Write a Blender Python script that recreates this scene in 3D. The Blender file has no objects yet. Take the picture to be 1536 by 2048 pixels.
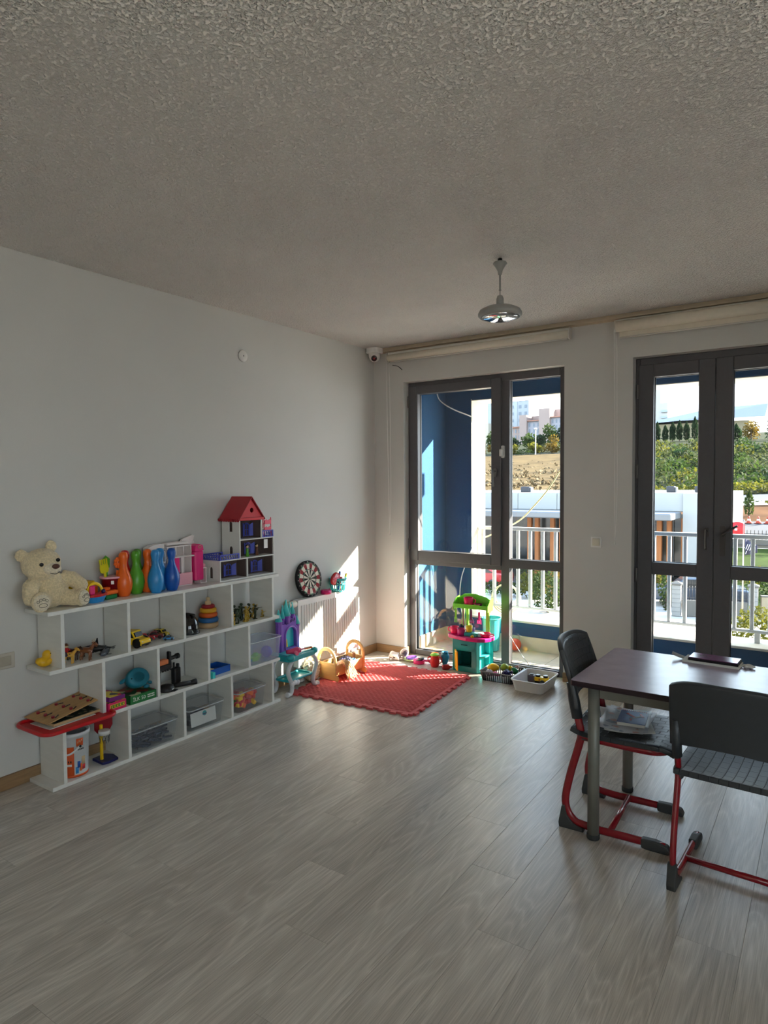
import bpy, bmesh, math, random
from mathutils import Vector, Matrix, Euler
from math import pi, sin, cos, radians

random.seed(7)
sc = bpy.context.scene
COL = sc.collection

# ---------------------------------------------------------------- camera
cam_d = bpy.data.cameras.new('camera')
cam = bpy.data.objects.new('camera', cam_d)
COL.objects.link(cam)
cam_d.sensor_fit = 'VERTICAL'
cam_d.sensor_height = 24.0
cam_d.lens = 24.0 * 1323.4457 / 2048
cam_d.clip_start = 0.05
cam_d.clip_end = 2000
_yaw, _pitch, _roll = 0.5947, -0.0436, -0.0075
_f = Vector((-sin(_yaw) * cos(_pitch), cos(_yaw) * cos(_pitch), sin(_pitch)))
_r = Vector((cos(_yaw), sin(_yaw), 0))
_u = _r.cross(_f)
_r2 = cos(_roll) * _r + sin(_roll) * _u
_u2 = -sin(_roll) * _r + cos(_roll) * _u
cam.matrix_world = Matrix(((_r2.x, _u2.x, -_f.x, 3.471), (_r2.y, _u2.y, -_f.y, -4.9883),
                           (_r2.z, _u2.z, -_f.z, 1.5498), (0, 0, 0, 1)))
sc.camera = cam

# ---------------------------------------------------------------- sky, sun, exposure
SUN_TO = Vector((1.2, 1.0, 0.69)).normalized()
world = bpy.data.worlds.new('sky')
sc.world = world
world.use_nodes = True
wn = world.node_tree.nodes
wn.clear()
w_out = wn.new('ShaderNodeOutputWorld')
w_bg = wn.new('ShaderNodeBackground')
w_tc = wn.new('ShaderNodeTexCoord')
w_sep = wn.new('ShaderNodeSeparateXYZ')
w_ramp = wn.new('ShaderNodeValToRGB')          # haze-white horizon to clear blue zenith
_e = w_ramp.color_ramp.elements
_e[0].position, _e[0].color = 0.0, (0.88, 0.96, 1.0, 1)
_e[1].position, _e[1].color = 0.9, (0.34, 0.52, 0.84, 1)
_k = _e.new(0.22)
_k.color = (0.70, 0.88, 1.0, 1)
w_bg.inputs["Strength"].default_value = 1.15
_wl = world.node_tree.links.new
_wl(w_tc.outputs['Generated'], w_sep.inputs[0])
_wl(w_sep.outputs['Z'], w_ramp.inputs[0])
_wl(w_ramp.outputs[0], w_bg.inputs['Color'])
_wl(w_bg.outputs[0], w_out.inputs['Surface'])

sun_d = bpy.data.lights.new('sun', 'SUN')
sun_d.energy = 8.5
sun_d.angle = radians(0.53)
sun_d.color = (1.0, 0.91, 0.76)
sun = bpy.data.objects.new('sun', sun_d)
COL.objects.link(sun)
sun.location = SUN_TO * 60
sun.rotation_euler = SUN_TO.to_track_quat('Z', 'Y').to_euler()

vs = sc.view_settings
vs.view_transform = 'Standard'
vs.look = 'None'
vs.gamma = 1.0
vs.use_curve_mapping = False
vs.exposure = 2.6
cy = sc.cycles
cy.max_bounces = 14
cy.diffuse_bounces = 8
cy.glossy_bounces = 5
cy.transmission_bounces = 8
cy.transparent_max_bounces = 24
cy.caustics_reflective = False
cy.caustics_refractive = False
cy.sample_clamp_indirect = 6.0
cy.use_denoising = True

# ---------------------------------------------------------------- helpers: materials
def lin(c):
    r = []
    for x in c:
        x /= 255.0
        r.append(x / 12.92 if x <= 0.04045 else ((x + 0.055) / 1.055) ** 2.4)
    return r

MATS = {}

def mat(name, col, rough=0.5, metal=0.0, var=0.05, scale=18.0, bump=0.0, bscale=150.0, spec=0.5, coat=0.0,
        sheen=0.0, stretch=None, detail=3.0):
    """Principled material whose colour wanders a little through a noise texture."""
    if name in MATS:
        return MATS[name]
    m = bpy.data.materials.new(name)
    m.use_nodes = True
    nt = m.node_tree
    b = nt.nodes['Principled BSDF']
    b.inputs['Roughness'].default_value = rough
    b.inputs['Metallic'].default_value = metal
    b.inputs['Specular IOR Level'].default_value = spec
    b.inputs['Coat Weight'].default_value = coat
    b.inputs['Sheen Weight'].default_value = sheen
    tc = nt.nodes.new('ShaderNodeTexCoord')
    mp = nt.nodes.new('ShaderNodeMapping')
    if stretch:
        mp.inputs['Scale'].default_value = stretch
    nt.links.new(tc.outputs['Object'], mp.inputs['Vector'])
    n = nt.nodes.new('ShaderNodeTexNoise')
    n.inputs['Scale'].default_value = scale
    n.inputs['Detail'].default_value = detail
    nt.links.new(mp.outputs[0], n.inputs['Vector'])
    r = nt.nodes.new('ShaderNodeValToRGB')
    c = lin(col)
    r.color_ramp.elements[0].position = 0.3
    r.color_ramp.elements[1].position = 0.7
    r.color_ramp.elements[0].color = [x * (1 - var) for x in c] + [1]
    r.color_ramp.elements[1].color = [min(1, x * (1 + var)) for x in c] + [1]
    nt.links.new(n.outputs['Fac'], r.inputs[0])
    nt.links.new(r.outputs[0], b.inputs['Base Color'])
    if bump:
        n2 = nt.nodes.new('ShaderNodeTexNoise')
        n2.inputs['Scale'].default_value = bscale
        n2.inputs['Detail'].default_value = 3
        nt.links.new(mp.outputs[0], n2.inputs['Vector'])
        bp = nt.nodes.new('ShaderNodeBump')
        bp.inputs['Strength'].default_value = bump
        bp.inputs['Distance'].default_value = 0.004
        nt.links.new(n2.outputs['Fac'], bp.inputs['Height'])
        nt.links.new(bp.outputs[0], b.inputs['Normal'])
    MATS[name] = m
    return m

def clear_mat(name, tint, opacity, rough=0.05, gloss=1.0):
    """thin clear sheet: transparent + Fresnel gloss + a little milky diffuse"""
    if name in MATS:
        return MATS[name]
    m = bpy.data.materials.new(name)
    m.use_nodes = True
    nt = m.node_tree
    nt.nodes.clear()
    out = nt.nodes.new('ShaderNodeOutputMaterial')
    tr = nt.nodes.new('ShaderNodeBsdfTransparent')
    tr.inputs[0].default_value = [0.94 + 0.06 * x for x in lin(tint)] + [1]
    df = nt.nodes.new('ShaderNodeBsdfDiffuse')
    nz = nt.nodes.new('ShaderNodeTexNoise')
    nz.inputs['Scale'].default_value = 9
    rp = nt.nodes.new('ShaderNodeMapRange')
    rp.inputs['To Min'].default_value = opacity * 0.8
    rp.inputs['To Max'].default_value = opacity * 1.2
    nt.links.new(nz.outputs['Fac'], rp.inputs['Value'])
    df.inputs[0].default_value = lin(tint) + [1]
    mx = nt.nodes.new('ShaderNodeMixShader')
    nt.links.new(rp.outputs[0], mx.inputs[0])
    nt.links.new(tr.outputs[0], mx.inputs[1])
    nt.links.new(df.outputs[0], mx.inputs[2])
    gl = nt.nodes.new('ShaderNodeBsdfGlossy')
    gl.inputs['Roughness'].default_value = rough
    lw = nt.nodes.new('ShaderNodeLayerWeight')      # facing term is the same on both sides of the sheet
    lw.inputs['Blend'].default_value = 0.5
    pw = nt.nodes.new('ShaderNodeMath')
    pw.operation = 'POWER'
    pw.inputs[1].default_value = 5.0
    nt.links.new(lw.outputs['Facing'], pw.inputs[0])
    ml = nt.nodes.new('ShaderNodeMapRange')
    ml.inputs['To Min'].default_value = 0.035 * gloss
    ml.inputs['To Max'].default_value = 0.9 * gloss
    nt.links.new(pw.outputs[0], ml.inputs['Value'])
    m2 = nt.nodes.new('ShaderNodeMixShader')
    nt.links.new(ml.outputs[0], m2.inputs[0])
    nt.links.new(mx.outputs[0], m2.inputs[1])
    nt.links.new(gl.outputs[0], m2.inputs[2])
    nt.links.new(m2.outputs[0], out.inputs[0])
    MATS[name] = m
    return m

def plastic(name, col, rough=0.32):
    return mat(name, col, rough, 0, 0.03, 25, 0.03, 90)

# ---------------------------------------------------------------- helpers: meshes
class MB:
    """collects shapes, builds ONE mesh object"""
    def __init__(s, T=None):
        s.v, s.f, s.sm, s.mi = [], [], [], []
        s.T = T or Matrix()
        s.m = 0

    def add(s, vs_, fs, smooth=False, T=None):
        o = len(s.v)
        M = s.T @ T if T is not None else s.T
        s.v += [M @ Vector(p) for p in vs_]
        s.f += [tuple(i + o for i in f) for f in fs]
        s.sm += [smooth] * len(fs)
        s.mi += [s.m] * len(fs)
        return s

    def box(s, c, d, bev=0.0, rz=0.0, T=None):
        x, y, z = (k / 2 for k in d)
        M = Matrix.Translation(c) @ Matrix.Rotation(rz, 4, 'Z')
        if T is not None:
            M = Matrix.Translation(c) @ T
        if not bev:
            P = [(i * x, j * y, k * z) for i in (-1, 1) for j in (-1, 1) for k in (-1, 1)]
            F = [(0, 1, 3, 2), (4, 6, 7, 5), (0, 4, 5, 1), (2, 3, 7, 6), (0, 2, 6, 4), (1, 5, 7, 3)]
            return s.add(P, F, False, M)
        b = min(bev, x * .98, y * .98, z * .98)
        P, ix = [], {}
        for i in (-1, 1):
            for j in (-1, 1):
                for k in (-1, 1):
                    for a in range(3):
                        ix[i, j, k, a] = len(P)
                        P.append((i * (x if a == 0 else x - b), j * (y if a == 1 else y - b), k * (z if a == 2 else z - b)))
        F = []
        for i in (-1, 1):
            F.append([ix[i, -1, -1, 0], ix[i, 1, -1, 0], ix[i, 1, 1, 0], ix[i, -1, 1, 0]][::i])
            F.append([ix[-1, i, -1, 1], ix[-1, i, 1, 1], ix[1, i, 1, 1], ix[1, i, -1, 1]][::i])
            F.append([ix[-1, -1, i, 2], ix[1, -1, i, 2], ix[1, 1, i, 2], ix[-1, 1, i, 2]][::i])
        for i in (-1, 1):
            for j in (-1, 1):
                F.append([ix[i, j, -1, 0], ix[i, j, -1, 1], ix[i, j, 1, 1], ix[i, j, 1, 0]][::i * j])
                F.append([ix[i, -1, j, 0], ix[i, 1, j, 0], ix[i, 1, j, 2], ix[i, -1, j, 2]][::i * j])
                F.append([ix[-1, i, j, 1], ix[-1, i, j, 2], ix[1, i, j, 2], ix[1, i, j, 1]][::i * j])
                for k in (-1, 1):
                    F.append([ix[i, j, k, 0], ix[i, j, k, 1], ix[i, j, k, 2]][::i * j * k])
        return s.add(P, F, False, M)

    def cyl(s, p0, p1, r0, r1=None, n=14, cap=True, smooth=True):
        r1 = r0 if r1 is None else r1
        p0, p1 = Vector(p0), Vector(p1)
        d = (p1 - p0)
        q = d.to_track_quat('Z', 'Y').to_matrix()
        P = []
        for p, r in ((p0, r0), (p1, r1)):
            for k in range(n):
                a = 2 * pi * k / n
                P.append(p + q @ Vector((r * cos(a), r * sin(a), 0)))
        F = [(k, (k + 1) % n, n + (k + 1) % n, n + k) for k in range(n)]
        s.add(P, F, smooth)
        if cap:
            s.add(P, [tuple(range(n))[::-1], tuple(range(n, 2 * n))], False)
        return s

    def tube(s, pts, r, n=8, closed=False, cap=True, flat=None):
        """sweep a circle (or an ellipse: flat=(ra,rb), ra along the side vector) along a path"""
        pts = [Vector(p) for p in pts]
        N = len(pts)
        rs = r if isinstance(r, (list, tuple)) else [r] * N
        P = []
        side = None
        for i, p in enumerate(pts):
            if closed:
                t = pts[(i + 1) % N] - pts[i - 1]
            else:
                t = pts[min(i + 1, N - 1)] - pts[max(i - 1, 0)]
            t.normalize()
            if side is None:
                up = Vector((0, 0, 1)) if abs(t.z) < 0.9 else Vector((1, 0, 0))
                side = t.cross(up).normalized()
            else:
                side = (side - t * side.dot(t)).normalized()
            nn = side.cross(t)
            ra, rb = (flat if flat else (1, 1))
            for k in range(n):
                a = 2 * pi * k / n
                P.append(p + rs[i] * (ra * cos(a) * side + rb * sin(a) * nn))
        F = []
        for i in range(N if closed else N - 1):
            j = (i + 1) % N
            for k in range(n):
                k2 = (k + 1) % n
                F.append((i * n + k, i * n + k2, j * n + k2, j * n + k))
        s.add(P, F, True)
        if cap and not closed:
            s.add(P, [tuple(range(n))[::-1], tuple(range((N - 1) * n, N * n))], False)
        return s

    def lathe(s, prof, n=24, c=(0, 0, 0), smooth=True, T=None):
        P, F = [], []
        for r, z in prof:
            for k in range(n):
                a = 2 * pi * k / n
                P.append((c[0] + r * cos(a), c[1] + r * sin(a), c[2] + z))
        for i in range(len(prof) - 1):
            for k in range(n):
                k2 = (k + 1) % n
                F.append((i * n + k, i * n + k2, (i + 1) * n + k2, (i + 1) * n + k))
        s.add(P, F, smooth, T)
        if prof[0][0] > 1e-5:
            s.add(P, [tuple(range(n))[::-1]], False, T)
        if prof[-1][0] > 1e-5:
            s.add(P, [tuple(range((len(prof) - 1) * n, len(prof) * n))], False, T)
        return s

    def ell(s, c, r, n=16, m=10, T=None):
        if not isinstance(r, (list, tuple)):
            r = (r, r, r)
        P = [(0, 0, -r[2])]
        for i in range(1, m):
            t = -pi / 2 + pi * i / m
            for k in range(n):
                a = 2 * pi * k / n
                P.append((r[0] * cos(t) * cos(a), r[1] * cos(t) * sin(a), r[2] * sin(t)))
        P.append((0, 0, r[2]))
        F = [(0, 1 + (k + 1) % n, 1 + k) for k in range(n)]
        for i in range(m - 2):
            for k in range(n):
                k2 = (k + 1) % n
                F.append((1 + i * n + k, 1 + i * n + k2, 1 + (i + 1) * n + k2, 1 + (i + 1) * n + k))
        L = len(P) - 1
        o = 1 + (m - 2) * n
        F += [(o + k, o + (k + 1) % n, L) for k in range(n)]
        M = Matrix.Translation(c)
        if T is not None:
            M = M @ T
        return s.add(P, F, True, M)

    def prism(s, pts, t, T=None, holes=None, smooth=False):
        """outline in local XY, thickness t along +Z"""
        n = len(pts)
        P = [(x, y, 0) for x, y in pts] + [(x, y, t) for x, y in pts]
        F = [(k, (k + 1) % n, n + (k + 1) % n, n + k) for k in range(n)]
        s.add(P, F, smooth, T)
        if not holes:
            return s.add(P, [tuple(range(n))[::-1], tuple(range(n, 2 * n))], False, T)
        # caps with holes by bmesh triangle fill
        bm = bmesh.new()
        es = []
        for loop in [pts] + holes:
            vv = [bm.verts.new((x, y, 0)) for x, y in loop]
            for k in range(len(vv)):
                es.append(bm.edges.new((vv[k], vv[(k + 1) % len(vv)])))
        bmesh.ops.triangle_fill(bm, edges=es, use_beauty=True, normal=(0, 0, 1))
        bm.verts.index_update()
        Q = [tuple(v.co) for v in bm.verts]
        FF = [tuple(v.index for v in f.verts) for f in bm.faces]
        bm.free()
        s.add(Q, [f[::-1] for f in FF], False, T)
        s.add([(x, y, t) for x, y, _ in Q], FF, False, T)
        for h in holes:
            k_ = len(h)
            P = [(x, y, 0) for x, y in h] + [(x, y, t) for x, y in h]
            s.add(P, [(k, k_ + k, k_ + (k + 1) % k_, (k + 1) % k_) for k in range(k_)], smooth, T)
        return s

    def build(s, name, m, parent=None, loc=None, rz=0.0, fix=True, bev=0, subd=0):
        me = bpy.data.meshes.new(name)
        me.from_pydata([tuple(p) for p in s.v], [], s.f)
        ms = m if isinstance(m, (list, tuple)) else [m]
        for q in ms:
            me.materials.append(q)
        me.polygons.foreach_set('use_smooth', s.sm)
        if len(ms) > 1:
            me.polygons.foreach_set('material_index', s.mi)
        if fix:
            bm = bmesh.new()
            bm.from_mesh(me)
            bmesh.ops.remove_doubles(bm, verts=bm.verts, dist=1e-6)
            bmesh.ops.recalc_face_normals(bm, faces=bm.faces)
            bm.to_mesh(me)
            bm.free()
        me.update()
        o = bpy.data.objects.new(name, me)
        COL.objects.link(o)
        if loc is not None:
            o.location = loc
        o.rotation_euler.z = rz
        if parent is not None:
            o.parent = parent
        if bev:
            b = o.modifiers.new('bevel', 'BEVEL')
            b.width = bev
            b.segments = 2
            b.limit_method = 'ANGLE'
        if subd:
            b = o.modifiers.new('subdivision', 'SUBSURF')
            b.levels = b.render_levels = subd
        return o

def tag(o, label=None, cat=None, group=None, kind=None):
    if label:
        o['label'] = label
    if cat:
        o['category'] = cat
    if group:
        o['group'] = group
    if kind:
        o['kind'] = kind
    return o

def empty(name, loc=(0, 0, 0), rz=0.0, label=None, cat=None, group=None, rot=None):
    o = bpy.data.objects.new(name, None)
    COL.objects.link(o)
    o.empty_display_size = 0.05
    o.location = loc
    o.rotation_euler = rot if rot else (0, 0, rz)
    return tag(o, label, cat, group)

def copy_tree(o, parent=None):
    c = o.copy()
    COL.objects.link(c)
    c.parent = parent
    for ch in list(o.children):
        copy_tree(ch, c)
    return c

def struct(o):
    o['kind'] = 'structure'
    return o

def rot(x=0, y=0, z=0):
    return Euler((x, y, z)).to_matrix().to_4x4()

def tr(x, y, z):
    return Matrix.Translation((x, y, z))

YZ = Matrix(((0, 0, 1, 0), (1, 0, 0, 0), (0, 1, 0, 0), (0, 0, 0, 1)))   # local XY -> world YZ, thickness +X
XZ = Matrix(((1, 0, 0, 0), (0, 0, -1, 0), (0, 1, 0, 0), (0, 0, 0, 1)))  # local XY -> world XZ, thickness -Y

def rrect(w, h, r, n=5, cx=0.0, cy=0.0):
    P = []
    for sx, sy, a0 in ((1, 1, 0), (-1, 1, pi / 2), (-1, -1, pi), (1, -1, 3 * pi / 2)):
        for k in range(n + 1):
            a = a0 + pi / 2 * k / n
            P.append((cx + sx * (w / 2 - r) + r * cos(a), cy + sy * (h / 2 - r) + r * sin(a)))
    return P

def circ(r, n=20, cx=0.0, cy=0.0, a0=0.0):
    return [(cx + r * cos(a0 + 2 * pi * k / n), cy + r * sin(a0 + 2 * pi * k / n)) for k in range(n)]

def spline(pts, k=6, closed=False):
    """Catmull-Rom through the points"""
    P = [Vector(p) for p in pts]
    n = len(P)
    out = []
    for i in range(n if closed else n - 1):
        if closed:
            a, b, c, d = P[i - 1], P[i], P[(i + 1) % n], P[(i + 2) % n]
        else:
            a, b, c, d = P[max(i - 1, 0)], P[i], P[i + 1], P[min(i + 2, n - 1)]
        for j in range(k):
            t = j / k
            out.append(0.5 * ((2 * b) + (c - a) * t + (2 * a - 5 * b + 4 * c - d) * t * t + (3 * b - a - 3 * c + d) * t ** 3))
    if not closed:
        out.append(P[-1])
    return out

def text(name, body, size, m, parent, T, align='CENTER', depth=0.0004):
    cu = bpy.data.curves.new(name, 'FONT')
    cu.body = body
    cu.size = size
    cu.align_x = align
    cu.align_y = 'CENTER'
    cu.extrude = depth
    cu.resolution_u = 2
    t = bpy.data.objects.new(name, cu)
    me = bpy.data.meshes.new_from_object(t)
    bpy.data.objects.remove(t)
    me.materials.append(m)
    o = bpy.data.objects.new(name, me)
    COL.objects.link(o)
    o.parent = parent
    o.matrix_local = T
    return o

# print on a plane facing +X (reading direction +Y), facing -Y (reading +X)
TX = Matrix(((0, 0, 1, 0), (1, 0, 0, 0), (0, 1, 0, 0), (0, 0, 0, 1)))
TNY = Matrix(((1, 0, 0, 0), (0, 0, -1, 0), (0, 1, 0, 0), (0, 0, 0, 1)))
# ================================================================ ROOM SHELL
H = 2.75
XR, YB = 5.6, -7.3       # right wall, wall behind the camera

def wall_mat(name, col, bump=0.12, bscale=220, rough=0.75, var=0.025):
    return mat(name, col, rough, 0, var, 1.7, bump, bscale, spec=0.25, detail=5)

M_WALL = wall_mat('grey_wall_paint', (200, 199, 195))
M_BLUE = wall_mat('blue_render', (24, 72, 110), 0.5, 160, 0.8, 0.10)
M_WREN = wall_mat('white_render', (222, 216, 200), 0.4, 120, 0.8, 0.04)
M_TILE = mat('beige_tile', (216, 200, 174), 0.35, 0, 0.06, 9, 0.03, 60)
M_GROUT = mat('tile_grout', (140, 130, 115), 0.9)
M_FRAME = mat('anthracite_window_frame', (88, 87, 90), 0.42, 0, 0.04, 30, 0.05, 300)
M_GASKET = mat('black_gasket', (18, 18, 20), 0.6)
M_BASE = mat('oak_skirting', (146, 116, 82), 0.5, 0, 0.18, 6, 0.05, 80, stretch=(12, 1, 12))
M_BASEX = mat('oak_skirting_across', (146, 116, 82), 0.5, 0, 0.18, 6, 0.05, 80, stretch=(1, 12, 12))
M_GLASS = clear_mat('window_glass', (246, 250, 250), 0.012, 0.02, 0.8)

# ceiling: rough sprayed plaster
def ceiling_mat():
    m = mat('sprayed_ceiling_plaster', (244, 241, 236), 0.9, 0, 0.03, 2.0, spec=0.15)
    nt = m.node_tree
    b = nt.nodes['Principled BSDF']
    tc = nt.nodes.new('ShaderNodeTexCoord')
    n1 = nt.nodes.new('ShaderNodeTexNoise')
    n1.inputs['Scale'].default_value = 80
    n1.inputs['Detail'].default_value = 2.5
    n1.inputs['Roughness'].default_value = 0.55
    nt.links.new(tc.outputs['Object'], n1.inputs['Vector'])
    r = nt.nodes.new('ShaderNodeValToRGB')
    r.color_ramp.elements[0].position = 0.36
    r.color_ramp.elements[1].position = 0.56
    nt.links.new(n1.outputs['Fac'], r.inputs[0])
    bp = nt.nodes.new('ShaderNodeBump')
    bp.inputs['Strength'].default_value = 1.0
    bp.inputs['Distance'].default_value = 0.016
    nt.links.new(r.outputs[0], bp.inputs['Height'])
    nt.links.new(bp.outputs[0], b.inputs['Normal'])
    return m

# laminate plank: long grain with cathedral figure, every plank shifted by its object random
def plank_mat():
    m = bpy.data.materials.new('grey_oak_laminate')
    m.use_nodes = True
    nt = m.node_tree
    L = nt.links.new
    b = nt.nodes['Principled BSDF']
    tc = nt.nodes.new('ShaderNodeTexCoord')
    oi = nt.nodes.new('ShaderNodeObjectInfo')
    sc1 = nt.nodes.new('ShaderNodeVectorMath')
    sc1.operation = 'SCALE'
    cmb = nt.nodes.new('ShaderNodeCombineXYZ')
    for i, k in enumerate((3.7, 17.0, 9.0)):
        mm = nt.nodes.new('ShaderNodeMath')
        mm.operation = 'MULTIPLY'
        mm.inputs[1].default_value = k
        L(oi.outputs['Random'], mm.inputs[0])
        L(mm.outputs[0], cmb.inputs[i])
    add = nt.nodes.new('ShaderNodeVectorMath')
    L(tc.outputs['Object'], add.inputs[0])
    L(cmb.outputs[0], add.inputs[1])
    def noise(scale, sx, sy, det=3, dist=0.0):
        mp = nt.nodes.new('ShaderNodeMapping')
        mp.inputs['Scale'].default_value = (sx, sy, 1)
        L(add.outputs[0], mp.inputs['Vector'])
        n = nt.nodes.new('ShaderNodeTexNoise')
        n.inputs['Scale'].default_value = scale
        n.inputs['Detail'].default_value = det
        n.inputs['Distortion'].default_value = dist
        L(mp.outputs[0], n.inputs['Vector'])
        return n
    # growth rings: bands of a slow noise field, stretched along the plank
    ring = noise(2.4, 3.0, 0.40, 1.5, 0.25)
    mul = nt.nodes.new('ShaderNodeMath')
    mul.operation = 'MULTIPLY'
    mul.inputs[1].default_value = 30.0
    L(ring.outputs['Fac'], mul.inputs[0])
    fr = nt.nodes.new('ShaderNodeMath')
    fr.operation = 'PINGPONG'
    fr.inputs[1].default_value = 1.0
    L(mul.outputs[0], fr.inputs[0])
    fine = noise(300, 1.0, 0.022, 4)
    streak = noise(7, 1.0, 0.10, 3)
    r = nt.nodes.new('ShaderNodeValToRGB')
    c0, c1 = lin((150, 142, 132)), lin((214, 207, 197))
    r.color_ramp.elements[0].color = c0 + [1]
    r.color_ramp.elements[1].color = c1 + [1]
    r.color_ramp.elements[0].position = 0.28
    r.color_ramp.elements[1].position = 0.68
    def mix(a, b_, f):
        q = nt.nodes.new('ShaderNodeMix')
        q.inputs[0].default_value = f
        L(a, q.inputs[2])
        L(b_, q.inputs[3])
        return q.outputs[0]
    sh = nt.nodes.new('ShaderNodeMath')
    sh.operation = 'POWER'
    sh.inputs[1].default_value = 2.2
    L(fr.outputs[0], sh.inputs[0])
    v1 = mix(streak.outputs['Fac'], sh.outputs[0], 0.24)
    v2 = mix(v1, fine.outputs['Fac'], 0.50)
    L(v2, r.inputs[0])
    hv = nt.nodes.new('ShaderNodeHueSaturation')
    vr = nt.nodes.new('ShaderNodeMapRange')
    vr.inputs['To Min'].default_value = 0.93
    vr.inputs['To Max'].default_value = 1.06
    L(oi.outputs['Random'], vr.inputs['Value'])
    L(vr.outputs[0], hv.inputs['Value'])
    L(r.outputs[0], hv.inputs['Color'])
    L(hv.outputs[0], b.inputs['Base Color'])
    b.inputs['Roughness'].default_value = 0.30
    rr = nt.nodes.new('ShaderNodeMapRange')
    rr.inputs['To Min'].default_value = 0.26
    rr.inputs['To Max'].default_value = 0.40
    L(streak.outputs['Fac'], rr.inputs['Value'])
    L(rr.outputs[0], b.inputs['Roughness'])
    bp = nt.nodes.new('ShaderNodeBump')
    bp.inputs['Strength'].default_value = 0.12
    bp.inputs['Distance'].default_value = 0.002
    L(fine.outputs['Fac'], bp.inputs['Height'])
    L(bp.outputs[0], b.inputs['Normal'])
    return m

M_PLANK = plank_mat()
M_SUB = mat('floor_underlay', (90, 82, 72), 0.9)
fl = struct(MB().box(((XR) / 2, (YB) / 2 + 0.08, -0.06), (XR + 0.4, -YB + 0.16, 0.10)).build('floor', M_SUB))
PW, PL = 0.193, 1.38
pm = None
x0 = 1.516 - PW * 8
k = -8
while True:
    x = 1.516 + PW * k
    if x > XR:
        break
    xa, xb = max(x, 0.0), min(x + PW, XR)
    if xb - xa > 0.01:
        y = -2.619 - 0.345 * k
        y -= math.ceil((y - 0.0) / PL) * PL
        y += PL
        while y > YB:
            ya, yb = min(y, 0.085), max(y - PL, YB)
            if ya - yb > 0.01:
                full = abs(xb - xa - PW) < 1e-6 and abs(ya - yb - PL) < 1e-6
                if full and pm:
                    o = bpy.data.objects.new('plank', pm)
                    COL.objects.link(o)
                else:
                    w, l = xb - xa - 0.0006, ya - yb - 0.0006
                    o = MB().box((0, 0, -0.005), (w, l, 0.010), 0.0006).build('plank', M_PLANK, fix=False)
                    if full:
                        pm = o.data
                o.location = ((xa + xb) / 2, (ya + yb) / 2, 0)
                o.parent = fl
            y -= PL
    k += 1

struct(MB().box((XR / 2, YB / 2, H + 0.1), (XR + 0.4, -YB + 0.4, 0.2)).build('ceiling', ceiling_mat()))
struct(MB().box((-0.1, YB / 2 + 0.1, H / 2), (0.2, -YB + 0.2, H + 0.02)).build('wall_left', M_WALL))

# window wall: openings for window_1 (0.313..1.767) and door_1 (2.271..3.333)
W1, W2, D1, D2, ZT = 0.313, 1.767, 2.271, 3.333, 2.44
wb = MB()
wo = MB()
for a, b_, z0, z1 in ((0.0, W1, 0, H), (W1, W2, ZT, H), (W2, D1, 0, H), (D1, D2, ZT, H), (D2, XR, 0, H)):
    wb.box(((a + b_) / 2, 0.075, (z0 + z1) / 2), (b_ - a, 0.15, z1 - z0))
    wo.box(((a + b_) / 2, 0.175, (z0 + z1) / 2), (b_ - a, 0.05, z1 - z0))
struct(wb.build('wall_back', M_WALL))
struct(wo.build('wall_loggia_back', M_BLUE))

# wall behind the camera; two unseen windows added in the right wall as fill light
struct(MB().box((XR / 2, YB - 0.1, H / 2), (XR, 0.2, H)).build('wall_front', M_WALL))
wr = MB()
for a, b_, z0, z1 in ((YB - 0.2, 0.2, 0, 0.65), (YB - 0.2, 0.2, 2.45, H), (YB - 0.2, -6.7, 0.65, 2.45), (-5.2, -4.9, 0.65, 2.45), (-3.4, 0.2, 0.65, 2.45)):
    wr.box((XR + 0.1, (a + b_) / 2, (z0 + z1) / 2), (0.2, b_ - a, z1 - z0))
struct(wr.build('wall_right', M_WALL))
for i, (ya, yb) in enumerate(((-6.7, -5.2), (-4.9, -3.4))):
    rw = struct(empty('window_%d' % (i + 2), (0, 0, 0)))
    q = MB()
    for c_, d_ in (((XR + 0.08, ya + 0.03, 1.55), (0.07, 0.06, 1.80)), ((XR + 0.08, yb - 0.03, 1.55), (0.07, 0.06, 1.80)), ((XR + 0.08, (ya + yb) / 2, 1.55), (0.07, 0.06, 1.68)),
                   ((XR + 0.08, (ya + yb) / 2, 0.68), (0.07, yb - ya - 0.12, 0.06)), ((XR + 0.08, (ya + yb) / 2, 2.42), (0.07, yb - ya - 0.12, 0.06))):
        q.box(c_, d_, 0.004)
    q.build('frame', M_FRAME, rw)
    MB().box((XR + 0.08, (ya + yb) / 2, 1.55), (0.004, yb - ya - 0.12, 1.68)).build('pane', M_GLASS, rw)

# ---------------------------------------------------------------- window frames
def ring(mb, x0, x1, z0, z1, w, y0, y1, bev=0.004, wb_=None, wt=None):
    """four members; w side width, wb_ bottom, wt top"""
    wb_ = w if wb_ is None else wb_
    wt = w if wt is None else wt
    yc, d = (y0 + y1) / 2, y1 - y0
    mb.box((x0 + w / 2, yc, (z0 + z1) / 2), (w, d, z1 - z0), bev)
    mb.box((x1 - w / 2, yc, (z0 + z1) / 2), (w, d, z1 - z0), bev)
    mb.box(((x0 + x1) / 2, yc, z1 - wt / 2), (x1 - x0 - 2 * w, d, wt), bev)
    mb.box(((x0 + x1) / 2, yc, z0 + wb_ / 2), (x1 - x0 - 2 * w, d, wb_), bev)

def pane(parent, x0, x1, z0, z1, y=0.125):
    p = MB().box(((x0 + x1) / 2, y, (z0 + z1) / 2), (x1 - x0, 0.004, z1 - z0)).build('pane', M_GLASS, parent)
    g = MB()
    ring(g, x0 - 0.004, x1 + 0.004, z0 - 0.004, z1 + 0.004, 0.008, y - 0.010, y + 0.008, 0)
    g.build('gasket', M_GASKET, p)
    return p

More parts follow.
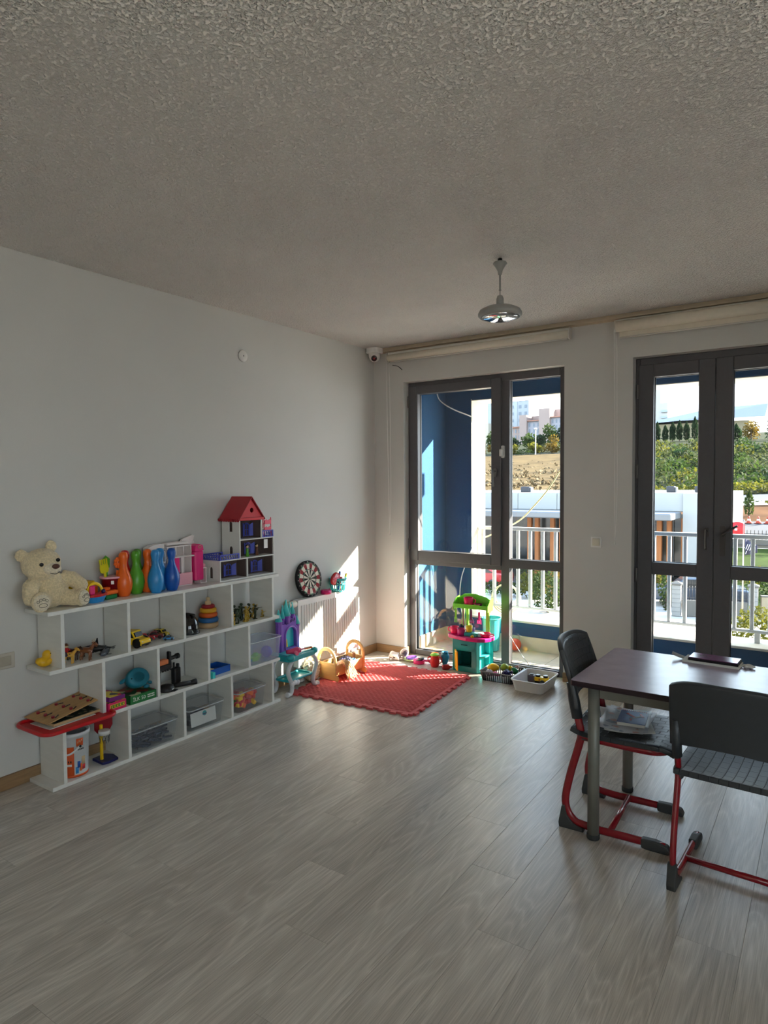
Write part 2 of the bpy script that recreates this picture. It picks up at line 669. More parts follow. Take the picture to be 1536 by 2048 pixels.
win = struct(empty('window_1', (W1, 0.1, 0)))
win.matrix_world = Matrix()
f_ = MB()
ring(f_, W1, W2, 0.0, ZT, 0.062, 0.085, 0.155, wb_=0.045, wt=0.062)
f_.build('frame', M_FRAME, win)
MB().box((1.245, 0.12, 1.21), (0.074, 0.066, 2.34), 0.004).build('mullion', M_FRAME, win)
MB().box((0.79, 0.12, 0.843), (0.84, 0.066, 0.05), 0.004).build('transom', M_FRAME, win)
MB().box((1.494, 0.12, 0.878), (0.43, 0.066, 0.074), 0.004).build('transom', M_FRAME, win)
sash = MB()
ring(sash, 0.327, 1.214, 0.856, 2.408, 0.088, 0.068, 0.15, 0.005, wb_=0.088, wt=0.075)
sash = sash.build('sash', M_FRAME, win)
pane(sash, 0.412, 1.13, 0.942, 2.336)
pane(win, 1.28, 1.708, 0.915, 2.378)
pane(win, 0.373, 1.208, 0.045, 0.818)
pane(win, 1.282, 1.705, 0.045, 0.841)
M_HAND = mat('grey_metal_handle', (128, 126, 124), 0.35, 0.6, 0.03)
M_HANDW = mat('white_handle', (214, 214, 212), 0.35, 0.1, 0.02)
M_DARKHANDLE = mat('dark_bronze_handle', (88, 84, 82), 0.4, 0.5, 0.03)

def wing_handle(parent, x, z, m, y=0.068):
    """window handle: rosette and a lever hanging down"""
    h = MB()
    h.prism(rrect(0.030, 0.070, 0.014), 0.008, tr(x, y, z) @ XZ)
    h.cyl((x, y, z + 0.01), (x, y - 0.045, z + 0.01), 0.010)
    h.tube(spline([(x, y - 0.04, z + 0.02), (x, y - 0.045, z), (x, y - 0.045, z - 0.06), (x, y - 0.040, z - 0.115)], 4), 0.009, 8, flat=(1.1, 0.7))
    return h.build('handle', m, parent)
wing_handle(sash, 1.165, 1.63, M_HAND)
lk = MB()
lk.prism(rrect(0.034, 0.10, 0.012), 0.012, tr(1.228, 0.085, 1.80) @ XZ)
lk.box((1.222, 0.058, 1.792), (0.026, 0.03, 0.062), 0.006)
lk.build('sash_lock', M_HANDW, win)
for z in (1.0, 2.27):
    MB().cyl((0.326, 0.066, z - 0.05), (0.326, 0.066, z + 0.05), 0.008, n=10).build('hinge', M_HAND, win)

door = struct(empty('door_1', (0, 0, 0)))
f_ = MB()
ring(f_, D1, D2, 0.0, ZT, 0.03, 0.085, 0.155, wb_=0.03, wt=0.055)
f_.build('frame', M_FRAME, door)
for i, (xa, xb, ga, gb) in enumerate(((2.294, 2.7985, 2.398, 2.694), (2.8015, 3.312, 2.908, 3.208))):
    lf = MB()
    yc, d = 0.112, 0.085
    lf.box(((xa + ga) / 2, yc, 1.205), (ga - xa, d, 2.37), 0.004)
    lf.box(((xb + gb) / 2, yc, 1.205), (xb - gb, d, 2.37), 0.004)
    for za, zb in ((0.02, 0.145), (0.872, 0.962), (2.298, 2.39)):
        lf.box(((ga + gb) / 2, yc, (za + zb) / 2), (gb - ga, d, zb - za), 0.004)
    lf = lf.build('leaf', M_FRAME, door)
    pane(lf, ga, gb, 0.145, 0.872, 0.12)
    pane(lf, ga, gb, 0.962, 2.298, 0.12)
    if i == 0:
        wing_handle(lf, 2.757, 1.19, M_DARKHANDLE, 0.07)
        for z in (0.86, 1.62, 2.2):
            MB().cyl((2.29, 0.068, z - 0.05), (2.29, 0.068, z + 0.05), 0.009, n=10).build('hinge', M_HAND, lf)
    else:
        h = MB()
        h.prism(rrect(0.036, 0.21, 0.012), 0.008, tr(2.858, 0.07, 1.135) @ XZ)
        h.cyl((2.858, 0.07, 1.175), (2.858, 0.02, 1.175), 0.011)
        h.tube([(2.858, 0.024, 1.175), (2.885, 0.022, 1.198), (2.95, 0.02, 1.245)], 0.0095, 8, flat=(1.2, 0.8))
        h.box((2.858, 0.066, 1.09), (0.010, 0.006, 0.026), 0.002)
        h.build('handle', M_DARKHANDLE, lf)

# ---------------------------------------------------------------- skirting
bl = MB()
for ya, yb in ((YB, -3.24), (-3.24, 0.0)):
    bl.box((0.008, (ya + yb) / 2, 0.036), (0.016, yb - ya, 0.072), 0.002)
struct(bl.build('baseboard_left', M_BASE))
for nm, a, b_ in (('baseboard_back', 0.016, W1), ('baseboard_back', W2, D1), ('baseboard_back', D2, XR)):
    q = MB().box(((a + b_) / 2, -0.008, 0.036), (b_ - a, 0.016, 0.072), 0.002)
    if b_ == W1:
        q.box((W1 + 0.006, 0.03, 0.036), (0.012, 0.09, 0.072), 0.002)
    struct(q.build(nm, M_BASEX))

# curtain rail along the ceiling over the windows
M_RAIL = mat('beige_curtain_rail', (188, 172, 148), 0.5, 0, 0.05, 20)
rl = MB()
rl.box((2.8, -0.008, H - 0.019), (5.56, 0.014, 0.036), 0.002)
rl.box((2.8, -0.034, H - 0.009), (5.56, 0.044, 0.016), 0.002)
rl.box((2.8, -0.052, H - 0.021), (5.56, 0.008, 0.022), 0.002)
struct(rl.build('trim_1', M_RAIL))

# ---------------------------------------------------------------- loggia outside the window
LX0, LX1, LY0, LY1, LO = 0.30, 3.43, 0.20, 0.79, 1.09
RX0, RX1 = 0.585, 3.14
lg = struct(MB().box((-1.0, 0.65, 1.3), (2.6, 0.9, 3.4)).build('wall_loggia_left', M_BLUE))
struct(MB().box((4.6, 0.65, 1.3), (2.34, 0.9, 3.4)).build('wall_loggia_right', M_BLUE))
struct(MB().box((LX0 + (RX0 - LX0) / 2, (LY1 + LO) / 2, 1.2925), (RX0 - LX0 - 0.006, LO - LY1 - 0.004, 2.095)).build('wall_loggia_front', M_BLUE))
struct(MB().box(((RX1 + LX1) / 2, (LY1 + LO) / 2, 1.2925), (LX1 - RX1 - 0.006, LO - LY1 - 0.004, 2.095)).build('wall_loggia_front', M_BLUE))
rv = MB()
rv.box((RX0, (LY1 + LO) / 2, 1.3), (0.006, LO - LY1, 2.1))
rv.box((RX1, (LY1 + LO) / 2, 1.3), (0.006, LO - LY1, 2.1))
rv.box(((RX0 + RX1) / 2, (LY1 + LO) / 2, 2.337), (RX1 - RX0, LO - LY1, 0.006))
struct(rv.build('trim_2', M_WREN))
struct(MB().box(((LX0 + LX1) / 2, (LY1 + LO) / 2, 2.67), (LX1 - LX0, LO - LY1 - 0.004, 0.66)).build('wall_loggia_lintel', M_BLUE))
struct(MB().box(((LX0 + LX1) / 2, (LY1 + LO) / 2, -0.15), (LX1 - LX0, LO - LY1 - 0.004, 0.79)).build('wall_loggia_parapet', M_BLUE))
struct(MB().box(((RX0 + RX1) / 2, (LY1 + LO) / 2 + 0.01, 0.252), (RX1 - RX0, LO - LY1 + 0.05, 0.02), 0.004).build('trim_3', M_WREN))
struct(MB().box(((LX0 + LX1) / 2, 0.6, 2.85), (LX1 - LX0, 1.0, 0.2)).build('ceiling_loggia', M_WREN))
lf_ = struct(MB().box(((LX0 + LX1) / 2, 0.45, -0.075), (LX1 - LX0, 0.72, 0.11)).build('floor_loggia', M_GROUT))
for ix_ in range(8):
    for iy_ in range(2):
        MB().box((LX0 + 0.391 * (ix_ + .5), LY0 - 0.045 + 0.3175 * (iy_ + .5), -0.014), (0.388, 0.3145, 0.012), 0.001).build('tile', M_TILE, lf_)
for ix_ in range(8):
    MB().box((LX0 + 0.391 * (ix_ + .5), LY1 - 0.005, 0.055), (0.388, 0.010, 0.125), 0.001).build('tile', M_TILE, lf_)
for iy_ in range(2):
    MB().box((LX0 + 0.005, LY0 + 0.295 * (iy_ + .5), 0.055), (0.010, 0.292, 0.125), 0.001).build('tile', M_TILE, lf_)
# unseen upper block, added to shade the ground behind the building
struct(MB().box((2.8, YB / 2 + 0.3, 6.0), (12, -YB + 0.9, 6.0)).build('added_shade_block', M_WREN))
# unseen overhang, placed to cast the diagonal shadow edge on the left wall
struct(MB().box((4.75, 1.52, 2.66), (5.0, 0.98, 0.2)).build('shadow_overhang_slab', M_WREN))

# railing
M_RAILING = mat('grey_painted_railing', (198, 202, 204), 0.4, 0.0, 0.03, 30)
rg = empty('balcony_railing', (RX0, 0.95, 0.26), label='light grey metal balcony railing with upright bars outside the window', cat='railing')
q = MB().box(((RX1 - RX0) / 2, 0, 0.845), (RX1 - RX0, 0.05, 0.032), 0.004)
q.build('top_rail', M_RAILING, rg)
MB().box(((RX1 - RX0) / 2, 0, 0.095), (RX1 - RX0, 0.035, 0.025), 0.003).build('bottom_rail', M_RAILING, rg)
bm0 = None
for i in range(21):
    x = 0.629 + 0.123 * i - RX0
    if bm0 is None:
        o = MB().box((0, 0, 0.468), (0.028, 0.028, 0.725), 0.003).build('bar', M_RAILING, rg)
        bm0 = o.data
    else:
        o = bpy.data.objects.new('bar', bm0)
        COL.objects.link(o)
        o.parent = rg
    o.location = (x, 0, 0)
for x in (0.12, 1.22, 2.42):
    MB().box((x, 0.02, 0.045), (0.04, 0.05, 0.09), 0.003).build('foot', M_RAILING, rg)

# ================================================================ OUTSIDE
rnd = random.Random(11)
M_ASPH = mat('grey_paving', (162, 157, 148), 0.9, 0, 0.18, 0.35, spec=0.2)
M_ROAD = mat('pale_road', (76, 77, 79), 0.9, 0, 0.1, 0.3, spec=0.2)
M_GRASS = mat('lawn_grass', (43, 57, 19), 0.95, 0, 0.35, 1.3, 0.5, 20, spec=0.1)
M_DRY = mat('dry_hillside_grass', (82, 68, 44), 0.95, 0, 0.30, 0.35, 0.6, 3, spec=0.05, detail=8)
M_SOIL = mat('orange_soil', (83, 57, 36), 0.95, 0, 0.25, 0.5, 0.6, 4, spec=0.05, detail=8)
M_SCRUB = mat('dark_scrub_ground', (42, 45, 27), 0.95, 0, 0.4, 0.4, spec=0.05, detail=6)
M_LEAF = [mat('leaf_green', (46, 61, 24), 0.8, 0, 0.3, 0.8, spec=0.2), mat('leaf_dark', (31, 47, 27), 0.8, 0, 0.3, 0.8, spec=0.2),
          mat('leaf_yellow_green', (79, 79, 24), 0.8, 0, 0.3, 0.8, spec=0.2), mat('leaf_pale', (59, 66, 35), 0.8, 0, 0.3, 0.8, spec=0.2),
          mat('leaf_ochre', (91, 74, 27), 0.8, 0, 0.3, 0.8, spec=0.2)]
def leaf_glow(m):
    """leaves let part of the sun through"""
    nt = m.node_tree
    pb_ = nt.nodes['Principled BSDF']
    out_ = nt.nodes['Material Output']
    src = pb_.inputs['Base Color'].links[0].from_socket
    tl = nt.nodes.new('ShaderNodeBsdfTranslucent')
    nt.links.new(src, tl.inputs[0])
    mx = nt.nodes.new('ShaderNodeMixShader')
    mx.inputs[0].default_value = 0.5
    nt.links.new(pb_.outputs[0], mx.inputs[1])
    nt.links.new(tl.outputs[0], mx.inputs[2])
    nt.links.new(mx.outputs[0], out_.inputs[0])
for _m in M_LEAF:
    leaf_glow(_m)
M_BARK = mat('bark', (57, 45, 36), 0.95, 0, 0.25, 4)
M_CONC = mat('pale_concrete', (88, 86, 81), 0.9, 0, 0.12, 0.8, spec=0.2)
M_IRON = mat('black_iron', (22, 24, 26), 0.6)

def sheet(name, rows, m):
    """ground sheet: rows of (y, x0, x1, z0, z1)"""
    P, F = [], []
    n = 14
    for y, x0, x1, z0, z1 in rows:
        for k in range(n + 1):
            t = k / n
            P.append((x0 + (x1 - x0) * t, y, z0 + (z1 - z0) * t))
    for i in range(len(rows) - 1):
        for k in range(n):
            a = i * (n + 1) + k
            F.append((a, a + 1, a + n + 2, a + n + 1))
    return struct(MB().add(P, F, True).build(name, m, fix=False))

def edge_x(y):
    return -14 - 0.28 * (y - 60)

sheet('ground', [(-60, -90, 60, -4.52, -4.52), (38.5, -90, 60, -4.52, -4.52)], M_ASPH)
sheet('ground_lawn', [(28.2, -1.9, 14, -4.47, -4.47), (33, -1.9, 14, -3.7, -3.7), (39.6, -1.9, 14, -2.6, -2.6), (40.0, -1.9, 14, -2.5, -2.5)], M_GRASS)
sheet('ground_car_park', [(40.0, -6, 20, -2.3, -2.3), (46.5, -6, 20, -1.25, -1.25)], M_ROAD)
sheet('ground_soil_bank', [(46.4, -6, 20, -1.3, -1.3), (49, -6, 20, -0.9, -0.7), (52.6, -6.5, 20, -0.55, 0.6)], M_SOIL)
sheet('ground_upper_road', [(52.5, -14, 20, -0.62, 1.0), (57.5, -14, 20, -0.25, 1.5)], M_ROAD)
sheet('ground_scrub_slope', [(57.4, -16, 30, -0.6, 1.6), (61, edge_x(61), 30, 0.5, 2.2), (80, edge_x(80), 40, 3.0, 4.0), (110, edge_x(110), 50, 7.2, 7.6), (150, -40, 70, 11.0, 10.6), (320, -70, 120, 22, 22)], M_SCRUB)
sheet('ground_dry_slope', [(38.4, -60, -6, -4.5, -4.5), (46, -60, -9, -1.6, -1.6), (60, -90, edge_x(60), 0.2, 0.2), (85, -110, edge_x(85), 3.0, 3.2), (109, -130, edge_x(109), 5.6, 6.6)], M_DRY)
sheet('ground_hill_road', [(109, -130, edge_x(109), 5.75, 6.75), (113, -130, edge_x(113), 5.95, 6.95)], M_ROAD)
sheet('ground_hilltop', [(113, -140, edge_x(113), 5.8, 6.8), (135, -160, -34, 8.4, 9.0), (320, -260, -70, 22, 22)], M_SCRUB)

# dry tufts on the hillside: nobody could count them
def leaves(mb, c, r, n, size, shell=0.55, flat=1.0):
    for _ in range(n):
        while True:
            p = Vector((rnd.uniform(-1, 1), rnd.uniform(-1, 1), rnd.uniform(-1, 1)))
            if shell < p.length < 1:
                break
        q = Vector(c) + Vector((p.x * r[0], p.y * r[1], p.z * r[2]))
        a = Vector((rnd.uniform(-1, 1), rnd.uniform(-1, 1), rnd.uniform(-1, 1))).normalized()
        b_ = a.cross(Vector((rnd.uniform(-1, 1), rnd.uniform(-1, 1), rnd.uniform(-1, 1)))).normalized()
        s_ = size * rnd.uniform(0.6, 1.3)
        mb.add([q - a * s_, q - b_ * s_ * 0.55, q + a * s_, q + b_ * s_ * 0.55], [(0, 1, 2, 3)])

tf = MB()
for _ in range(260):
    y = rnd.uniform(58, 108)
    x = rnd.uniform(-0.47 * y - 4, -0.31 * y + 2)
    z = 0.2 + (y - 60) * 0.112
    leaves(tf, (x, y, z + 0.15), (0.9, 0.9, 0.35), 14, 0.22, 0.1)
tag(tf.build('dry_grass_tufts', mat('dry_tuft', (89, 73, 44), 0.9, 0, 0.35, 0.7), fix=False), 'dry straw-coloured tufts scattered over the bare hillside', 'grass', kind='stuff')

# shrub-covered bank seen through the door
sb = MB()
for i in range(190):
    y = rnd.uniform(60, 104)
    x = rnd.uniform(-0.19 * y - 1.5, -0.012 * y + 1.5)
    z = -0.5 + (y - 60) * 0.142
    s_ = rnd.uniform(0.9, 1.7)
    sb.m = rnd.choice((0, 0, 1, 2, 3, 3))
    leaves(sb, (x, y, z + s_ * 0.6), (s_, s_, s_ * 0.95), int(90 + 40 * s_), 0.20 + 0.02 * s_, 0.5)
tag(sb.build('shrub_bank', M_LEAF, fix=False), 'dense mixed green shrubs covering the bank above the road', 'shrubs', kind='stuff')
sb = MB()
for i in range(26):
    x = rnd.uniform(-12, 6)
    leaves(sb, (x, rnd.uniform(58.2, 60.5), 0.9 + 0.05 * x), (1.3, 0.8, 0.7), 110, 0.16, 0.4)
tag(sb.build('low_scrub', M_LEAF[2], fix=False), 'low bright green scrub along the edge of the upper road', 'shrubs', kind='stuff')

def tree(name, loc, h, r, m, n, leaf, label, group=None, trunk=0.3, cat='tree'):
    t = empty(name, loc, label=label, cat=cat, group=group)
    MB().tube([(0, 0, -0.3), (0.03 * h, 0, h * 0.35), (0, 0.02 * h, h * 0.7)], [0.035 * h, 0.025 * h, 0.01 * h], 6).build('trunk', M_BARK, t, fix=False)
    c = MB()
    for k in range(5):
        a = rnd.uniform(0, 6.3)
        rr = r * rnd.uniform(0.2, 0.5)
        leaves(c, (rr * cos(a), rr * sin(a), h * rnd.uniform(trunk + 0.12, 0.8)), (r * 0.62, r * 0.62, h * 0.22), n // 5, leaf, 0.3)
    c.build('crown', m, t, fix=False)
    return t

def conifer(name, loc, h, r, m, n, leaf, label, group=None, spire=False):
    t = empty(name, loc, label=label, cat='tree', group=group)
    MB().tube([(0, 0, -0.3), (0, 0, h * 0.97)], [0.03 * h, 0.004 * h], 6).build('trunk', M_BARK, t, fix=False)
    c = MB()
    for _ in range(n):
        u = rnd.random() ** 0.8
        if spire:
            lay = int(u * 9) / 9
            rr = r * (1 - u) * (1.0 if (u * 9) % 1 < 0.45 else 0.45) + 0.03
        else:
            rr = r * min(1, 2.6 * (1 - u)) * (0.75 + 0.25 * min(1, u * 5))
        a = rnd.uniform(0, 6.3)
        rr *= rnd.uniform(0.55, 1.0)
        q = Vector((rr * cos(a), rr * sin(a), h * (0.06 + 0.94 * u)))
        d = Vector((cos(a) * 0.3, sin(a) * 0.3, 1 if not spire else -0.2)).normalized()
        e = d.cross(Vector((rnd.uniform(-1, 1), rnd.uniform(-1, 1), rnd.uniform(-1, 1)))).normalized()
        c.add([q - d * leaf, q - e * leaf * 0.5, q + d * leaf, q + e * leaf * 0.5], [(0, 1, 2, 3)])
    c.build('foliage', m, t, fix=False)
    return t

# trees along the hill road, seen through the window
back = [(-54.5, 5.2), (-50.6, 4.4), (-47.4, 5.0), (-44.8, 4.6), (-42.3, 6.4), (-39.6, 6.0), (-37.0, 5.6)]
for i, (x, h) in enumerate(back):
    nm = ('leftmost', 'second from the left', 'third from the left', 'fourth from the left', 'fifth from the left', 'sixth from the left', 'rightmost')[i]
    tree('hill_tree', (x, 122, 6.8), h, 1.9, M_LEAF[1 if i % 2 else 0], 520, 0.30, 'dark green tree in the back row below the apartment block, %s' % nm, 'dark trees in the back row on the hill')
front = [(-51.6, 3.6, 'second from the left'), (-48.0, 3.2, 'third from the left'), (-43.2, 3.3, 'left beside the white lamp post'), (-40.0, 4.3, 'right beside the white lamp post'), (-37.2, 4.2, 'second right of the white lamp post'), (-34.6, 3.4, 'rightmost in the window'), (-55, 3.8, 'leftmost in the window')]
for i, (x, h, nm) in enumerate(front):
    tree('roadside_tree', (x, 115.5, 6.1), h, 1.55, M_LEAF[2 if i % 3 else 4], 520, 0.24, 'yellow-green young tree along the hill road, %s' % nm, 'yellow-green trees along the hill road', 0.2)
t = empty('round_bush', (-44.6, 114, 6.0), label='round clipped dark green bush by the hill road', cat='bush')
c = MB()
leaves(c, (0, 0, 0.8), (1.9, 1.2, 1.1), 700, 0.15, 0.75)
c.build('foliage', M_LEAF[0], t, fix=False)
lp = empty('lamp_post', (-41.08, 110, 5.8), label='tall white street lamp post on the hill road', cat='lamp post')
M_WPAINT = mat('white_paint', (174, 174, 172), 0.5)
MB().tube([(0, 0, -0.4), (0, 0, 5.2)], [0.12, 0.07], 8).build('pole', M_WPAINT, lp)
MB().ell((0, 0, 5.35), (0.32, 0.32, 0.2), 10, 6).build('lantern', M_WPAINT, lp)

# cypresses in front of the hall, trees on the ridge
for i, (x, h) in enumerate(((-25.2, 3.1), (-24.0, 3.6), (-22.6, 2.9), (-21.3, 3.5), (-20.1, 3.7), (-18.9, 3.4), (-17.5, 4.2))):
    nm = ('first', 'second', 'third', 'fourth', 'fifth', 'sixth', 'seventh')[i]
    conifer('cypress', (x, 128, 9.0), h, 0.55, M_LEAF[1], 420, 0.24, 'slim dark cypress in the row before the hall, %s from the left' % nm, 'cypress row in front of the hall')
conifer('pine_tree', (-13.6, 124, 8.2), 6.0, 0.8, M_LEAF[1], 420, 0.24, 'tall dark pine at the right end of the cypress row', spire=True)
tree('hall_tree', (-15.6, 127, 8.9), 2.8, 1.3, M_LEAF[0], 260, 0.22, 'small bushy tree between the last cypress and the pine', None, 0.2)
conifer('ridge_cypress', (-9.9, 120, 7.6), 3.3, 0.8, M_LEAF[1], 420, 0.24, 'stubby dark cypress on the ridge beside a yellow tree')
tree('ridge_tree', (-7.6, 118, 7.4), 4.2, 2.1, M_LEAF[4], 520, 0.22, 'round golden-yellow tree on the ridge beyond the door', None, 0.2)
tree('ridge_tree', (-12.6, 116, 7.4), 3.9, 2.2, M_LEAF[0], 520, 0.22, 'dull green tree on the ridge left of the golden tree', None, 0.15)
conifer('fir_tree', (-5.1, 122, 7.4), 6.6, 1.0, M_LEAF[1], 420, 0.22, 'pointed dark fir on the ridge at the right edge of the door', spire=True)
tree('ridge_tree', (-3.2, 116, 7.2), 3.6, 1.9, M_LEAF[1], 420, 0.22, 'dark tree on the ridge right of the pointed fir', None, 0.15)
conifer('small_cypress', (-1.35, 48.3, -0.95), 1.75, 0.32, M_LEAF[0], 420, 0.09, 'small green cypress on the orange soil bank beside cones')

# hall with the metal roof
hb = empty('hall_building', (-22, 152, 9.5), label='cream hall with a blue-grey corrugated metal roof on the hill', cat='building')
MB().box((0, 6, 1.5), (22, 12, 6.2)).build('wall', mat('cream_hall_wall', (120, 110, 86), 0.9, 0, 0.05, 0.3), hb)
M_MROOF = mat('blue_grey_metal_roof', (76, 86, 97), 0.5, 0.2, 0.04, 0.3)
rf = MB()
rf.add([(-11.6, -0.8, 4.7), (2.6, -0.8, 5.4), (2.6, 13, 5.4), (-11.6, 13, 4.7), (2.6, 6, 8.0), (-11.6, 6, 5.4)], [(0, 1, 4, 5), (2, 3, 5, 4)])
rf.add([(-2.5, -1.2, 5.1), (14, -1.2, 5.1), (14, 6, 8.4), (2.6, 6, 8.0)], [(0, 1, 2, 3)])
roof = rf.build('roof', M_MROOF, hb, fix=False)
for i in range(24):
    MB().box((-2.2 + 0.68 * i, -1.0 + 0.01 * i, 5.18), (0.10, 0.4, 0.06)).build('rib', M_MROOF, roof)
MB().box((5.5, -0.06, 4.4), (3.0, 0.1, 0.5)).build('sign', mat('pale_sign', (170, 180, 185), 0.6), hb)

# towers and apartment block far behind
M_TOWER = mat('pale_tower_wall', (140, 145, 147), 0.9, 0, 0.04, 0.1)
M_FWIN = mat('far_window', (84, 96, 108), 0.3)
M_PINK = mat('pink_beige_wall', (137, 120, 112), 0.9, 0, 0.04, 0.1)
M_LILAC = mat('pale_lilac_wall', (134, 132, 137), 0.9, 0, 0.04, 0.1)
M_RTILE = mat('red_roof_edge', (150, 104, 84), 0.8)
tw = empty('tower_block', (-111.5, 262, 12), label='very tall pale grey tower block with narrow window strips', cat='building')
MB().box((-3.5, 6, 22), (14, 12, 60)).build('wall', M_TOWER, tw)
MB().box((6.0, 6, 22), (5.2, 12, 60)).build('wall', mat('tower_wing', (131, 137, 142), 0.9, 0, 0.04, 0.1), tw)
wmesh = None
for r_ in range(13):
    for x in (-6.6, -2.0, 1.2, 4.6, 7.2):
        if wmesh is None:
            o = MB().box((0, -0.02, 0), (1.1, 0.16, 1.3)).build('window', M_FWIN, tw)
            wmesh = o.data
        else:
            o = bpy.data.objects.new('window', wmesh)
            COL.objects.link(o)
            o.parent = tw
        o.location = (x, 0, 10 + r_ * 2.9)
tw2 = empty('low_block', (-121.5, 255, 12), label='low beige block at the left foot of the tall tower', cat='building')
MB().box((0, 2.5, 6.5), (6.4, 5, 16.5)).build('wall', mat('beige_block_wall', (168, 160, 142), 0.9, 0, 0.04, 0.1), tw2)
for r_ in range(3):
    for x in (-1.6, 1.2):
        MB().box((x, -0.02, 6 + 3 * r_), (1.2, 0.16, 1.4)).build('window', M_FWIN, tw2)
ap = empty('apartment_block', (-98, 250, 12), label='pinkish apartment block with stepped stair towers and red eaves', cat='building')
for x0, x1, h, m in ((-9.5, -3.6, 11.8, M_PINK), (-0.6, 4.6, 14.0, M_LILAC), (9.0, 18, 15.0, M_LILAC)):
    w = MB().box(((x0 + x1) / 2, 5, h / 2), (x1 - x0, 10, h)).build('wall', m, ap)
    MB().box(((x0 + x1) / 2, 4.6, h + 0.1), (x1 - x0 + 0.6, 10.8, 0.35)).build('eave', M_RTILE, ap)
    nx = int((x1 - x0) / 1.45)
    for i in range(nx):
        for r_ in range(4):
            MB().box((x0 + 0.8 + i * (x1 - x0 - 0.9) / max(1, nx - 0.6), -0.02, h - 1.5 - 2.4 * r_), (0.55, 0.16, 1.5)).build('window', M_FWIN, ap)
for x0, x1, h in ((-3.6, -0.6, 16.5), (4.6, 9.0, 18.6)):
    MB().box(((x0 + x1) / 2, 4, h / 2), (x1 - x0, 11, h)).build('stair_tower', M_PINK, ap)
    MB().box(((x0 + x1) / 2 + 1.6, 9, h / 2), (6, 8, h)).build('stair_tower', M_PINK, ap)
wt = empty('white_tower', (-50.5, 262, 12), label='white tower with balconies left of the hall roof', cat='building')
MB().box((-2.0, 5, 16), (3.2, 8, 50)).build('wall', mat('tower_white', (158, 156, 151), 0.9), wt)
MB().box((0.9, 5, 9.6), (2.6, 8, 19)).build('wall', mat('tower_white', (158, 156, 151), 0.9), wt)
for i in range(6):
    MB().box((1.2, 0.7, 5 + 2.2 * i), (2.3, 0.8, 0.9)).build('balcony', mat('balcony_grey', (142, 150, 158), 0.8), wt)

# ---------------------------------------------------------------- low pavilion with the canopy
pv = empty('pavilion', (0, 34, -4.5), label='flat-roofed white pavilion with wide grey canopy and timber columns', cat='building')
M_WFAS = mat('white_fascia', (142, 144, 142), 0.7, 0, 0.03, 0.4)
M_GFAS = mat('grey_canopy_metal', (100, 103, 105), 0.5, 0.2, 0.04, 0.3)
M_TIMB = mat('orange_timber', (150, 92, 46), 0.7, 0, 0.2, 2.0, stretch=(4, 4, 0.4))
M_DGLASS = mat('dark_shop_glass', (26, 32, 34), 0.08, 0, 0.3, 0.5, spec=0.6)
MB().box((-14.0, 6, 4.88), (21.6, 12, 1.05), 0.02).build('roof', M_WFAS, pv)
for i in range(9):
    MB().box((-24 + 2.5 * i, -0.03, 4.88), (2.47, 0.06, 1.0), 0.01).build('fascia_panel', M_WFAS, pv)
MB().box((-13.9, -1.4, 4.18), (21.2, 2.8, 0.36), 0.05).build('canopy', M_GFAS, pv)
MB().box((-2.35, 5.9, 2.66), (1.7, 12.2, 5.42), 0.02).build('end_wall', M_WFAS, pv)
MB().box((-13.6, 5.0, 2.0), (20.8, 0.2, 4.0)).build('glass_front', M_DGLASS, pv)
for i in range(9):
    MB().box((-23 + 2.3 * i, 4.85, 2.0), (0.12, 0.12, 4.0)).build('glazing_bar', M_GFAS, pv)
MB().box((-13.6, 2.4, 0.04), (22, 9.0, 0.08)).build('terrace', M_ROAD, pv)
for x in (-14.6, -13.5, -12.14, -11.65, -10.67, -10.1, -8.8, -7.6, -6.2, -4.49, -3.97, -3.22):
    MB().box((x, 0.4, 2.0), (0.26, 0.3, 4.0), 0.02).build('column', M_TIMB, pv)
M_ACU = mat('dark_roof_unit', (34, 36, 42), 0.6)
for nm, x, w in (('above the timber columns', -12.7, 0.62), ('above the canopy corner', -4.05, 0.45), ('above the white end wall', -2.6, 0.42)):
    u = empty('roof_unit', (x, 35.2, 0.90), label='dark roof ventilation unit %s' % nm, cat='vent', group='dark units on the pavilion roof')
    MB().box((0, 0, 0.18), (w, 0.5, 0.36), 0.05).build('housing', M_ACU, u)
    MB().box((w / 2 + 0.05, 0, 0.15), (0.08, 0.4, 0.3), 0.02).build('grille', M_GFAS, u)

# potted plants and bushes in front of the pavilion
def bush(name, loc, r, m, n, leaf, label, group=None):
    t = empty(name, loc, label=label, cat='bush', group=group)
    MB().tube([(0, 0, 0), (0.02, 0, r[2])], [0.05, 0.02], 6).build('stem', M_BARK, t, fix=False)
    c_ = MB()
    leaves(c_, (0, 0, r[2]), r, n, leaf, 0.35)
    c_.build('foliage', m, t, fix=False)
    return t
bush('garden_bush', (-9.2, 27.5, -4.5), (0.9, 0.7, 0.75), M_LEAF[2], 600, 0.09, 'yellow-green bush below the railing, nearest the window mullion')
bush('garden_bush', (-7.7, 26.9, -4.5), (0.75, 0.7, 0.95), M_LEAF[4], 600, 0.09, 'brownish bush between two yellow-green bushes below the railing')
bush('garden_bush', (-7.4, 24.6, -4.5), (0.8, 0.7, 1.0), M_LEAF[0], 700, 0.10, 'leafy green bush in the lower right window pane')
bush('garden_bush', (-11.0, 27.6, -4.5), (1.4, 0.5, 0.4), M_LEAF[0], 600, 0.08, 'low green hedge behind the red car')
bush('garden_bush', (-10.7, 30.4, -4.5), (0.8, 0.5, 0.6), M_LEAF[3], 400, 0.08, 'pale bush before the timber columns')
bush('planter_bush', (-4.0, 31.6, -4.4), (0.22, 0.22, 0.62), M_LEAF[2], 300, 0.07, 'slim yellow-green plant before the timber columns by the door')
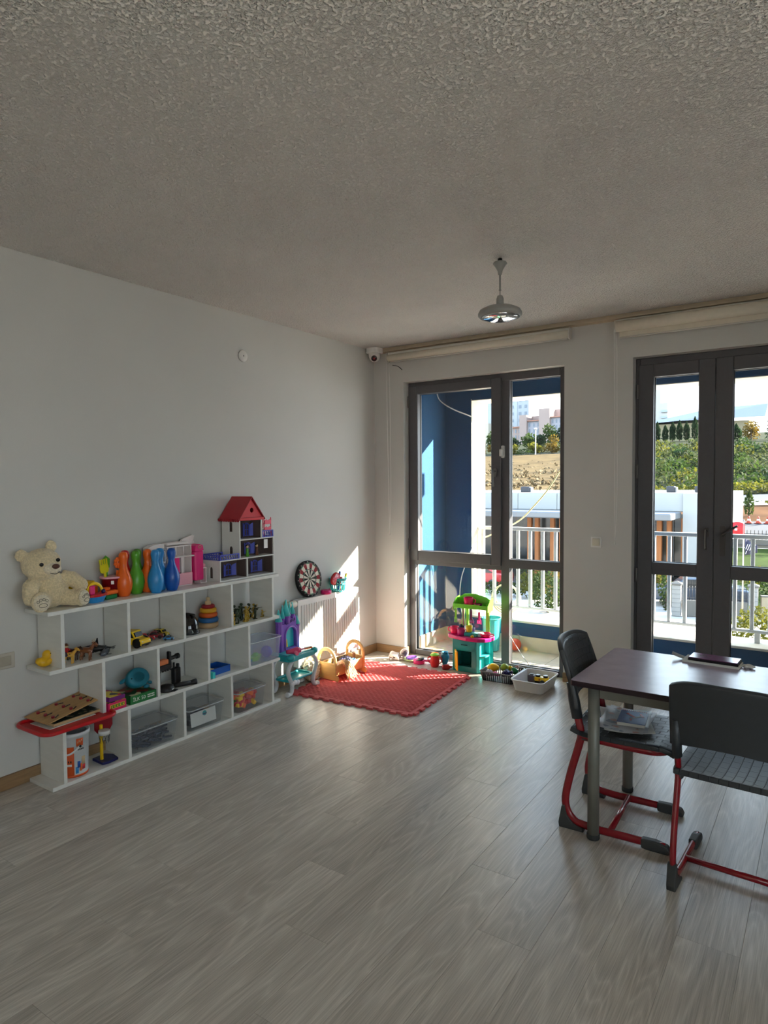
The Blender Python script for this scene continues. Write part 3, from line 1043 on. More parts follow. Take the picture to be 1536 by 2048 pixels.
bush('garden_bush', (1.6, 19.8, -4.5), (0.95, 0.8, 0.95), M_LEAF[2], 1200, 0.08, 'big light green bush low at the right edge of the door')
bush('garden_bush', (1.6, 31.6, -4.2), (1.2, 0.8, 0.7), M_LEAF[0], 600, 0.09, 'green bush on the lawn behind the flagpole')
bush('garden_bush', (0.2, 33.4, -4.0), (0.9, 0.7, 0.6), M_LEAF[2], 500, 0.09, 'bright green bush on the lawn left of the flagpole')
bush('garden_bush', (-2.9, 28.0, -4.5), (0.35, 0.35, 0.9), M_LEAF[0], 400, 0.07, 'climbing green shrub behind the left stone pillar')

# ---------------------------------------------------------------- garden wall, pillars, fence
M_STONE = mat('pale_stone_block', (113, 113, 110), 0.9, 0, 0.1, 3)
def pillar(x, y, label):
    p = empty('stone_pillar', (x, y, -4.5), 0.05, label, 'pillar', 'stone pillars of the garden wall')
    o0 = None
    for i in range(7):
        if o0 is None:
            o = MB().box((0, 0, 0.098), (0.36, 0.36, 0.196), 0.01).build('block', M_STONE, p)
            o0 = o.data
        else:
            o = bpy.data.objects.new('block', o0)
            COL.objects.link(o)
            o.parent = p
        o.location = (0, 0, i * 0.2)
    c_ = MB()
    c_.box((0, 0, 1.44), (0.46, 0.46, 0.08), 0.02)
    c_.add([(-.2, -.2, 1.48), (.2, -.2, 1.48), (.2, .2, 1.48), (-.2, .2, 1.48), (0, 0, 1.58)], [(0, 1, 4), (1, 2, 4), (2, 3, 4), (3, 0, 4)])
    c_.build('cap', M_CONC, p)
pillar(-2.21, 26.85, 'stone pillar with a pointed cap left of the door handles')
pillar(0.73, 27.78, 'stone pillar with a pointed cap right of the flagpole')
gw = empty('garden_wall', (-0.74, 27.3, -4.5), math.atan2(0.93, 2.94), 'low grey garden wall with black iron fence between stone pillars', 'wall')
MB().box((0, 0, 0.36), (2.62, 0.2, 0.72), 0.01).build('base_wall', M_CONC, gw)
MB().box((0, 0, 1.28), (2.62, 0.03, 0.03)).build('rail', M_IRON, gw)
MB().box((0, 0, 0.84), (2.62, 0.03, 0.03)).build('rail', M_IRON, gw)
o0 = None
for i in range(22):
    if o0 is None:
        o = MB().cyl((0, 0, 0.72), (0, 0, 1.36), 0.012, n=6).build('bar', M_IRON, gw)
        o0 = o.data
    else:
        o = bpy.data.objects.new('bar', o0)
        COL.objects.link(o)
        o.parent = gw
    o.location = (-1.26 + 0.12 * i, 0, 0)
gw2 = empty('garden_wall', (2.4, 28.3, -4.5), math.atan2(0.93, 2.94), 'cream garden wall running right from the right stone pillar', 'wall')
MB().box((0, 0, 0.5), (2.9, 0.2, 1.0), 0.01).build('base_wall', mat('cream_wall', (128, 118, 97), 0.9, 0, 0.06, 0.6), gw2)
MB().box((0, 0, 1.02), (2.94, 0.26, 0.06), 0.01).build('coping', M_CONC, gw2)
ff = empty('iron_fence', (5, 40.2, -2.5), label='black iron fence on a grey wall beyond the lawn', cat='fence')
MB().box((0, 0, 0.25), (14, 0.2, 0.5)).build('base_wall', M_CONC, ff)
MB().box((0, 0, 0.85), (14, 0.03, 0.04)).build('rail', M_IRON, ff)
o0 = None
for i in range(70):
    if o0 is None:
        o = MB().box((0, 0, 0.78), (0.03, 0.03, 0.56)).build('bar', M_IRON, ff)
        o0 = o.data
    else:
        o = bpy.data.objects.new('bar', o0)
        COL.objects.link(o)
        o.parent = ff
    o.location = (-6.9 + 0.2 * i, 0, 0)

# ---------------------------------------------------------------- flags
fp = empty('flagpole', (0.465, 26.17, -4.5), label='thin pale flagpole on the lawn carrying two flags', cat='flagpole')
MB().cyl((0, 0, 0), (0, 0, 4.35), 0.035, 0.02, 8).build('pole', mat('pale_pole', (150, 140, 124), 0.5), fp)
MB().cyl((0, 0, 0), (0, 0, 0.12), 0.09, n=10).build('base', M_CONC, fp)
MB().ell((0, 0, 4.38), 0.04, 8, 6).build('finial', M_GFAS, fp)
def flag(name, loc, w, h, m, label, droop):
    P, F = [], []
    n = 10
    for k in range(n + 1):
        t = k / n
        for j in range(2):
            P.append((-w * t, 0.05 * sin(t * 8), -h * j - droop * t * t))
    for k in range(n):
        F.append((2 * k, 2 * k + 1, 2 * k + 3, 2 * k + 2))
    o = MB().add(P, F, True).build(name, m, fix=False)
    sm = o.modifiers.new('thickness', 'SOLIDIFY')
    sm.thickness = 0.006
    o.location = loc
    return tag(o, label, 'flag')
M_RED_F = mat('red_flag_cloth', (147, 15, 22), 0.8, 0, 0.06, 3)
M_WHITE_F = mat('white_flag_cloth', (180, 180, 177), 0.8)
fg = flag('flag', (0.44, 26.17, -0.22), -0.30, 0.62, M_RED_F, 'red flag with white crescent and star flying from the pole', 0.0)
bpy.data.objects.remove(fg)
fr_ = empty('flag', (0.46, 26.14, -0.85), label='red flag with white crescent and star flying from the pole', cat='flag')
q = MB()
P, F = [], []
for k in range(13):
    t = k / 12
    for z in (0.0, 0.58):
        P.append((0.04 - 0.86 * t, 0.04 * sin(t * 7), z + 0.10 * sin(t * 5)))
F = [(2 * k, 2 * k + 1, 2 * k + 3, 2 * k + 2) for k in range(12)]
cl = q.add(P, F, True).build('cloth', M_RED_F, fr_, fix=False)
cl.modifiers.new('thickness', 'SOLIDIFY').thickness = 0.006
star = []
for k in range(10):
    a = pi / 2 + k * pi / 5
    r_ = 0.085 if k % 2 == 0 else 0.034
    star.append((r_ * cos(a), r_ * sin(a)))
MB().prism(star, 0.004, tr(-0.27, -0.055, 0.36) @ rot(0, 0, 0) @ XZ).build('star', M_WHITE_F, fr_)
cres = [(0.15 * cos(a), 0.15 * sin(a)) for a in [radians(40 + 280 * k / 18) for k in range(19)]]
cres += [(0.04 + 0.12 * cos(a), 0.12 * sin(a)) for a in [radians(312 - 264 * k / 16) for k in range(17)]]
MB().prism(cres, 0.004, tr(-0.52, -0.055, 0.33) @ XZ).build('crescent', M_WHITE_F, fr_)
fd = empty('flag', (0.5, 26.17, -1.62), label='dark navy flag with white script hanging below the red flag', cat='flag')
q = MB()
P = []
for k in range(9):
    t = k / 8
    for z in (0.0, 1.0):
        P.append((0.02 + 0.46 * t, 0.05 * sin(t * 9), 0.05 + 0.72 * z - 0.30 * t * z + 0.12 * t * (1 - z)))
cl = q.add(P, [(2 * k, 2 * k + 1, 2 * k + 3, 2 * k + 2) for k in range(8)], True).build('cloth', mat('navy_flag_cloth', (38, 38, 58), 0.8, 0, 0.1, 3), fd, fix=False)
cl.modifiers.new('thickness', 'SOLIDIFY').thickness = 0.006
for x, z, l_ in ((0.10, 0.42, 0.22), (0.17, 0.40, 0.26), (0.24, 0.36, 0.20), (0.08, 0.18, 0.12)):
    MB().box((x, -0.06, z), (0.025, 0.004, l_), 0, T=rot(0, 0.35, 0)).build('script_stroke', M_WHITE_F, fd)

# cones on the car park edge
M_CONE = mat('cone_orange', (140, 49, 28), 0.6)
def cone():
    t = empty('traffic_cone', (0, 0, 0))
    MB().box((0, 0, 0.02), (0.42, 0.42, 0.04), 0.01).build('base', M_CONE, t)
    MB().lathe([(0.15, 0.04), (0.115, 0.17)], 12).build('body', M_CONE, t)
    MB().lathe([(0.115, 0.17), (0.08, 0.30)], 12).build('stripe', M_WHITE_F, t)
    MB().lathe([(0.08, 0.30), (0.035, 0.47)], 12).build('tip', M_CONE, t)
    return t
c0 = cone()
for i, x in enumerate((-2.05, -1.4, -0.78, -0.22, 0.33)):
    o = c0 if i == 0 else copy_tree(c0)
    o.location = (x - 0.35, 45.9, -1.34)
    tag(o, 'orange and white traffic cone in a line before the soil bank, %s from the left' % ('first', 'second', 'third', 'fourth', 'fifth')[i], 'cone', 'cones at the car park edge')

# parked cars
def car(loc, rz, m, label, s=1.0, name='car'):
    t = empty(name, loc, rz, label, 'car')
    t.scale = (s, s, s)
    prof = [(-2.1, 0.28), (-2.12, 0.62), (-1.95, 0.86), (-1.25, 0.92), (-0.65, 1.40), (0.75, 1.44), (1.55, 0.98), (2.05, 0.92), (2.12, 0.55), (2.08, 0.28)]
    MB().prism(prof, 1.66, tr(0, 0.83, 0) @ XZ).build('body', m, t, bev=0.08)
    MB().prism([(-1.05, 0.94), (-0.58, 1.33), (0.70, 1.36), (1.32, 0.98)], 1.70, tr(0, 0.85, 0) @ XZ).build('windows', M_DGLASS, t)
    for x in (-1.32, 1.34):
        for y in (-0.80, 0.80):
            MB().cyl((x, y - 0.1, 0.31), (x, y + 0.1, 0.31), 0.31, n=18).build('wheel', M_ACU, t)
    return t
car((-13.6, 29.6, -4.5), 0.15, mat('red_car_paint', (150, 14, 24), 0.25, 0, 0.02, coat=0.6), 'red parked car in front of the pavilion')
car((-1.75, 29.9, -4.47), 0.2, mat('blue_black_car_paint', (40, 52, 66), 0.25, 0, 0.02, coat=0.6), 'dark blue parked car behind the iron fence')
# ================================================================ SHELF UNIT
M_MEL = mat('white_melamine', (222, 222, 216), 0.38, 0, 0.05, 4, 0.04, 60, stretch=(1, 6, 6))
ZB = (0.02, 0.315, 0.617, 0.915)
SX0, SX1, SY0, SY1 = 0.018, 0.24, -3.215, -1.545
shelf = empty('shelf_unit', (0.02, SY0, 0), label='low white staggered shelf unit against the grey wall, full of toys', cat='shelf')
def spart(mb, name, m, par=None):
    o = mb.build(name, m, par or shelf)
    o.location = (0, 0, 0) if par else -shelf.location
    return o
for z in ZB:
    spart(MB().box(((SX0 + SX1) / 2, (SY0 + SY1) / 2, z - 0.01), (SX1 - SX0, SY1 - SY0, 0.02), 0.0012), 'board', M_MEL)
for lo, hi, ys in ((0, 1, (-3.146, -2.768, -2.386, -2.002, -1.62)), (1, 2, (-2.918, -2.568, -2.191, -1.841)), (2, 3, (-3.140, -2.757, -2.374, -1.989, -1.608))):
    for y in ys:
        spart(MB().box(((SX0 + SX1) / 2, y, (ZB[lo] + ZB[hi] - 0.02) / 2), (SX1 - SX0, 0.019, ZB[hi] - 0.02 - ZB[lo]), 0.0012), 'divider', M_MEL)
Z3, Z2, Z1, Z0 = ZB[3], ZB[2], ZB[1], ZB[0]

# shared plastics
P_RED = plastic('red_plastic', (196, 26, 34))
P_DRED = plastic('dark_red_plastic', (140, 18, 34))
P_ORG = plastic('orange_plastic', (236, 104, 30))
P_YEL = plastic('yellow_plastic', (240, 196, 24))
P_GRN = plastic('green_plastic', (86, 160, 46))
P_DGRN = plastic('deep_green_plastic', (20, 120, 62))
P_LIME = plastic('lime_plastic', (142, 220, 70))
P_BLU = plastic('sky_blue_plastic', (44, 136, 200))
P_DBLU = plastic('deep_blue_plastic', (20, 84, 170))
P_NAVY = plastic('navy_plastic', (26, 28, 90))
P_TEAL = plastic('teal_plastic', (28, 156, 160))
P_TURQ = plastic('turquoise_plastic', (64, 190, 190))
P_PINK = plastic('pink_plastic', (224, 40, 120))
P_LPINK = plastic('pale_pink_plastic', (232, 168, 180))
P_PUR = plastic('purple_plastic', (120, 76, 176))
P_WHT = plastic('white_plastic', (228, 226, 222))
P_BLK = plastic('black_plastic', (16, 16, 18))
P_GRY = plastic('grey_plastic', (120, 120, 124))
P_BRN = plastic('brown_plastic', (104, 58, 32))
P_CREAM = plastic('cream_wood', (206, 178, 136), 0.55)
M_EYE = mat('black_bead', (8, 8, 9), 0.12)

# ---------------------------------------------------------------- teddy bear
def plush_mat(name, col):
    return mat(name, col, 0.95, 0, 0.16, 120, 0.9, 240, spec=0.1, sheen=0.35)
M_PLUSH = plush_mat('cream_plush', (222, 204, 166))
M_PLUSH2 = plush_mat('pale_plush', (228, 216, 190))
clouds = bpy.data.textures.new('plush_curl', 'CLOUDS')
clouds.noise_scale = 0.012
clouds.noise_depth = 1
def plush(o, vox=0.0055, disp=0.007):
    rm = o.modifiers.new('merge', 'REMESH')
    rm.mode = 'VOXEL'
    rm.voxel_size = vox
    rm.use_smooth_shade = True
    sm = o.modifiers.new('smooth', 'SMOOTH')
    sm.factor = 0.5
    sm.iterations = 4
    if disp:
        d = o.modifiers.new('curl', 'DISPLACE')
        d.texture = clouds
        d.strength = disp
        d.mid_level = 0.5
        d.texture_coords = 'LOCAL'
bear = empty('teddy_bear', (0.10, -3.115, Z3), label='cream plush teddy bear sitting at the left end of the shelf', cat='teddy bear')
b = MB()
b.ell((0, -0.005, 0.085), (0.075, 0.088, 0.088))
b.ell((0.005, -0.022, 0.135), (0.062, 0.075, 0.07))
hc = Vector((0.02, -0.062, 0.235))
b.ell(hc, (0.082, 0.098, 0.078), T=rot(0.18, 0, 0))
b.ell(hc + Vector((0.03, -0.0, -0.03)), (0.06, 0.085, 0.048), T=rot(0.18, 0, 0))
b.ell((-0.01, -0.145, 0.282), (0.018, 0.032, 0.032))
b.ell((-0.01, 0.01, 0.316), (0.018, 0.030, 0.034))
b.tube([(0.0, -0.075, 0.150), (0.035, -0.125, 0.125), (0.055, -0.140, 0.075)], [0.036, 0.040, 0.036], 10)
b.ell((0.06, -0.139, 0.066), 0.036)
b.tube([(0.0, 0.055, 0.155), (0.03, 0.095, 0.140), (0.065, 0.120, 0.112)], [0.036, 0.041, 0.036], 10)
b.ell((0.068, 0.122, 0.108), 0.036)
b.tube([(0.02, -0.055, 0.05), (0.075, -0.095, 0.046), (0.105, -0.114, 0.050)], [0.045, 0.043, 0.044], 10)
b.ell((0.108, -0.116, 0.052), (0.026, 0.048, 0.052))
b.tube([(0.02, 0.045, 0.05), (0.08, 0.080, 0.044), (0.105, 0.098, 0.046)], [0.045, 0.042, 0.042], 10)
b.ell((0.108, 0.100, 0.047), (0.026, 0.048, 0.046), T=rot(0, 0, 0.35))
plush(b.build('body', M_PLUSH, bear))
mz = MB().ell(hc + Vector((0.085, 0.012, -0.022)), (0.030, 0.046, 0.030))
plush(mz.build('muzzle', M_PLUSH2, bear), 0.004, 0.0)
MB().ell(hc + Vector((0.112, 0.016, -0.008)), (0.012, 0.020, 0.013)).build('nose', mat('brown_nose', (82, 44, 30), 0.4), bear)
for dy, dz in ((-0.040, 0.004), (0.046, 0.020)):
    MB().ell(hc + Vector((0.080, dy, dz)), (0.008, 0.011, 0.010), 12, 8).build('eye', M_EYE, bear)
MB().tube(spline([hc + Vector((0.108, -0.012, -0.040)), hc + Vector((0.114, 0.014, -0.046)), hc + Vector((0.106, 0.038, -0.036))], 4), 0.0016, 6).build('mouth', M_EYE, bear)
M_PRINT = mat('dark_brown_print', (48, 38, 32), 0.8)
for sx, (fy, fz, rz_, ry) in ((0, (-0.121, 0.053, -0.14, -0.1)), (1, (0.106, 0.047, 0.36, -0.1))):
    T = tr(0.130, fy, fz) @ rot(0, ry, rz_)
    pd = MB(T).lathe([(0.0005, 0.012), (0.024, 0.009), (0.036, 0.004), (0.040, -0.002), (0.038, -0.008)], 20, T=rot(0, pi / 2, 0))
    pd = pd.build('foot_pad', M_PLUSH2, bear)
    pr = MB(T)
    ov = [(0.0125, 0.020 * cos(a) , -0.014 + 0.010 * sin(a)) for a in [2 * pi * k / 16 for k in range(16)]]
    pr.tube(ov, 0.0011, 5, closed=True)
    for ty, tz in ((-0.022, 0.006), (-0.009, 0.014), (0.006, 0.015), (0.020, 0.008)):
        pr.tube([(0.0105, ty + 0.006 * cos(a), tz + 0.006 * sin(a)) for a in [2 * pi * k / 12 for k in range(12)]], 0.0011, 5, closed=True)
    pr.build('paw_print', M_PRINT, pd)

# ---------------------------------------------------------------- beach toys
# yellow tipper truck behind the bear's arm
tk = empty('toy_truck', (0.045, -2.935, Z3), 0.1, 'orange-yellow toy tipper behind the teddy bear\'s arm', 'toy truck')
MB().prism([(-0.05, 0.035), (0.06, 0.035), (0.075, 0.105), (-0.065, 0.105)], 0.085, tr(-0.0425, 0, 0) @ YZ).build('tipper', P_YEL, tk)
MB().box((0, 0.0, 0.028), (0.075, 0.13, 0.02), 0.004).build('chassis', P_ORG, tk)
for y in (-0.04, 0.04):
    for x in (-0.034, 0.034):
        MB().cyl((x - 0.008, y, 0.02), (x + 0.008, y, 0.02), 0.02, n=14).build('wheel', P_BLK, tk)
MB().box((0, 0.085, 0.05), (0.07, 0.04, 0.045), 0.006).build('cab', P_ORG, tk)
# boat
bt = empty('toy_boat', (0.165, -2.905, Z3), 0.15, 'blue and red toy boat with a yellow arch handle', 'toy boat')
def hull(sx, sy, z0, z1, k0, k1):
    pr = []
    n = 20
    P, F = [], []
    for z, k_ in ((z0, k0), (z1, k1)):
        for i in range(n):
            a = 2 * pi * i / n
            P.append((sx * k_ * cos(a), sy * k_ * (sin(a) if sin(a) < 0.6 else sin(a) * 1.12), z))
    F = [(i, (i + 1) % n, n + (i + 1) % n, n + i) for i in range(n)] + [tuple(range(n))[::-1], tuple(range(n, 2 * n))]
    return P, F
MB().add(*hull(0.036, 0.058, 0, 0.032, 0.72, 1.0)).build('hull', P_BLU, bt)
MB().add(*hull(0.036, 0.058, 0.032, 0.045, 1.08, 1.1)).build('deck', P_RED, bt)
MB().tube(spline([(0, -0.055, 0.042), (0, -0.045, 0.085), (0, -0.01, 0.103), (0, 0.03, 0.085), (0, 0.048, 0.042)], 6), 0.0055, 8, flat=(1.6, 0.8)).build('arch_handle', P_YEL, bt)
MB().box((0, -0.03, 0.07), (0.036, 0.03, 0.05), 0.006).build('cabin', P_PINK, bt)
MB().ell((0.01, 0.042, 0.054), 0.012, 12, 8).build('ball', P_NAVY, bt)
# little orange and green ferry block
fb = empty('toy_ferry', (0.13, -2.803, Z3), 0.1, 'small orange and green plastic toy ferry beside the red bucket', 'toy boat')
MB().box((0, 0, 0.013), (0.055, 0.075, 0.026), 0.006).build('hull', P_DGRN, fb)
MB().box((0, 0, 0.037), (0.058, 0.085, 0.022), 0.005).build('deck', P_ORG, fb)
MB().box((-0.012, -0.01, 0.056), (0.03, 0.04, 0.018), 0.004).build('cabin', P_ORG, fb)
# red bucket with spades
bk = empty('toy_bucket', (0.082, -2.757, Z3), 0, 'red plastic beach bucket behind the orange pin', 'bucket')
MB().lathe([(0.0, 0.004), (0.040, 0.004), (0.042, 0.0), (0.054, 0.11), (0.059, 0.11), (0.059, 0.116), (0.050, 0.116), (0.039, 0.008), (0.0, 0.008)], 24).build('pail', P_DRED, bk)
MB().lathe([(0.0565, 0.108), (0.0605, 0.108), (0.0605, 0.118), (0.0565, 0.118)], 24).build('rim', P_LPINK, bk)
MB().box((0.050, -0.024, 0.088), (0.004, 0.016, 0.02), 0.001, rz=-0.45).build('sticker', P_WHT, bk)
def spade(name, label, y, x, lean, h, m, kind):
    o = empty(name, (0.082 + x, -2.757 + y, Z3 + 0.012), label=label, cat='sand tool', group='sand tools in the red bucket', rot=(lean, 0.06, 0))
    MB().tube([(0, 0, 0), (0, 0, h * 0.62)], 0.0085, 8, flat=(1.0, 0.7)).build('handle', m, o)
    if kind == 'fork':
        q = MB()
        q.prism(rrect(0.052, 0.05, 0.014), 0.006, tr(-0.003, 0, h * 0.70) @ YZ)
        for yy in (-0.020, -0.007, 0.007, 0.020):
            q.box((0, yy, h * 0.70 + 0.035), (0.006, 0.009, 0.04), 0.002)
        q.build('fork_head', m, o)
    elif kind == 'lion':
        q = MB()
        for k_ in range(9):
            a = 2 * pi * k_ / 9
            q.ell((0, 0.020 * cos(a), h * 0.82 + 0.024 * sin(a)), (0.008, 0.011, 0.011), 8, 6)
        q.ell((0.003, 0, h * 0.82), (0.012, 0.020, 0.022), 12, 8)
        q.build('lion_mane', m, o)
        for yy in (-0.008, 0.008):
            MB().ell((0.014, yy, h * 0.84), 0.003, 8, 6).build('eye', M_EYE, o)
    else:
        MB().prism([(-0.02, -0.03), (0.02, -0.03), (0.024, 0.02), (0.0, 0.042), (-0.024, 0.02)], 0.006, tr(-0.003, 0, h * 0.78) @ YZ).build('blade', m, o)
spade('sand_fork', 'yellow plastic sand fork leaning left in the red bucket', -0.024, 0.004, 0.16, 0.225, plastic('lemon_plastic', (216, 206, 30)), 'fork')
spade('sand_spade', 'green plastic sand spade at the back of the red bucket', -0.008, -0.026, 0.06, 0.235, P_GRN, 'blade')
spade('sand_rake', 'orange lion-headed sand tool in the red bucket', 0.018, 0.010, -0.10, 0.222, P_ORG, 'lion')

# ---------------------------------------------------------------- bowling pins
pin = MB().lathe([(0.0000, 0.0), (0.0276, 0.0), (0.0310, 0.006), (0.0425, 0.035), (0.0477, 0.068), (0.0460, 0.09), (0.0379, 0.12), (0.0253, 0.15), (0.0190, 0.175), (0.0190, 0.19), (0.0236, 0.208), (0.0259, 0.226), (0.0236, 0.242), (0.0149, 0.252), (0.0000, 0.255)], 24)
pin0 = None
for col, m, x, y, lb in (('orange', P_ORG, 0.125, -2.704, 'orange bowling pin standing in front of the red bucket'),
                         ('red', P_RED, 0.052, -2.644, 'red bowling pin hidden behind the front orange pin'),
                         ('green', P_GRN, 0.110, -2.612, 'green bowling pin in the front between two orange pins'),
                         ('green', P_GRN, 0.045, -2.556, 'green bowling pin half hidden behind the front green pin'),
                         ('orange', P_ORG, 0.110, -2.532, 'orange bowling pin between the green and blue pins'),
                         ('blue', P_BLU, 0.046, -2.468, 'blue bowling pin farthest back, against the wall'),
                         ('blue', P_BLU, 0.178, -2.528, 'blue bowling pin at the front edge beside the orange pin'),
                         ('blue', P_BLU, 0.122, -2.454, 'blue bowling pin in the middle of the blue pins'),
                         ('blue', P_DBLU, 0.184, -2.418, 'bright blue bowling pin at the right end of the row')):
    o = pin.build('bowling_pin', m)
    o.location = (x, y, Z3)
    tag(o, lb, 'bowling pin', 'plastic bowling pins on the shelf')

# ---------------------------------------------------------------- white and pink doll kitchen
M_DWH = plastic('doll_white', (226, 218, 214))
dk = empty('doll_kitchen', (0.06, -2.31, Z3), label='white and pink doll kitchen playset between pins and doll house', cat='playset')
def box_open(mb, x0, x1, y0, y1, z0, z1, t=0.006, back=True):
    """carcass open towards +X"""
    mb.box(((x0 + x1) / 2, (y0 + y1) / 2, z0 + t / 2), (x1 - x0, y1 - y0, t))
    mb.box(((x0 + x1) / 2, (y0 + y1) / 2, z1 - t / 2), (x1 - x0, y1 - y0, t))
    for y in (y0 + t / 2, y1 - t / 2):
        mb.box(((x0 + x1) / 2, y, (z0 + z1) / 2), (x1 - x0, t, z1 - z0 - 2 * t))
    if back:
        mb.box((x0 + t / 2, (y0 + y1) / 2, (z0 + z1) / 2), (t, y1 - y0 - 2 * t, z1 - z0 - 2 * t))
q = MB()
box_open(q, -0.02, 0.04, -0.20, -0.085, 0.0, 0.16)
box_open(q, -0.02, 0.045, -0.20, -0.085, 0.16, 0.245)
q.prism([(-0.20, 0.245), (-0.085, 0.245), (-0.085, 0.272), (-0.12, 0.275), (-0.17, 0.268), (-0.20, 0.255)], 0.05, tr(-0.02, 0, 0) @ YZ)
q.build('arch_cabinet', M_DWH, dk)
MB().tube(spline([(0.046, -0.195, 0.17), (0.046, -0.185, 0.225), (0.046, -0.142, 0.242), (0.046, -0.10, 0.225), (0.046, -0.09, 0.17)], 5), 0.006, 6).build('arch_trim', M_DWH, dk)
MB().box((0.044, -0.142, 0.05), (0.006, 0.10, 0.085), 0.003).build('drawer', P_LPINK, dk)
q = MB()
box_open(q, -0.02, 0.05, -0.08, 0.105, 0.185, 0.255)
for y in (-0.018, 0.044):
    q.box((0.015, y, 0.22), (0.065, 0.005, 0.06))
q.box((0.012, 0.012, 0.268), (0.06, 0.17, 0.016), 0.004)
box_open(q, -0.02, 0.05, -0.08, 0.03, 0.0, 0.185)
box_open(q, -0.02, 0.05, 0.03, 0.105, 0.0, 0.185)
q.build('cubby_cabinet', M_DWH, dk)
MB().box((0.053, -0.018, 0.13), (0.006, 0.052, 0.105), 0.003).build('door', P_PINK, dk)
MB().box((0.056, 0.045, 0.045), (0.012, 0.115, 0.075), 0.004).build('drawer', P_LPINK, dk)
MB().box((0.063, 0.0, 0.085), (0.004, 0.022, 0.006), 0.001).build('handle', P_BLK, dk)
MB().box((0.058, 0.012, 0.186), (0.028, 0.20, 0.008), 0.003).build('worktop', M_DWH, dk)
fg_ = MB()
fg_.box((0.045, 0.148, 0.118), (0.062, 0.07, 0.19), 0.008)
fg_.prism([(0.113, 0.213), (0.183, 0.213), (0.176, 0.245), (0.148, 0.256), (0.120, 0.245)], 0.06, tr(0.014, 0, 0) @ YZ)
fg_.build('fridge', P_PINK, dk)
MB().tube([(0.078, 0.148 + 0.012 * cos(a), 0.238 + 0.008 * sin(a)) for a in [2 * pi * k / 12 for k in range(12)]], 0.002, 5, closed=True).build('swirl_print', P_CREAM, dk)
q = MB()
q.prism([(0.075, 0.25), (0.17, 0.27), (0.185, 0.305), (0.165, 0.31), (0.085, 0.285), (0.075, 0.27)], 0.015, tr(-0.03, 0, 0) @ YZ)
q.box((-0.023, 0.13, 0.14), (0.012, 0.11, 0.26), 0.002)
q.build('back_board', M_DWH, dk)
q = MB()
box_open(q, 0.0, 0.06, 0.165, 0.215, 0.0, 0.10)
q.build('side_cabinet', M_DWH, dk)
MB().box((0.03, 0.19, 0.112), (0.05, 0.045, 0.022), 0.003).build('side_drawer', P_LPINK, dk)

# ---------------------------------------------------------------- doll house
M_HW = mat('white_doll_house_board', (218, 218, 212), 0.6, 0, 0.03, 10)
M_HIN = mat('brown_doll_house_inside', (88, 74, 70), 0.8, 0, 0.06, 10)
M_HRED = mat('red_doll_house_roof', (164, 24, 38), 0.55, 0, 0.06, 12)
M_HBLU = mat('blue_doll_house_trim', (76, 86, 184), 0.5, 0, 0.05, 12)
dh = empty('doll_house', (0.115, -1.80, Z3), label='tall white wooden doll house with red gable roof and blue shutters', cat='doll house')
def arch(w, h, n=8, cy=0.0, z0=0.0):
    """outline of an arched opening in (y, z)"""
    P = [(cy + w / 2, z0)]
    for k_ in range(n + 1):
        a = pi * k_ / n
        P.append((cy + w / 2 * cos(a), z0 + h - w / 2 + w / 2 * sin(a)))
    P.append((cy - w / 2, z0))
    return P
X0, X1 = -0.085, 0.085
YA, YB_, YC, YD = -0.253, -0.077, 0.128, 0.252      # left end, tower left, tower right, right end
Zg, Zm, Zt = 0.139, 0.264, 0.403
t = 0.008
# side walls (outline in x,z, thickness along y)
def side(y, z0, z1, holes, name='wall', m=M_HW, x0=X0, x1=X1):
    o = MB().prism([(x0, z0), (x1, z0), (x1, z1), (x0, z1)], t, tr(0, y + t, 0) @ XZ, holes)
    return o.build(name, m, dh)
side(YA, t, Zg - t, [arch(0.032, 0.075, cy=0.0, z0=0.02)])
side(YB_, Zg, Zt, [arch(0.034, 0.060, cy=0.0, z0=Zg + 0.018), arch(0.034, 0.070, cy=0.0, z0=Zm + 0.05)])
side(YD - t, t, Zg - t, None)
side(YD - t, Zg, Zm - t, None)
side(YC, Zm, Zt, None)
side(0.0 - 0.012, t, Zg - t, None, 'partition')
# floors
for y0, y1, z in ((YA, YD, 0.0), (YA, YD, Zg - t), (YB_ + t, YD, Zm - t)):
    MB().box(((X0 + X1) / 2, (y0 + y1) / 2, z + t / 2), (X1 - X0, y1 - y0, t), 0.0008).build('floor_board', M_HW, dh)
MB().box((0, (YB_ + YC) / 2 + 0.004, Zt - 0.003), (X1 - X0, YC - YB_ - 0.008, 0.006)).build('floor_board', M_HW, dh)
XI = X1 - 0.10       # rooms are shallower than the house
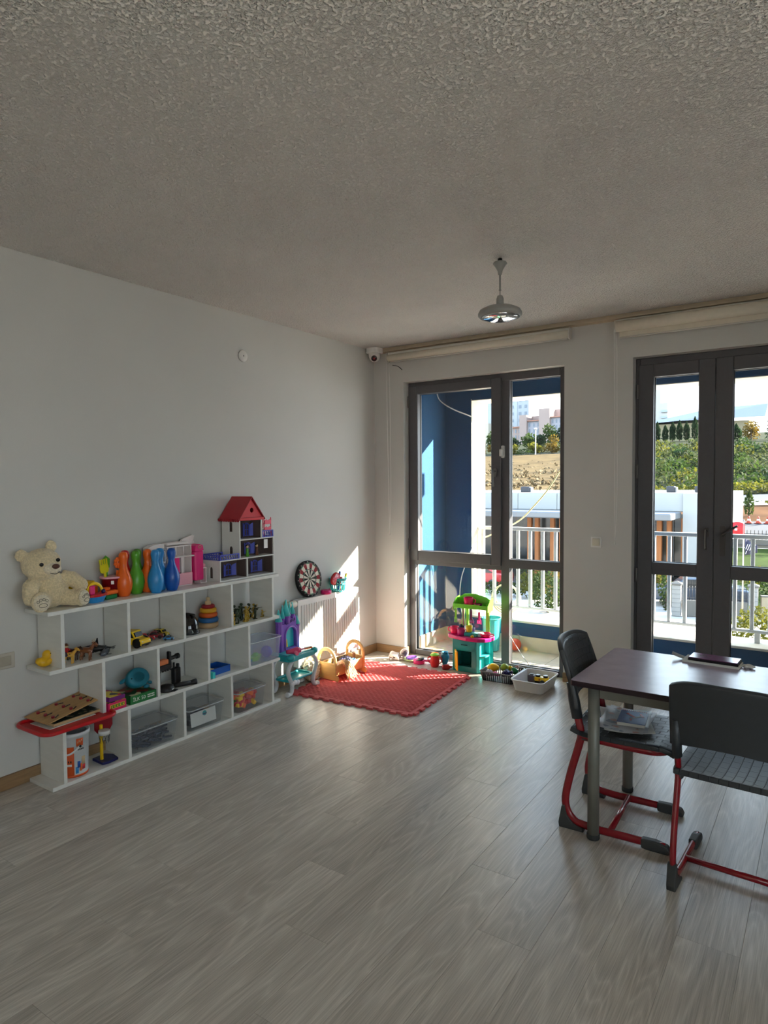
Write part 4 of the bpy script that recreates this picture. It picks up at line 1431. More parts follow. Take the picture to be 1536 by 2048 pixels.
# brown back panels, each with a window and shutters
def room(y0, y1, z0, z1, wy, ww=0.058, wh=0.082):
    MB().box((XI + 0.003, (y0 + y1) / 2, (z0 + z1) / 2), (0.006, y1 - y0, z1 - z0)).build('back_panel', M_HIN, dh)
    for yy in (y0, y1):
        MB().box((0, yy + (0.001 if yy == y0 else -0.001), (z0 + z1) / 2), (X1 - X0 - 0.02, 0.002, z1 - z0 - 0.002)).build('lining', M_HIN, dh)
    zz = z0 + 0.012
    w = MB(tr(XI + 0.008, 0, 0))
    w.prism(arch(ww, wh, cy=wy, z0=zz), 0.006, YZ, [arch(ww - 0.012, wh - 0.012, cy=wy, z0=zz + 0.006)])
    w.box((0.003, wy, zz + wh / 2), (0.006, 0.004, wh - 0.008))
    w.box((0.003, wy, zz + wh * 0.48), (0.006, ww - 0.008, 0.004))
    w = w.build('window_frame', M_HBLU, dh)
    for s_ in (-1, 1):
        sh = MB(tr(XI + 0.012, wy + s_ * ww * 0.5, zz) @ rot(0, 0, -s_ * 0.5))
        sh.box((0.002, s_ * ww * 0.27, wh * 0.42), (0.004, ww * 0.5, wh * 0.84))
        sh.prism([(s_ * ww * 0.02, wh * 0.84), (s_ * ww * 0.52, wh * 0.84), (s_ * ww * 0.52, wh * 1.0)][::s_], 0.004, YZ)
        for k_ in (0.3, 0.62):
            sh.box((0.005, s_ * ww * 0.27, wh * k_), (0.002, ww * 0.26, 0.003))
        sh.build('shutter', M_HBLU, w)
room(YA + t, -0.012, t, Zg - t, -0.100)
room(0.0 - 0.004, YD - t, t, Zg - t, 0.148)
room(YB_ + t, YD - t, Zg, Zm - t, 0.085, 0.052, 0.08)
room(YB_ + t, YC, Zm, Zt - 0.006, 0.074, 0.050, 0.092)
# roof, ridge along x
ov = 0.016
ym, za = (YB_ + YC + t) / 2, Zt + 0.141
hw = (YC + t - YB_) / 2 + ov
rf = MB()
for s_ in (-1, 1):
    P = [(X0 - 0.012, ym + s_ * hw, Zt - 0.012), (X1 + 0.016, ym + s_ * hw, Zt - 0.012), (X1 + 0.016, ym, za), (X0 - 0.012, ym, za)]
    Q = [(x, y, z + 0.007) for x, y, z in P]
    rf.add(P + Q, [(0, 1, 2, 3), (4, 5, 6, 7), (0, 1, 5, 4), (1, 2, 6, 5), (2, 3, 7, 6), (3, 0, 4, 7)])
rf = rf.build('roof', M_HRED, dh)
sl = MB()
for s_ in (-1,):
    for i in range(9):
        sl.lathe([(0.0, 0.0), (0.0105, 0.0), (0.0105, 0.005)], 12, T=tr(X0 + 0.0 + 0.0225 * i, ym + s_ * (hw + 0.003), Zt - 0.010) @ rot(pi / 2 + 0.0, 0, 0))
sl.build('scalloped_eave', M_HRED, rf)
gb_ = MB().prism([(ym - hw + 0.022, Zt + 0.006), (ym + hw - 0.022, Zt + 0.006), (ym, za - 0.012)], 0.008, tr(X1 - 0.002, 0, 0) @ YZ, [circ(0.017, 18, ym + 0.004, Zt + 0.055)])
gb_.build('gable', mat('bright_red_gable', (206, 48, 56), 0.55), dh)
MB().box((X1 + 0.010, ym, Zt - 0.004), (0.008, 2 * hw - 0.02, 0.018), 0.002).build('gable_beam', mat('bright_red_gable', (206, 48, 56), 0.55), dh)
MB().prism([(ym - hw + 0.022, Zt + 0.006), (ym + hw - 0.022, Zt + 0.006), (ym, za - 0.012)], 0.006, tr(X0 + 0.004, 0, 0) @ YZ).build('rear_gable', M_HRED, dh)
# balustrades on the two terraces
def balustrade(p0, p1, h, n):
    q_ = MB()
    p0, p1 = Vector(p0), Vector(p1)
    d = p1 - p0
    L_ = d.length
    M_ = tr(*p0) @ Matrix.Rotation(math.atan2(d.y, d.x), 4, 'Z')
    q_.T = M_
    q_.box((L_ / 2, 0, h - 0.003), (L_, 0.004, 0.007))
    q_.box((L_ / 2, 0, 0.003), (L_, 0.004, 0.006))
    for i in range(n):
        x = L_ * (i + 0.5) / n
        q_.tube([(x - 0.003, 0, 0.004), (x + 0.004, 0, h * 0.3), (x - 0.004, 0, h * 0.65), (x + 0.003, 0, h - 0.004)], 0.0035, 5)
    q_.box((0.004, 0, h / 2), (0.008, 0.006, h))
    q_.box((L_ - 0.004, 0, h / 2), (0.008, 0.006, h))
    return q_.build('balustrade', M_HBLU, dh)
balustrade((X1 - 0.004, YA + 0.004, Zg), (X1 - 0.004, YB_ - 0.002, Zg), 0.036, 8)
balustrade((X0 + 0.004, YA + 0.004, Zg), (X1 - 0.006, YA + 0.004, Zg), 0.036, 8)
balustrade((X0 + 0.004, YA + 0.004, Zg), (X0 + 0.004, YB_ - 0.002, Zg), 0.036, 8)
balustrade((X1 - 0.004, YC + t + 0.002, Zm), (X1 - 0.004, YD - 0.004, Zm), 0.048, 6)
balustrade((X0 + 0.006, YD - 0.005, Zm), (X1 - 0.006, YD - 0.005, Zm), 0.048, 7)
MB().box((X1 + 0.001, 0.168, Zm - 0.045), (0.001, 0.036, 0.062)).build('paper_tag', P_WHT, dh)
# pink bunk bed standing on the upper terrace
bb = empty('doll_bunk_bed', (0.115 + 0.030, -1.80 + 0.205, Z3 + Zm), label='pink doll bunk bed on the upper terrace of the doll house', cat='doll bed')
M_HPNK = plastic('coral_pink_plastic', (226, 70, 96))
for x in (-0.035, 0.042):
    for y in (-0.035, 0.03):
        MB().box((x, y, 0.068), (0.006, 0.006, 0.136), 0.001).build('post', M_HPNK, bb)
for z in (0.042, 0.092):
    q = MB()
    q.box((0.005, -0.0025, z), (0.08, 0.064, 0.005))
    q.prism([(-0.034, z), (0.029, z), (0.029, z + 0.022), (0.012, z + 0.032), (-0.002, z + 0.022), (-0.018, z + 0.032), (-0.034, z + 0.022)], 0.004, tr(0.044, 0, 0) @ YZ)
    q.build('bed_frame', M_HPNK, bb)
MB().box((0.005, -0.0025, 0.05), (0.07, 0.055, 0.012), 0.003).build('mattress', P_WHT, bb)
# dolls inside the middle room
for i, (x, y, m) in enumerate(((0.045, 0.03, P_GRN), (0.040, 0.125, P_BRN))):
    d_ = empty('doll_figure', (0.115 + x, -1.80 + y, Z3 + Zg), label=('tiny doll in green behind the shutters of the middle floor', 'tiny dark doll right of the shutters on the middle floor')[i], cat='doll')
    MB().lathe([(0.014, 0), (0.008, 0.035), (0.010, 0.05), (0.004, 0.06)], 10).build('dress', m, d_)
    MB().ell((0, 0, 0.068), 0.010, 10, 8).build('head', P_CREAM, d_)
    MB().ell((-0.003, 0, 0.072), (0.010, 0.011, 0.010), 10, 8).build('hair', P_BLK, d_)
# ================================================================ TOYS ON THE MIDDLE SHELF (z = Z2)
# rubber duck
dk_ = empty('rubber_duck', (0.12, -3.172, Z2), 0.35, 'yellow rubber duck on the left shelf overhang', 'duck')
P_DUCK = plastic('duck_yellow', (222, 172, 22), 0.4)
q = MB()
q.ell((0, 0, 0.026), (0.034, 0.043, 0.026))
q.ell((-0.004, -0.034, 0.036), (0.018, 0.020, 0.014), T=rot(0.5, 0, 0))
q.ell((0.004, 0.012, 0.060), (0.023, 0.024, 0.023))
q.tube([(0, 0.008, 0.03), (0.002, 0.012, 0.055)], 0.02, 12)
q = q.build('body', P_DUCK, dk_)
plush(q, 0.003, 0)
MB().ell((0.022, 0.026, 0.056), (0.012, 0.010, 0.005), T=rot(0, 0, 0.7)).build('beak', P_ORG, dk_)
for a in (0.1, 1.2):
    MB().ell((0.004 + 0.022 * cos(a), 0.012 + 0.023 * sin(a), 0.066), 0.003, 8, 6).build('eye', M_EYE, dk_)
for s_ in (-1, 1):
    MB().ell((s_ * 0.032, -0.006, 0.032), (0.006, 0.022, 0.012)).build('wing', P_DUCK, dk_)

def beast(name, loc, rz, s, m, label, neck=0.5, legs=None, spots=None, horn=None, head_m=None, group=None):
    """small plastic quadruped, nose towards local +X; deep chest, jointed legs"""
    o = empty(name, loc, rz, label, 'toy animal', group)
    o.scale = (s, s, s)
    b_ = MB()
    b_.tube([(-0.030, 0, 0.048), (-0.020, 0, 0.051), (0.0, 0, 0.050), (0.018, 0, 0.050), (0.030, 0, 0.054)], [0.009, 0.014, 0.0135, 0.0155, 0.011], 10)
    n1 = Vector((0.045, 0, 0.055 + 0.035 * neck))
    b_.tube([(0.022, 0, 0.054), (0.036, 0, 0.054 + 0.020 * neck), n1], [0.012, 0.0085, 0.007], 8)
    b_.ell(n1 + Vector((0.007, 0, 0.002)), (0.013, 0.0075, 0.008), 10, 8, T=rot(0, 0.45, 0))
    b_.ell(n1 + Vector((0.017, 0, -0.004)), (0.006, 0.005, 0.005), 8, 6)
    for s_ in (-1, 1):
        b_.ell(n1 + Vector((-0.003, s_ * 0.009, 0.009)), (0.003, 0.006, 0.004), 8, 6)
        b_.tube([(0.022, s_ * 0.007, 0.045), (0.024, s_ * 0.008, 0.026), (0.022, s_ * 0.008, 0.012), (0.023, s_ * 0.008, 0.0)], [0.0065, 0.0042, 0.0032, 0.0038], 7)
        b_.tube([(-0.024, s_ * 0.007, 0.046), (-0.018, s_ * 0.008, 0.030), (-0.027, s_ * 0.008, 0.016), (-0.025, s_ * 0.008, 0.0)], [0.0085, 0.0055, 0.0032, 0.0038], 7)
    b_.tube([(-0.034, 0, 0.052), (-0.040, 0, 0.044), (-0.041, 0, 0.030)], [0.003, 0.0022, 0.0028], 6)
    bo = b_.build('body', m, o)
    if spots:
        q_ = MB()
        for x, y, z in ((0.0, 0.0125, 0.055), (-0.016, 0.012, 0.047), (0.014, 0.013, 0.046), (0.0, -0.0125, 0.05), (-0.016, -0.012, 0.055), (0.014, -0.013, 0.055)):
            q_.ell((x, y, z), (0.005, 0.002, 0.0045), 8, 5)
        q_.build('spots', spots, o)
    if horn:
        q_ = MB()
        for s_ in (-1, 1):
            q_.tube([n1 + Vector((0.0, s_ * 0.004, 0.008)), n1 + Vector((-0.004, s_ * 0.009, 0.020)), n1 + Vector((0.003, s_ * 0.012, 0.027))], [0.0018, 0.0014, 0.0008], 5)
        q_.build('antlers', horn, o)
    for s_ in (-1, 1):
        MB().ell(n1 + Vector((0.010, s_ * 0.0066, 0.005)), 0.0016, 6, 5).build('eye', M_EYE, o)
    return o
P_HONEY = plastic('honey_plastic', (210, 160, 60))
P_DEER = plastic('fawn_brown_plastic', (128, 76, 44))
GA = 'small plastic animals on the middle shelf'
pony = beast('toy_pony', (0.170, -3.072, Z2), 0.55, 0.92, P_HONEY, 'small honey-yellow spotted toy pony with a rider, nearest the shelf divider', 0.7, spots=P_BRN, group=GA)
rd = empty('toy_rider', (0.160, -3.078, Z2 + 0.057), 0.55, 'tiny toy rider with red vest and tan hat sitting on the pony', 'toy figure')
q = MB()
q.tube([(0, 0, 0), (0, 0, 0.014), (0, 0, 0.026)], [0.009, 0.0085, 0.006], 10)
q.tube([(0.002, -0.009, 0.022), (0.010, -0.012, 0.012), (0.016, -0.006, 0.012)], 0.0032, 6)
q.tube([(0.002, 0.009, 0.022), (0.010, 0.012, 0.012), (0.016, 0.006, 0.012)], 0.0032, 6)
q.build('vest', P_RED, rd)
q = MB()
for s_ in (-1, 1):
    q.tube([(0, s_ * 0.006, 0.002), (0.008, s_ * 0.014, -0.004), (0.006, s_ * 0.016, -0.018)], 0.004, 6)
q.build('trousers', P_NAVY, rd)
MB().ell((0.001, 0, 0.034), (0.0095, 0.0095, 0.0105), 12, 8).build('head', P_CREAM, rd)
MB().lathe([(0.0, 0.049), (0.007, 0.047), (0.009, 0.040), (0.015, 0.039), (0.015, 0.0375), (0.0, 0.0375)], 14).build('hat', P_BRN, rd)
beast('toy_cow', (0.125, -3.022, Z2), 0.4, 0.95, plastic('dark_brown_plastic', (70, 40, 26)), 'dark brown toy cow behind the yellow pony', 0.35, group=GA)
beast('toy_deer', (0.185, -2.985, Z2), 0.5, 1.05, P_DEER, 'fawn toy deer with antlers in front of the whale', 0.8, horn=P_CREAM, group=GA)
beast('toy_calf', (0.135, -2.945, Z2), 0.5, 0.85, P_BRN, 'small reddish-brown toy calf behind the fawn deer', 0.5, group=GA)

def whale(name, loc, rz, L_, m, m2, label, fin=1.0):
    o = empty(name, loc, rz, label, 'toy animal')
    h = L_ * 0.13
    b_ = MB()
    b_.tube([(0.50 * L_, 0, h * 0.8), (0.42 * L_, 0, h * 0.95), (0.25 * L_, 0, h), (0.0, 0, h), (-0.22 * L_, 0, h * 0.95), (-0.40 * L_, 0, h * 1.0), (-0.48 * L_, 0, h * 1.1)],
            [0.02 * L_, 0.075 * L_, 0.115 * L_, 0.13 * L_, 0.095 * L_, 0.04 * L_, 0.02 * L_], 12)
    b_.prism([(-0.08 * L_, h * 1.7), (0.07 * L_, h * 1.7), (-0.03 * L_, h * (1.9 + 1.5 * fin)), (-0.06 * L_, h * (1.9 + 1.5 * fin))], 0.02 * L_, tr(0, 0.01 * L_, 0) @ XZ)
    for s_ in (-1, 1):
        b_.prism([(-0.44 * L_, 0), (-0.50 * L_, s_ * 0.16 * L_), (-0.58 * L_, s_ * 0.18 * L_), (-0.52 * L_, 0)][::s_], 0.012 * L_, tr(0, 0, h * 1.05))
        b_.prism([(0.20 * L_, s_ * 0.08 * L_), (0.08 * L_, s_ * 0.10 * L_), (0.02 * L_, s_ * 0.24 * L_), (0.10 * L_, s_ * 0.23 * L_)][::s_], 0.014 * L_, tr(0, 0, h * 0.35))
    b_.build('body', m, o)
    q_ = MB()
    q_.tube([(0.44 * L_, 0, h * 0.62), (0.2 * L_, 0, h * 0.55), (-0.1 * L_, 0, h * 0.58), (-0.26 * L_, 0, h * 0.8)], [0.03 * L_, 0.085 * L_, 0.088 * L_, 0.04 * L_], 10)
    q_.build('belly', m2, o)
    for s_ in (-1, 1):
        MB().ell((0.33 * L_, s_ * 0.088 * L_, h * 1.25), (0.03 * L_, 0.012 * L_, 0.018 * L_), 8, 6).build('eye_patch', m2, o)
    return o
whale('toy_orca', (0.085, -2.862, Z2), -2.3, 0.17, P_BLK, P_WHT, 'black and white toy orca with a tall fin at the back', 1.2)
whale('toy_dolphin', (0.175, -2.862, Z2), -0.9, 0.14, plastic('steel_grey_plastic', (76, 80, 88), 0.2), P_GRY, 'shiny dark grey toy dolphin at the shelf edge', 0.6)

# toy cars
def toy_car(name, loc, rz, L_, W_, H_, m, label, glass=P_BLK, stripe=None, low=False):
    o = empty(name, loc, rz, label, 'toy car', 'toy cars on the middle shelf')
    k_ = H_
    wl = H_ * (0.30 if not low else 0.26)
    prof = [(-0.5 * L_, 0.18 * k_), (-0.5 * L_, 0.50 * k_), (-0.44 * L_, 0.58 * k_), (0.22 * L_, 0.58 * k_), (0.44 * L_, 0.52 * k_), (0.5 * L_, 0.40 * k_), (0.5 * L_, 0.18 * k_)]
    if low:
        cab = [(-0.36 * L_, 0.56 * k_), (-0.20 * L_, 0.96 * k_), (0.06 * L_, 1.0 * k_), (0.26 * L_, 0.56 * k_)]
    else:
        cab = [(-0.46 * L_, 0.56 * k_), (-0.40 * L_, 0.97 * k_), (0.08 * L_, 1.0 * k_), (0.22 * L_, 0.56 * k_)]
    MB().prism(prof, W_, tr(0, W_ / 2, 0) @ XZ).build('body', m, o, bev=0.003)
    MB().prism(cab, W_ * 0.86, tr(0, W_ * 0.43, 0) @ XZ).build('cabin', m, o, bev=0.003)
    cx_ = sum(p[0] for p in cab) / 4
    win_ = [(cx_ + (x - cx_) * 0.84, 0.60 * k_ + (z - 0.56 * k_) * 0.78) for x, z in cab]
    MB().prism(win_, W_ * 0.88, tr(0, W_ * 0.44, 0) @ XZ).build('side_windows', glass, o)
    MB().box((0.16 * L_, 0, 0.77 * k_), (0.012, W_ * 0.68, 0.30 * k_), 0.001, T=rot(0, -0.45, 0)).build('windscreen', glass, o)
    for x in (-0.30 * L_, 0.30 * L_):
        for s_ in (-1, 1):
            MB().cyl((x, s_ * W_ * 0.36, wl), (x, s_ * W_ * 0.52, wl), wl, n=14).build('wheel', P_BLK, o)
    MB().box((0.5 * L_, 0, 0.22 * k_), (0.006, W_ * 0.9, 0.10 * k_), 0.001).build('bumper', P_BLK, o)
    for s_ in (-1, 1):
        MB().ell((0.495 * L_, s_ * W_ * 0.34, 0.40 * k_), (0.003, 0.005, 0.004), 8, 6).build('headlight', P_WHT, o)
    if stripe:
        MB().box((-0.1 * L_, 0, 1.01 * k_), (0.1 * L_, W_ * 0.5, 0.06 * k_), 0.001).build('roof_sign', stripe, o)
    return o
toy_car('toy_car', (0.140, -2.655, Z2), 0.25, 0.165, 0.085, 0.092, P_YEL, 'large yellow toy jeep with black windows beside the divider')
toy_car('toy_car', (0.080, -2.545, Z2), 1.0, 0.115, 0.050, 0.045, P_RED, 'red toy sports car behind the yellow jeep', low=True)
toy_car('toy_car', (0.075, -2.465, Z2), 0.8, 0.100, 0.048, 0.044, P_DRED, 'dark red toy car between the red and the yellow cars', low=True)
cb = toy_car('toy_car', (0.095, -2.432 + 0.015, Z2 + 0.018), 0.45, 0.105, 0.046, 0.044, plastic('taxi_yellow_plastic', (222, 196, 60)), 'pale yellow toy taxi propped on a ramp near the divider', stripe=P_BLK)
cb.location = (0.060, -2.408, Z2)
cb.rotation_euler.z = 0.35
toy_car('toy_car', (0.180, -2.448, Z2), 0.9, 0.062, 0.028, 0.027, P_BLU, 'tiny light blue toy car at the shelf edge', low=True)

# black toy helmet
he = empty('toy_helmet', (0.125, -2.268, Z2), 0.1, 'glossy black toy helmet beside the ring stacker', 'helmet')
M_GBLK = mat('gloss_black_plastic', (10, 10, 12), 0.10, 0, 0.05, 20, coat=0.5)
q = MB()
q.lathe([(0.078, 0.0), (0.082, 0.012), (0.081, 0.04), (0.072, 0.08), (0.050, 0.112), (0.022, 0.126), (0.0, 0.129)], 28)
q = q.build('shell', M_GBLK, he)
q.scale = (1.0, 0.86, 1)
MB().box((0, 0, 0.118), (0.15, 0.018, 0.02), 0.008).build('crest', M_GBLK, he)
MB().prism([(0.0, 0.01), (0.055, 0.01), (0.045, 0.05), (0.0, 0.055)], 0.006, tr(0.076, -0.03, 0) @ rot(0, -0.25, 0) @ YZ).build('visor', mat('silver_visor', (170, 178, 186), 0.12, 0.7, 0.05), he)
MB().lathe([(0.080, 0.0), (0.086, 0.002), (0.086, 0.012), (0.080, 0.014)], 28).build('rim', P_BLK, he).scale = (1.0, 0.86, 1)

# ring stacker
rs = empty('ring_stacker', (0.105, -2.075, Z2), 0, 'wooden ring stacker with beige, blue, orange, yellow and red rings', 'stacking toy')
M_RW = lambda n, c: mat(n, c, 0.55, 0, 0.06, 12)
def torus_ring(z, r, h, m, nm='ring'):
    return MB().lathe([(0.010, z), (r * 0.82, z), (r * 0.95, z + h * 0.12), (r, z + h * 0.5), (r * 0.95, z + h * 0.88), (r * 0.82, z + h), (0.010, z + h)], 28).build(nm, m, rs)
torus_ring(0.0, 0.066, 0.036, M_RW('beige_painted_wood', (176, 146, 110)), 'base_ring')
for z, r, m in ((0.036, 0.066, M_RW('blue_painted_wood', (38, 96, 150))), (0.068, 0.060, M_RW('orange_painted_wood', (206, 92, 30))), (0.098, 0.055, M_RW('yellow_painted_wood', (214, 160, 36))), (0.125, 0.044, M_RW('red_painted_wood', (150, 20, 36)))):
    torus_ring(z, r, 0.030 if z < 0.12 else 0.024, m)
MB().lathe([(0.020, 0.149), (0.020, 0.170), (0.010, 0.172), (0.012, 0.182), (0.015, 0.189), (0.009, 0.197), (0.0, 0.199)], 16).build('peg', P_CREAM, rs)

# toy soldiers
M_SG = plastic('army_green_plastic', (44, 58, 36), 0.45)
M_SY = plastic('khaki_yellow_plastic', (182, 150, 50), 0.45)
def soldier(pose):
    q_ = MB()
    q_.lathe([(0.0, 0), (0.012, 0), (0.012, 0.0025), (0.0, 0.0025)], 10)
    if pose == 0:      # standing, rifle raised
        for s_ in (-1, 1):
            q_.tube([(0, s_ * 0.004, 0.034), (0.002, s_ * 0.006, 0.018), (-0.001, s_ * 0.007, 0.002)], [0.0052, 0.0042, 0.0036], 7)
        q_.tube([(0, 0, 0.032), (0, 0, 0.046), (0, 0, 0.056)], [0.0065, 0.0078, 0.005], 8)
        q_.tube([(0, 0.008, 0.054), (0.010, 0.011, 0.047), (0.019, 0.005, 0.054)], 0.0028, 6)
        q_.tube([(0, -0.008, 0.054), (0.010, -0.010, 0.047), (0.014, 0.0, 0.053)], 0.0028, 6)
        q_.tube([(-0.004, 0.0, 0.053), (0.038, 0.006, 0.056)], [0.0022, 0.0012], 6)
        hz = 0.064
    elif pose == 1:    # striding
        q_.tube([(0, 0.004, 0.034), (0.011, 0.005, 0.020), (0.008, 0.006, 0.002)], [0.0052, 0.0042, 0.0036], 7)
        q_.tube([(0, -0.004, 0.034), (-0.006, -0.005, 0.018), (-0.014, -0.006, 0.006)], [0.0052, 0.0042, 0.0036], 7)
        q_.tube([(0, 0, 0.032), (0.003, 0, 0.046), (0.005, 0, 0.056)], [0.0065, 0.0078, 0.005], 8)
        q_.tube([(0.004, 0.008, 0.054), (0.000, 0.014, 0.045), (0.010, 0.014, 0.040)], 0.0028, 6)
        q_.tube([(0.004, -0.008, 0.054), (0.012, -0.012, 0.060), (0.014, -0.012, 0.070)], 0.0028, 6)
        q_.tube([(-0.006, 0.014, 0.036), (0.030, 0.014, 0.046)], [0.0022, 0.0012], 6)
        hz = 0.064
    else:              # kneeling
        q_.tube([(0, 0.005, 0.022), (0.014, 0.005, 0.018), (0.012, 0.006, 0.002)], [0.0052, 0.0042, 0.0036], 7)
        q_.tube([(0, -0.005, 0.022), (0.001, -0.006, 0.006), (-0.014, -0.006, 0.004)], [0.0052, 0.0042, 0.0036], 7)
        q_.tube([(0, 0, 0.020), (0.002, 0, 0.034), (0.003, 0, 0.044)], [0.0065, 0.0078, 0.005], 8)
        q_.tube([(0.003, 0.008, 0.042), (0.012, 0.010, 0.036), (0.020, 0.004, 0.042)], 0.0028, 6)
        q_.tube([(0.003, -0.008, 0.042), (0.010, -0.010, 0.036), (0.014, 0.0, 0.041)], 0.0028, 6)
        q_.tube([(-0.004, 0, 0.042), (0.036, 0.005, 0.044)], [0.0022, 0.0012], 6)
        hz = 0.052
    q_.ell((0.002, 0, hz), 0.0058, 10, 7)
    q_.lathe([(0.0078, hz + 0.001), (0.0072, hz + 0.004), (0.0045, hz + 0.0075), (0.0, hz + 0.0085)], 12, c=(0.001, 0, 0))
    return q_
SOL = {}
def put_soldier(i, x, y, rz, pose, green, s, label):
    key = (pose, green)
    if key not in SOL:
        o = soldier(pose).build('toy_soldier', M_SG if green else M_SY)
        SOL[key] = o.data
    else:
        o = bpy.data.objects.new('toy_soldier', SOL[key])
        COL.objects.link(o)
    o.location = (x, y, Z2)
    o.rotation_euler.z = rz
    o.scale = (s, s, s)
    tag(o, label, 'toy soldier', 'plastic toy soldiers on the shelf')
for i, (x, y, rz, pose, g, s, lb) in enumerate((
        (0.130, -1.940, 0.5, 0, 1, 1.45, 'green toy soldier standing at the back left beside the divider'),
        (0.200, -1.945, 2.2, 2, 0, 1.15, 'yellow kneeling toy soldier at the front left corner'),
        (0.165, -1.925, 0.3, 1, 0, 1.40, 'yellow striding toy soldier between green ones on the left'),
        (0.190, -1.905, 0.9, 1, 1, 1.35, 'green striding toy soldier at the front, second from the left'),
        (0.100, -1.845, 0.2, 0, 1, 1.50, 'tall green toy soldier at the back of the cluster, left'),
        (0.125, -1.815, 2.6, 1, 1, 1.40, 'green striding toy soldier in the middle of the cluster'),
        (0.188, -1.822, 0.6, 2, 0, 1.25, 'yellow kneeling toy soldier at the front of the cluster'),
        (0.160, -1.795, 1.6, 1, 0, 1.35, 'yellow striding toy soldier in the middle of the cluster'),
        (0.085, -1.765, 0.1, 0, 1, 1.50, 'tall green toy soldier at the back of the cluster, right'),
        (0.140, -1.755, 2.9, 2, 0, 1.25, 'yellow kneeling toy soldier right of the cluster middle'),
        (0.105, -1.715, 0.4, 1, 1, 1.40, 'green striding toy soldier behind the right pair'),
        (0.175, -1.720, 1.0, 0, 1, 1.35, 'green toy soldier at the front right of the cluster'),
        (0.135, -1.695, 1.2, 1, 0, 1.35, 'yellow striding toy soldier at the right of the cluster'),
        (0.170, -1.648, 0.8, 2, 0, 0.85, 'tiny yellow toy soldier standing alone on the right'))):
    put_soldier(i, x, y, rz, pose, g, s, lb)

# ================================================================ LOWER SHELVES
# red lap tray with boards on the left overhang
ry = empty('red_tray', (0.13, -3.085, Z1), 0.0, 'red plastic tray with rounded corners under wooden boards', 'tray')
q = MB()
q.prism(rrect(0.30, 0.40, 0.05), 0.006, tr(0.035, 0, 0.0))
q.build('base', P_RED, ry)
q = MB()
q.tube([(0.035 + x, y, 0.009) for x, y in rrect(0.30, 0.40, 0.055, 6)], 0.010, 8, closed=True)
q.build('rim', P_RED, ry)
for y in (-0.09, 0.10):
    MB().box((0.185, y, 0.010), (0.012, 0.03, 0.012), 0.003).build('clip', P_ORG, ry)
M_PAPER = mat('paper', (214, 214, 208), 0.85, 0, 0.03, 8)
ws = MB().box((0, 0, 0), (0.17, 0.26, 0.003)).build('sheet_of_card', M_PAPER, None, (0.145, -3.095, Z1 + 0.0085), 0.05)
tag(ws, 'white card sticking out below the boards on the red tray', 'card')
def print_mat(name, base, cols, scale, thresh=0.5):
    """flat coloured print: noise-driven patches of ink on a base colour"""
    m = bpy.data.materials.new(name)
    m.use_nodes = True
    nt = m.node_tree
    b_ = nt.nodes['Principled BSDF']
    b_.inputs['Roughness'].default_value = 0.45
    tc = nt.nodes.new('ShaderNodeTexCoord')
    v = nt.nodes.new('ShaderNodeTexVoronoi')
    v.inputs['Scale'].default_value = scale
    nt.links.new(tc.outputs['Object'], v.inputs['Vector'])
    r = nt.nodes.new('ShaderNodeValToRGB')
    r.color_ramp.interpolation = 'CONSTANT'
    sep = nt.nodes.new('ShaderNodeSeparateColor')
    nt.links.new(v.outputs['Color'], sep.inputs[0])
    nt.links.new(sep.outputs[0], r.inputs[0])
    el = r.color_ramp.elements
    el[0].color = lin(base) + [1]
    el[0].position = 0
    el[1].position = thresh
    el[1].color = lin(cols[0]) + [1]
    for i, c in enumerate(cols[1:]):
        e = el.new(thresh + (1 - thresh) * (i + 1) / len(cols))
        e.color = lin(c) + [1]
    nt.links.new(r.outputs[0], b_.inputs['Base Color'])
    return m
gbd = empty('puzzle_board', (0.135, -3.06, Z1 + 0.012), 0.06, 'dark printed puzzle board with a wood edge on the red tray', 'board')
MB().box((0, 0, 0.006), (0.17, 0.28, 0.012), 0.001).build('panel', mat('pale_plywood', (190, 160, 118), 0.6, 0, 0.1, 6), gbd)
MB().box((0, 0, 0.0126), (0.155, 0.265, 0.0012)).build('print', print_mat('dark_green_print', (24, 40, 30), [(30, 60, 44), (16, 22, 22), (170, 160, 130)], 55, 0.35), gbd)
wbd = empty('wooden_peg_board', (0.11, -3.065, Z1 + 0.029), 0.0, 'tan wooden board with small red and black pegs, topmost on the red tray', 'board', rot=(0.13, 0.03, 0.1))
MB().box((0, 0, 0.028), (0.19, 0.33, 0.006), 0.001).build('panel', mat('tan_plywood', (186, 148, 96), 0.6, 0, 0.12, 5, stretch=(8, 1, 8)), wbd)
for i in range(9):
    x, y = (-0.06 + 0.06 * (i % 3), -0.11 + 0.105 * (i // 3))
    pg = MB().cyl((x, y, 0.031), (x, y, 0.041), 0.009, 0.008, 12).build('peg', P_DRED, wbd)
    MB().box((x + 0.006, y + 0.018, 0.0325), (0.006, 0.032, 0.003), 0.0005, rz=0.5 * (i % 3 - 1)).build('shape_print', P_BLK, pg)

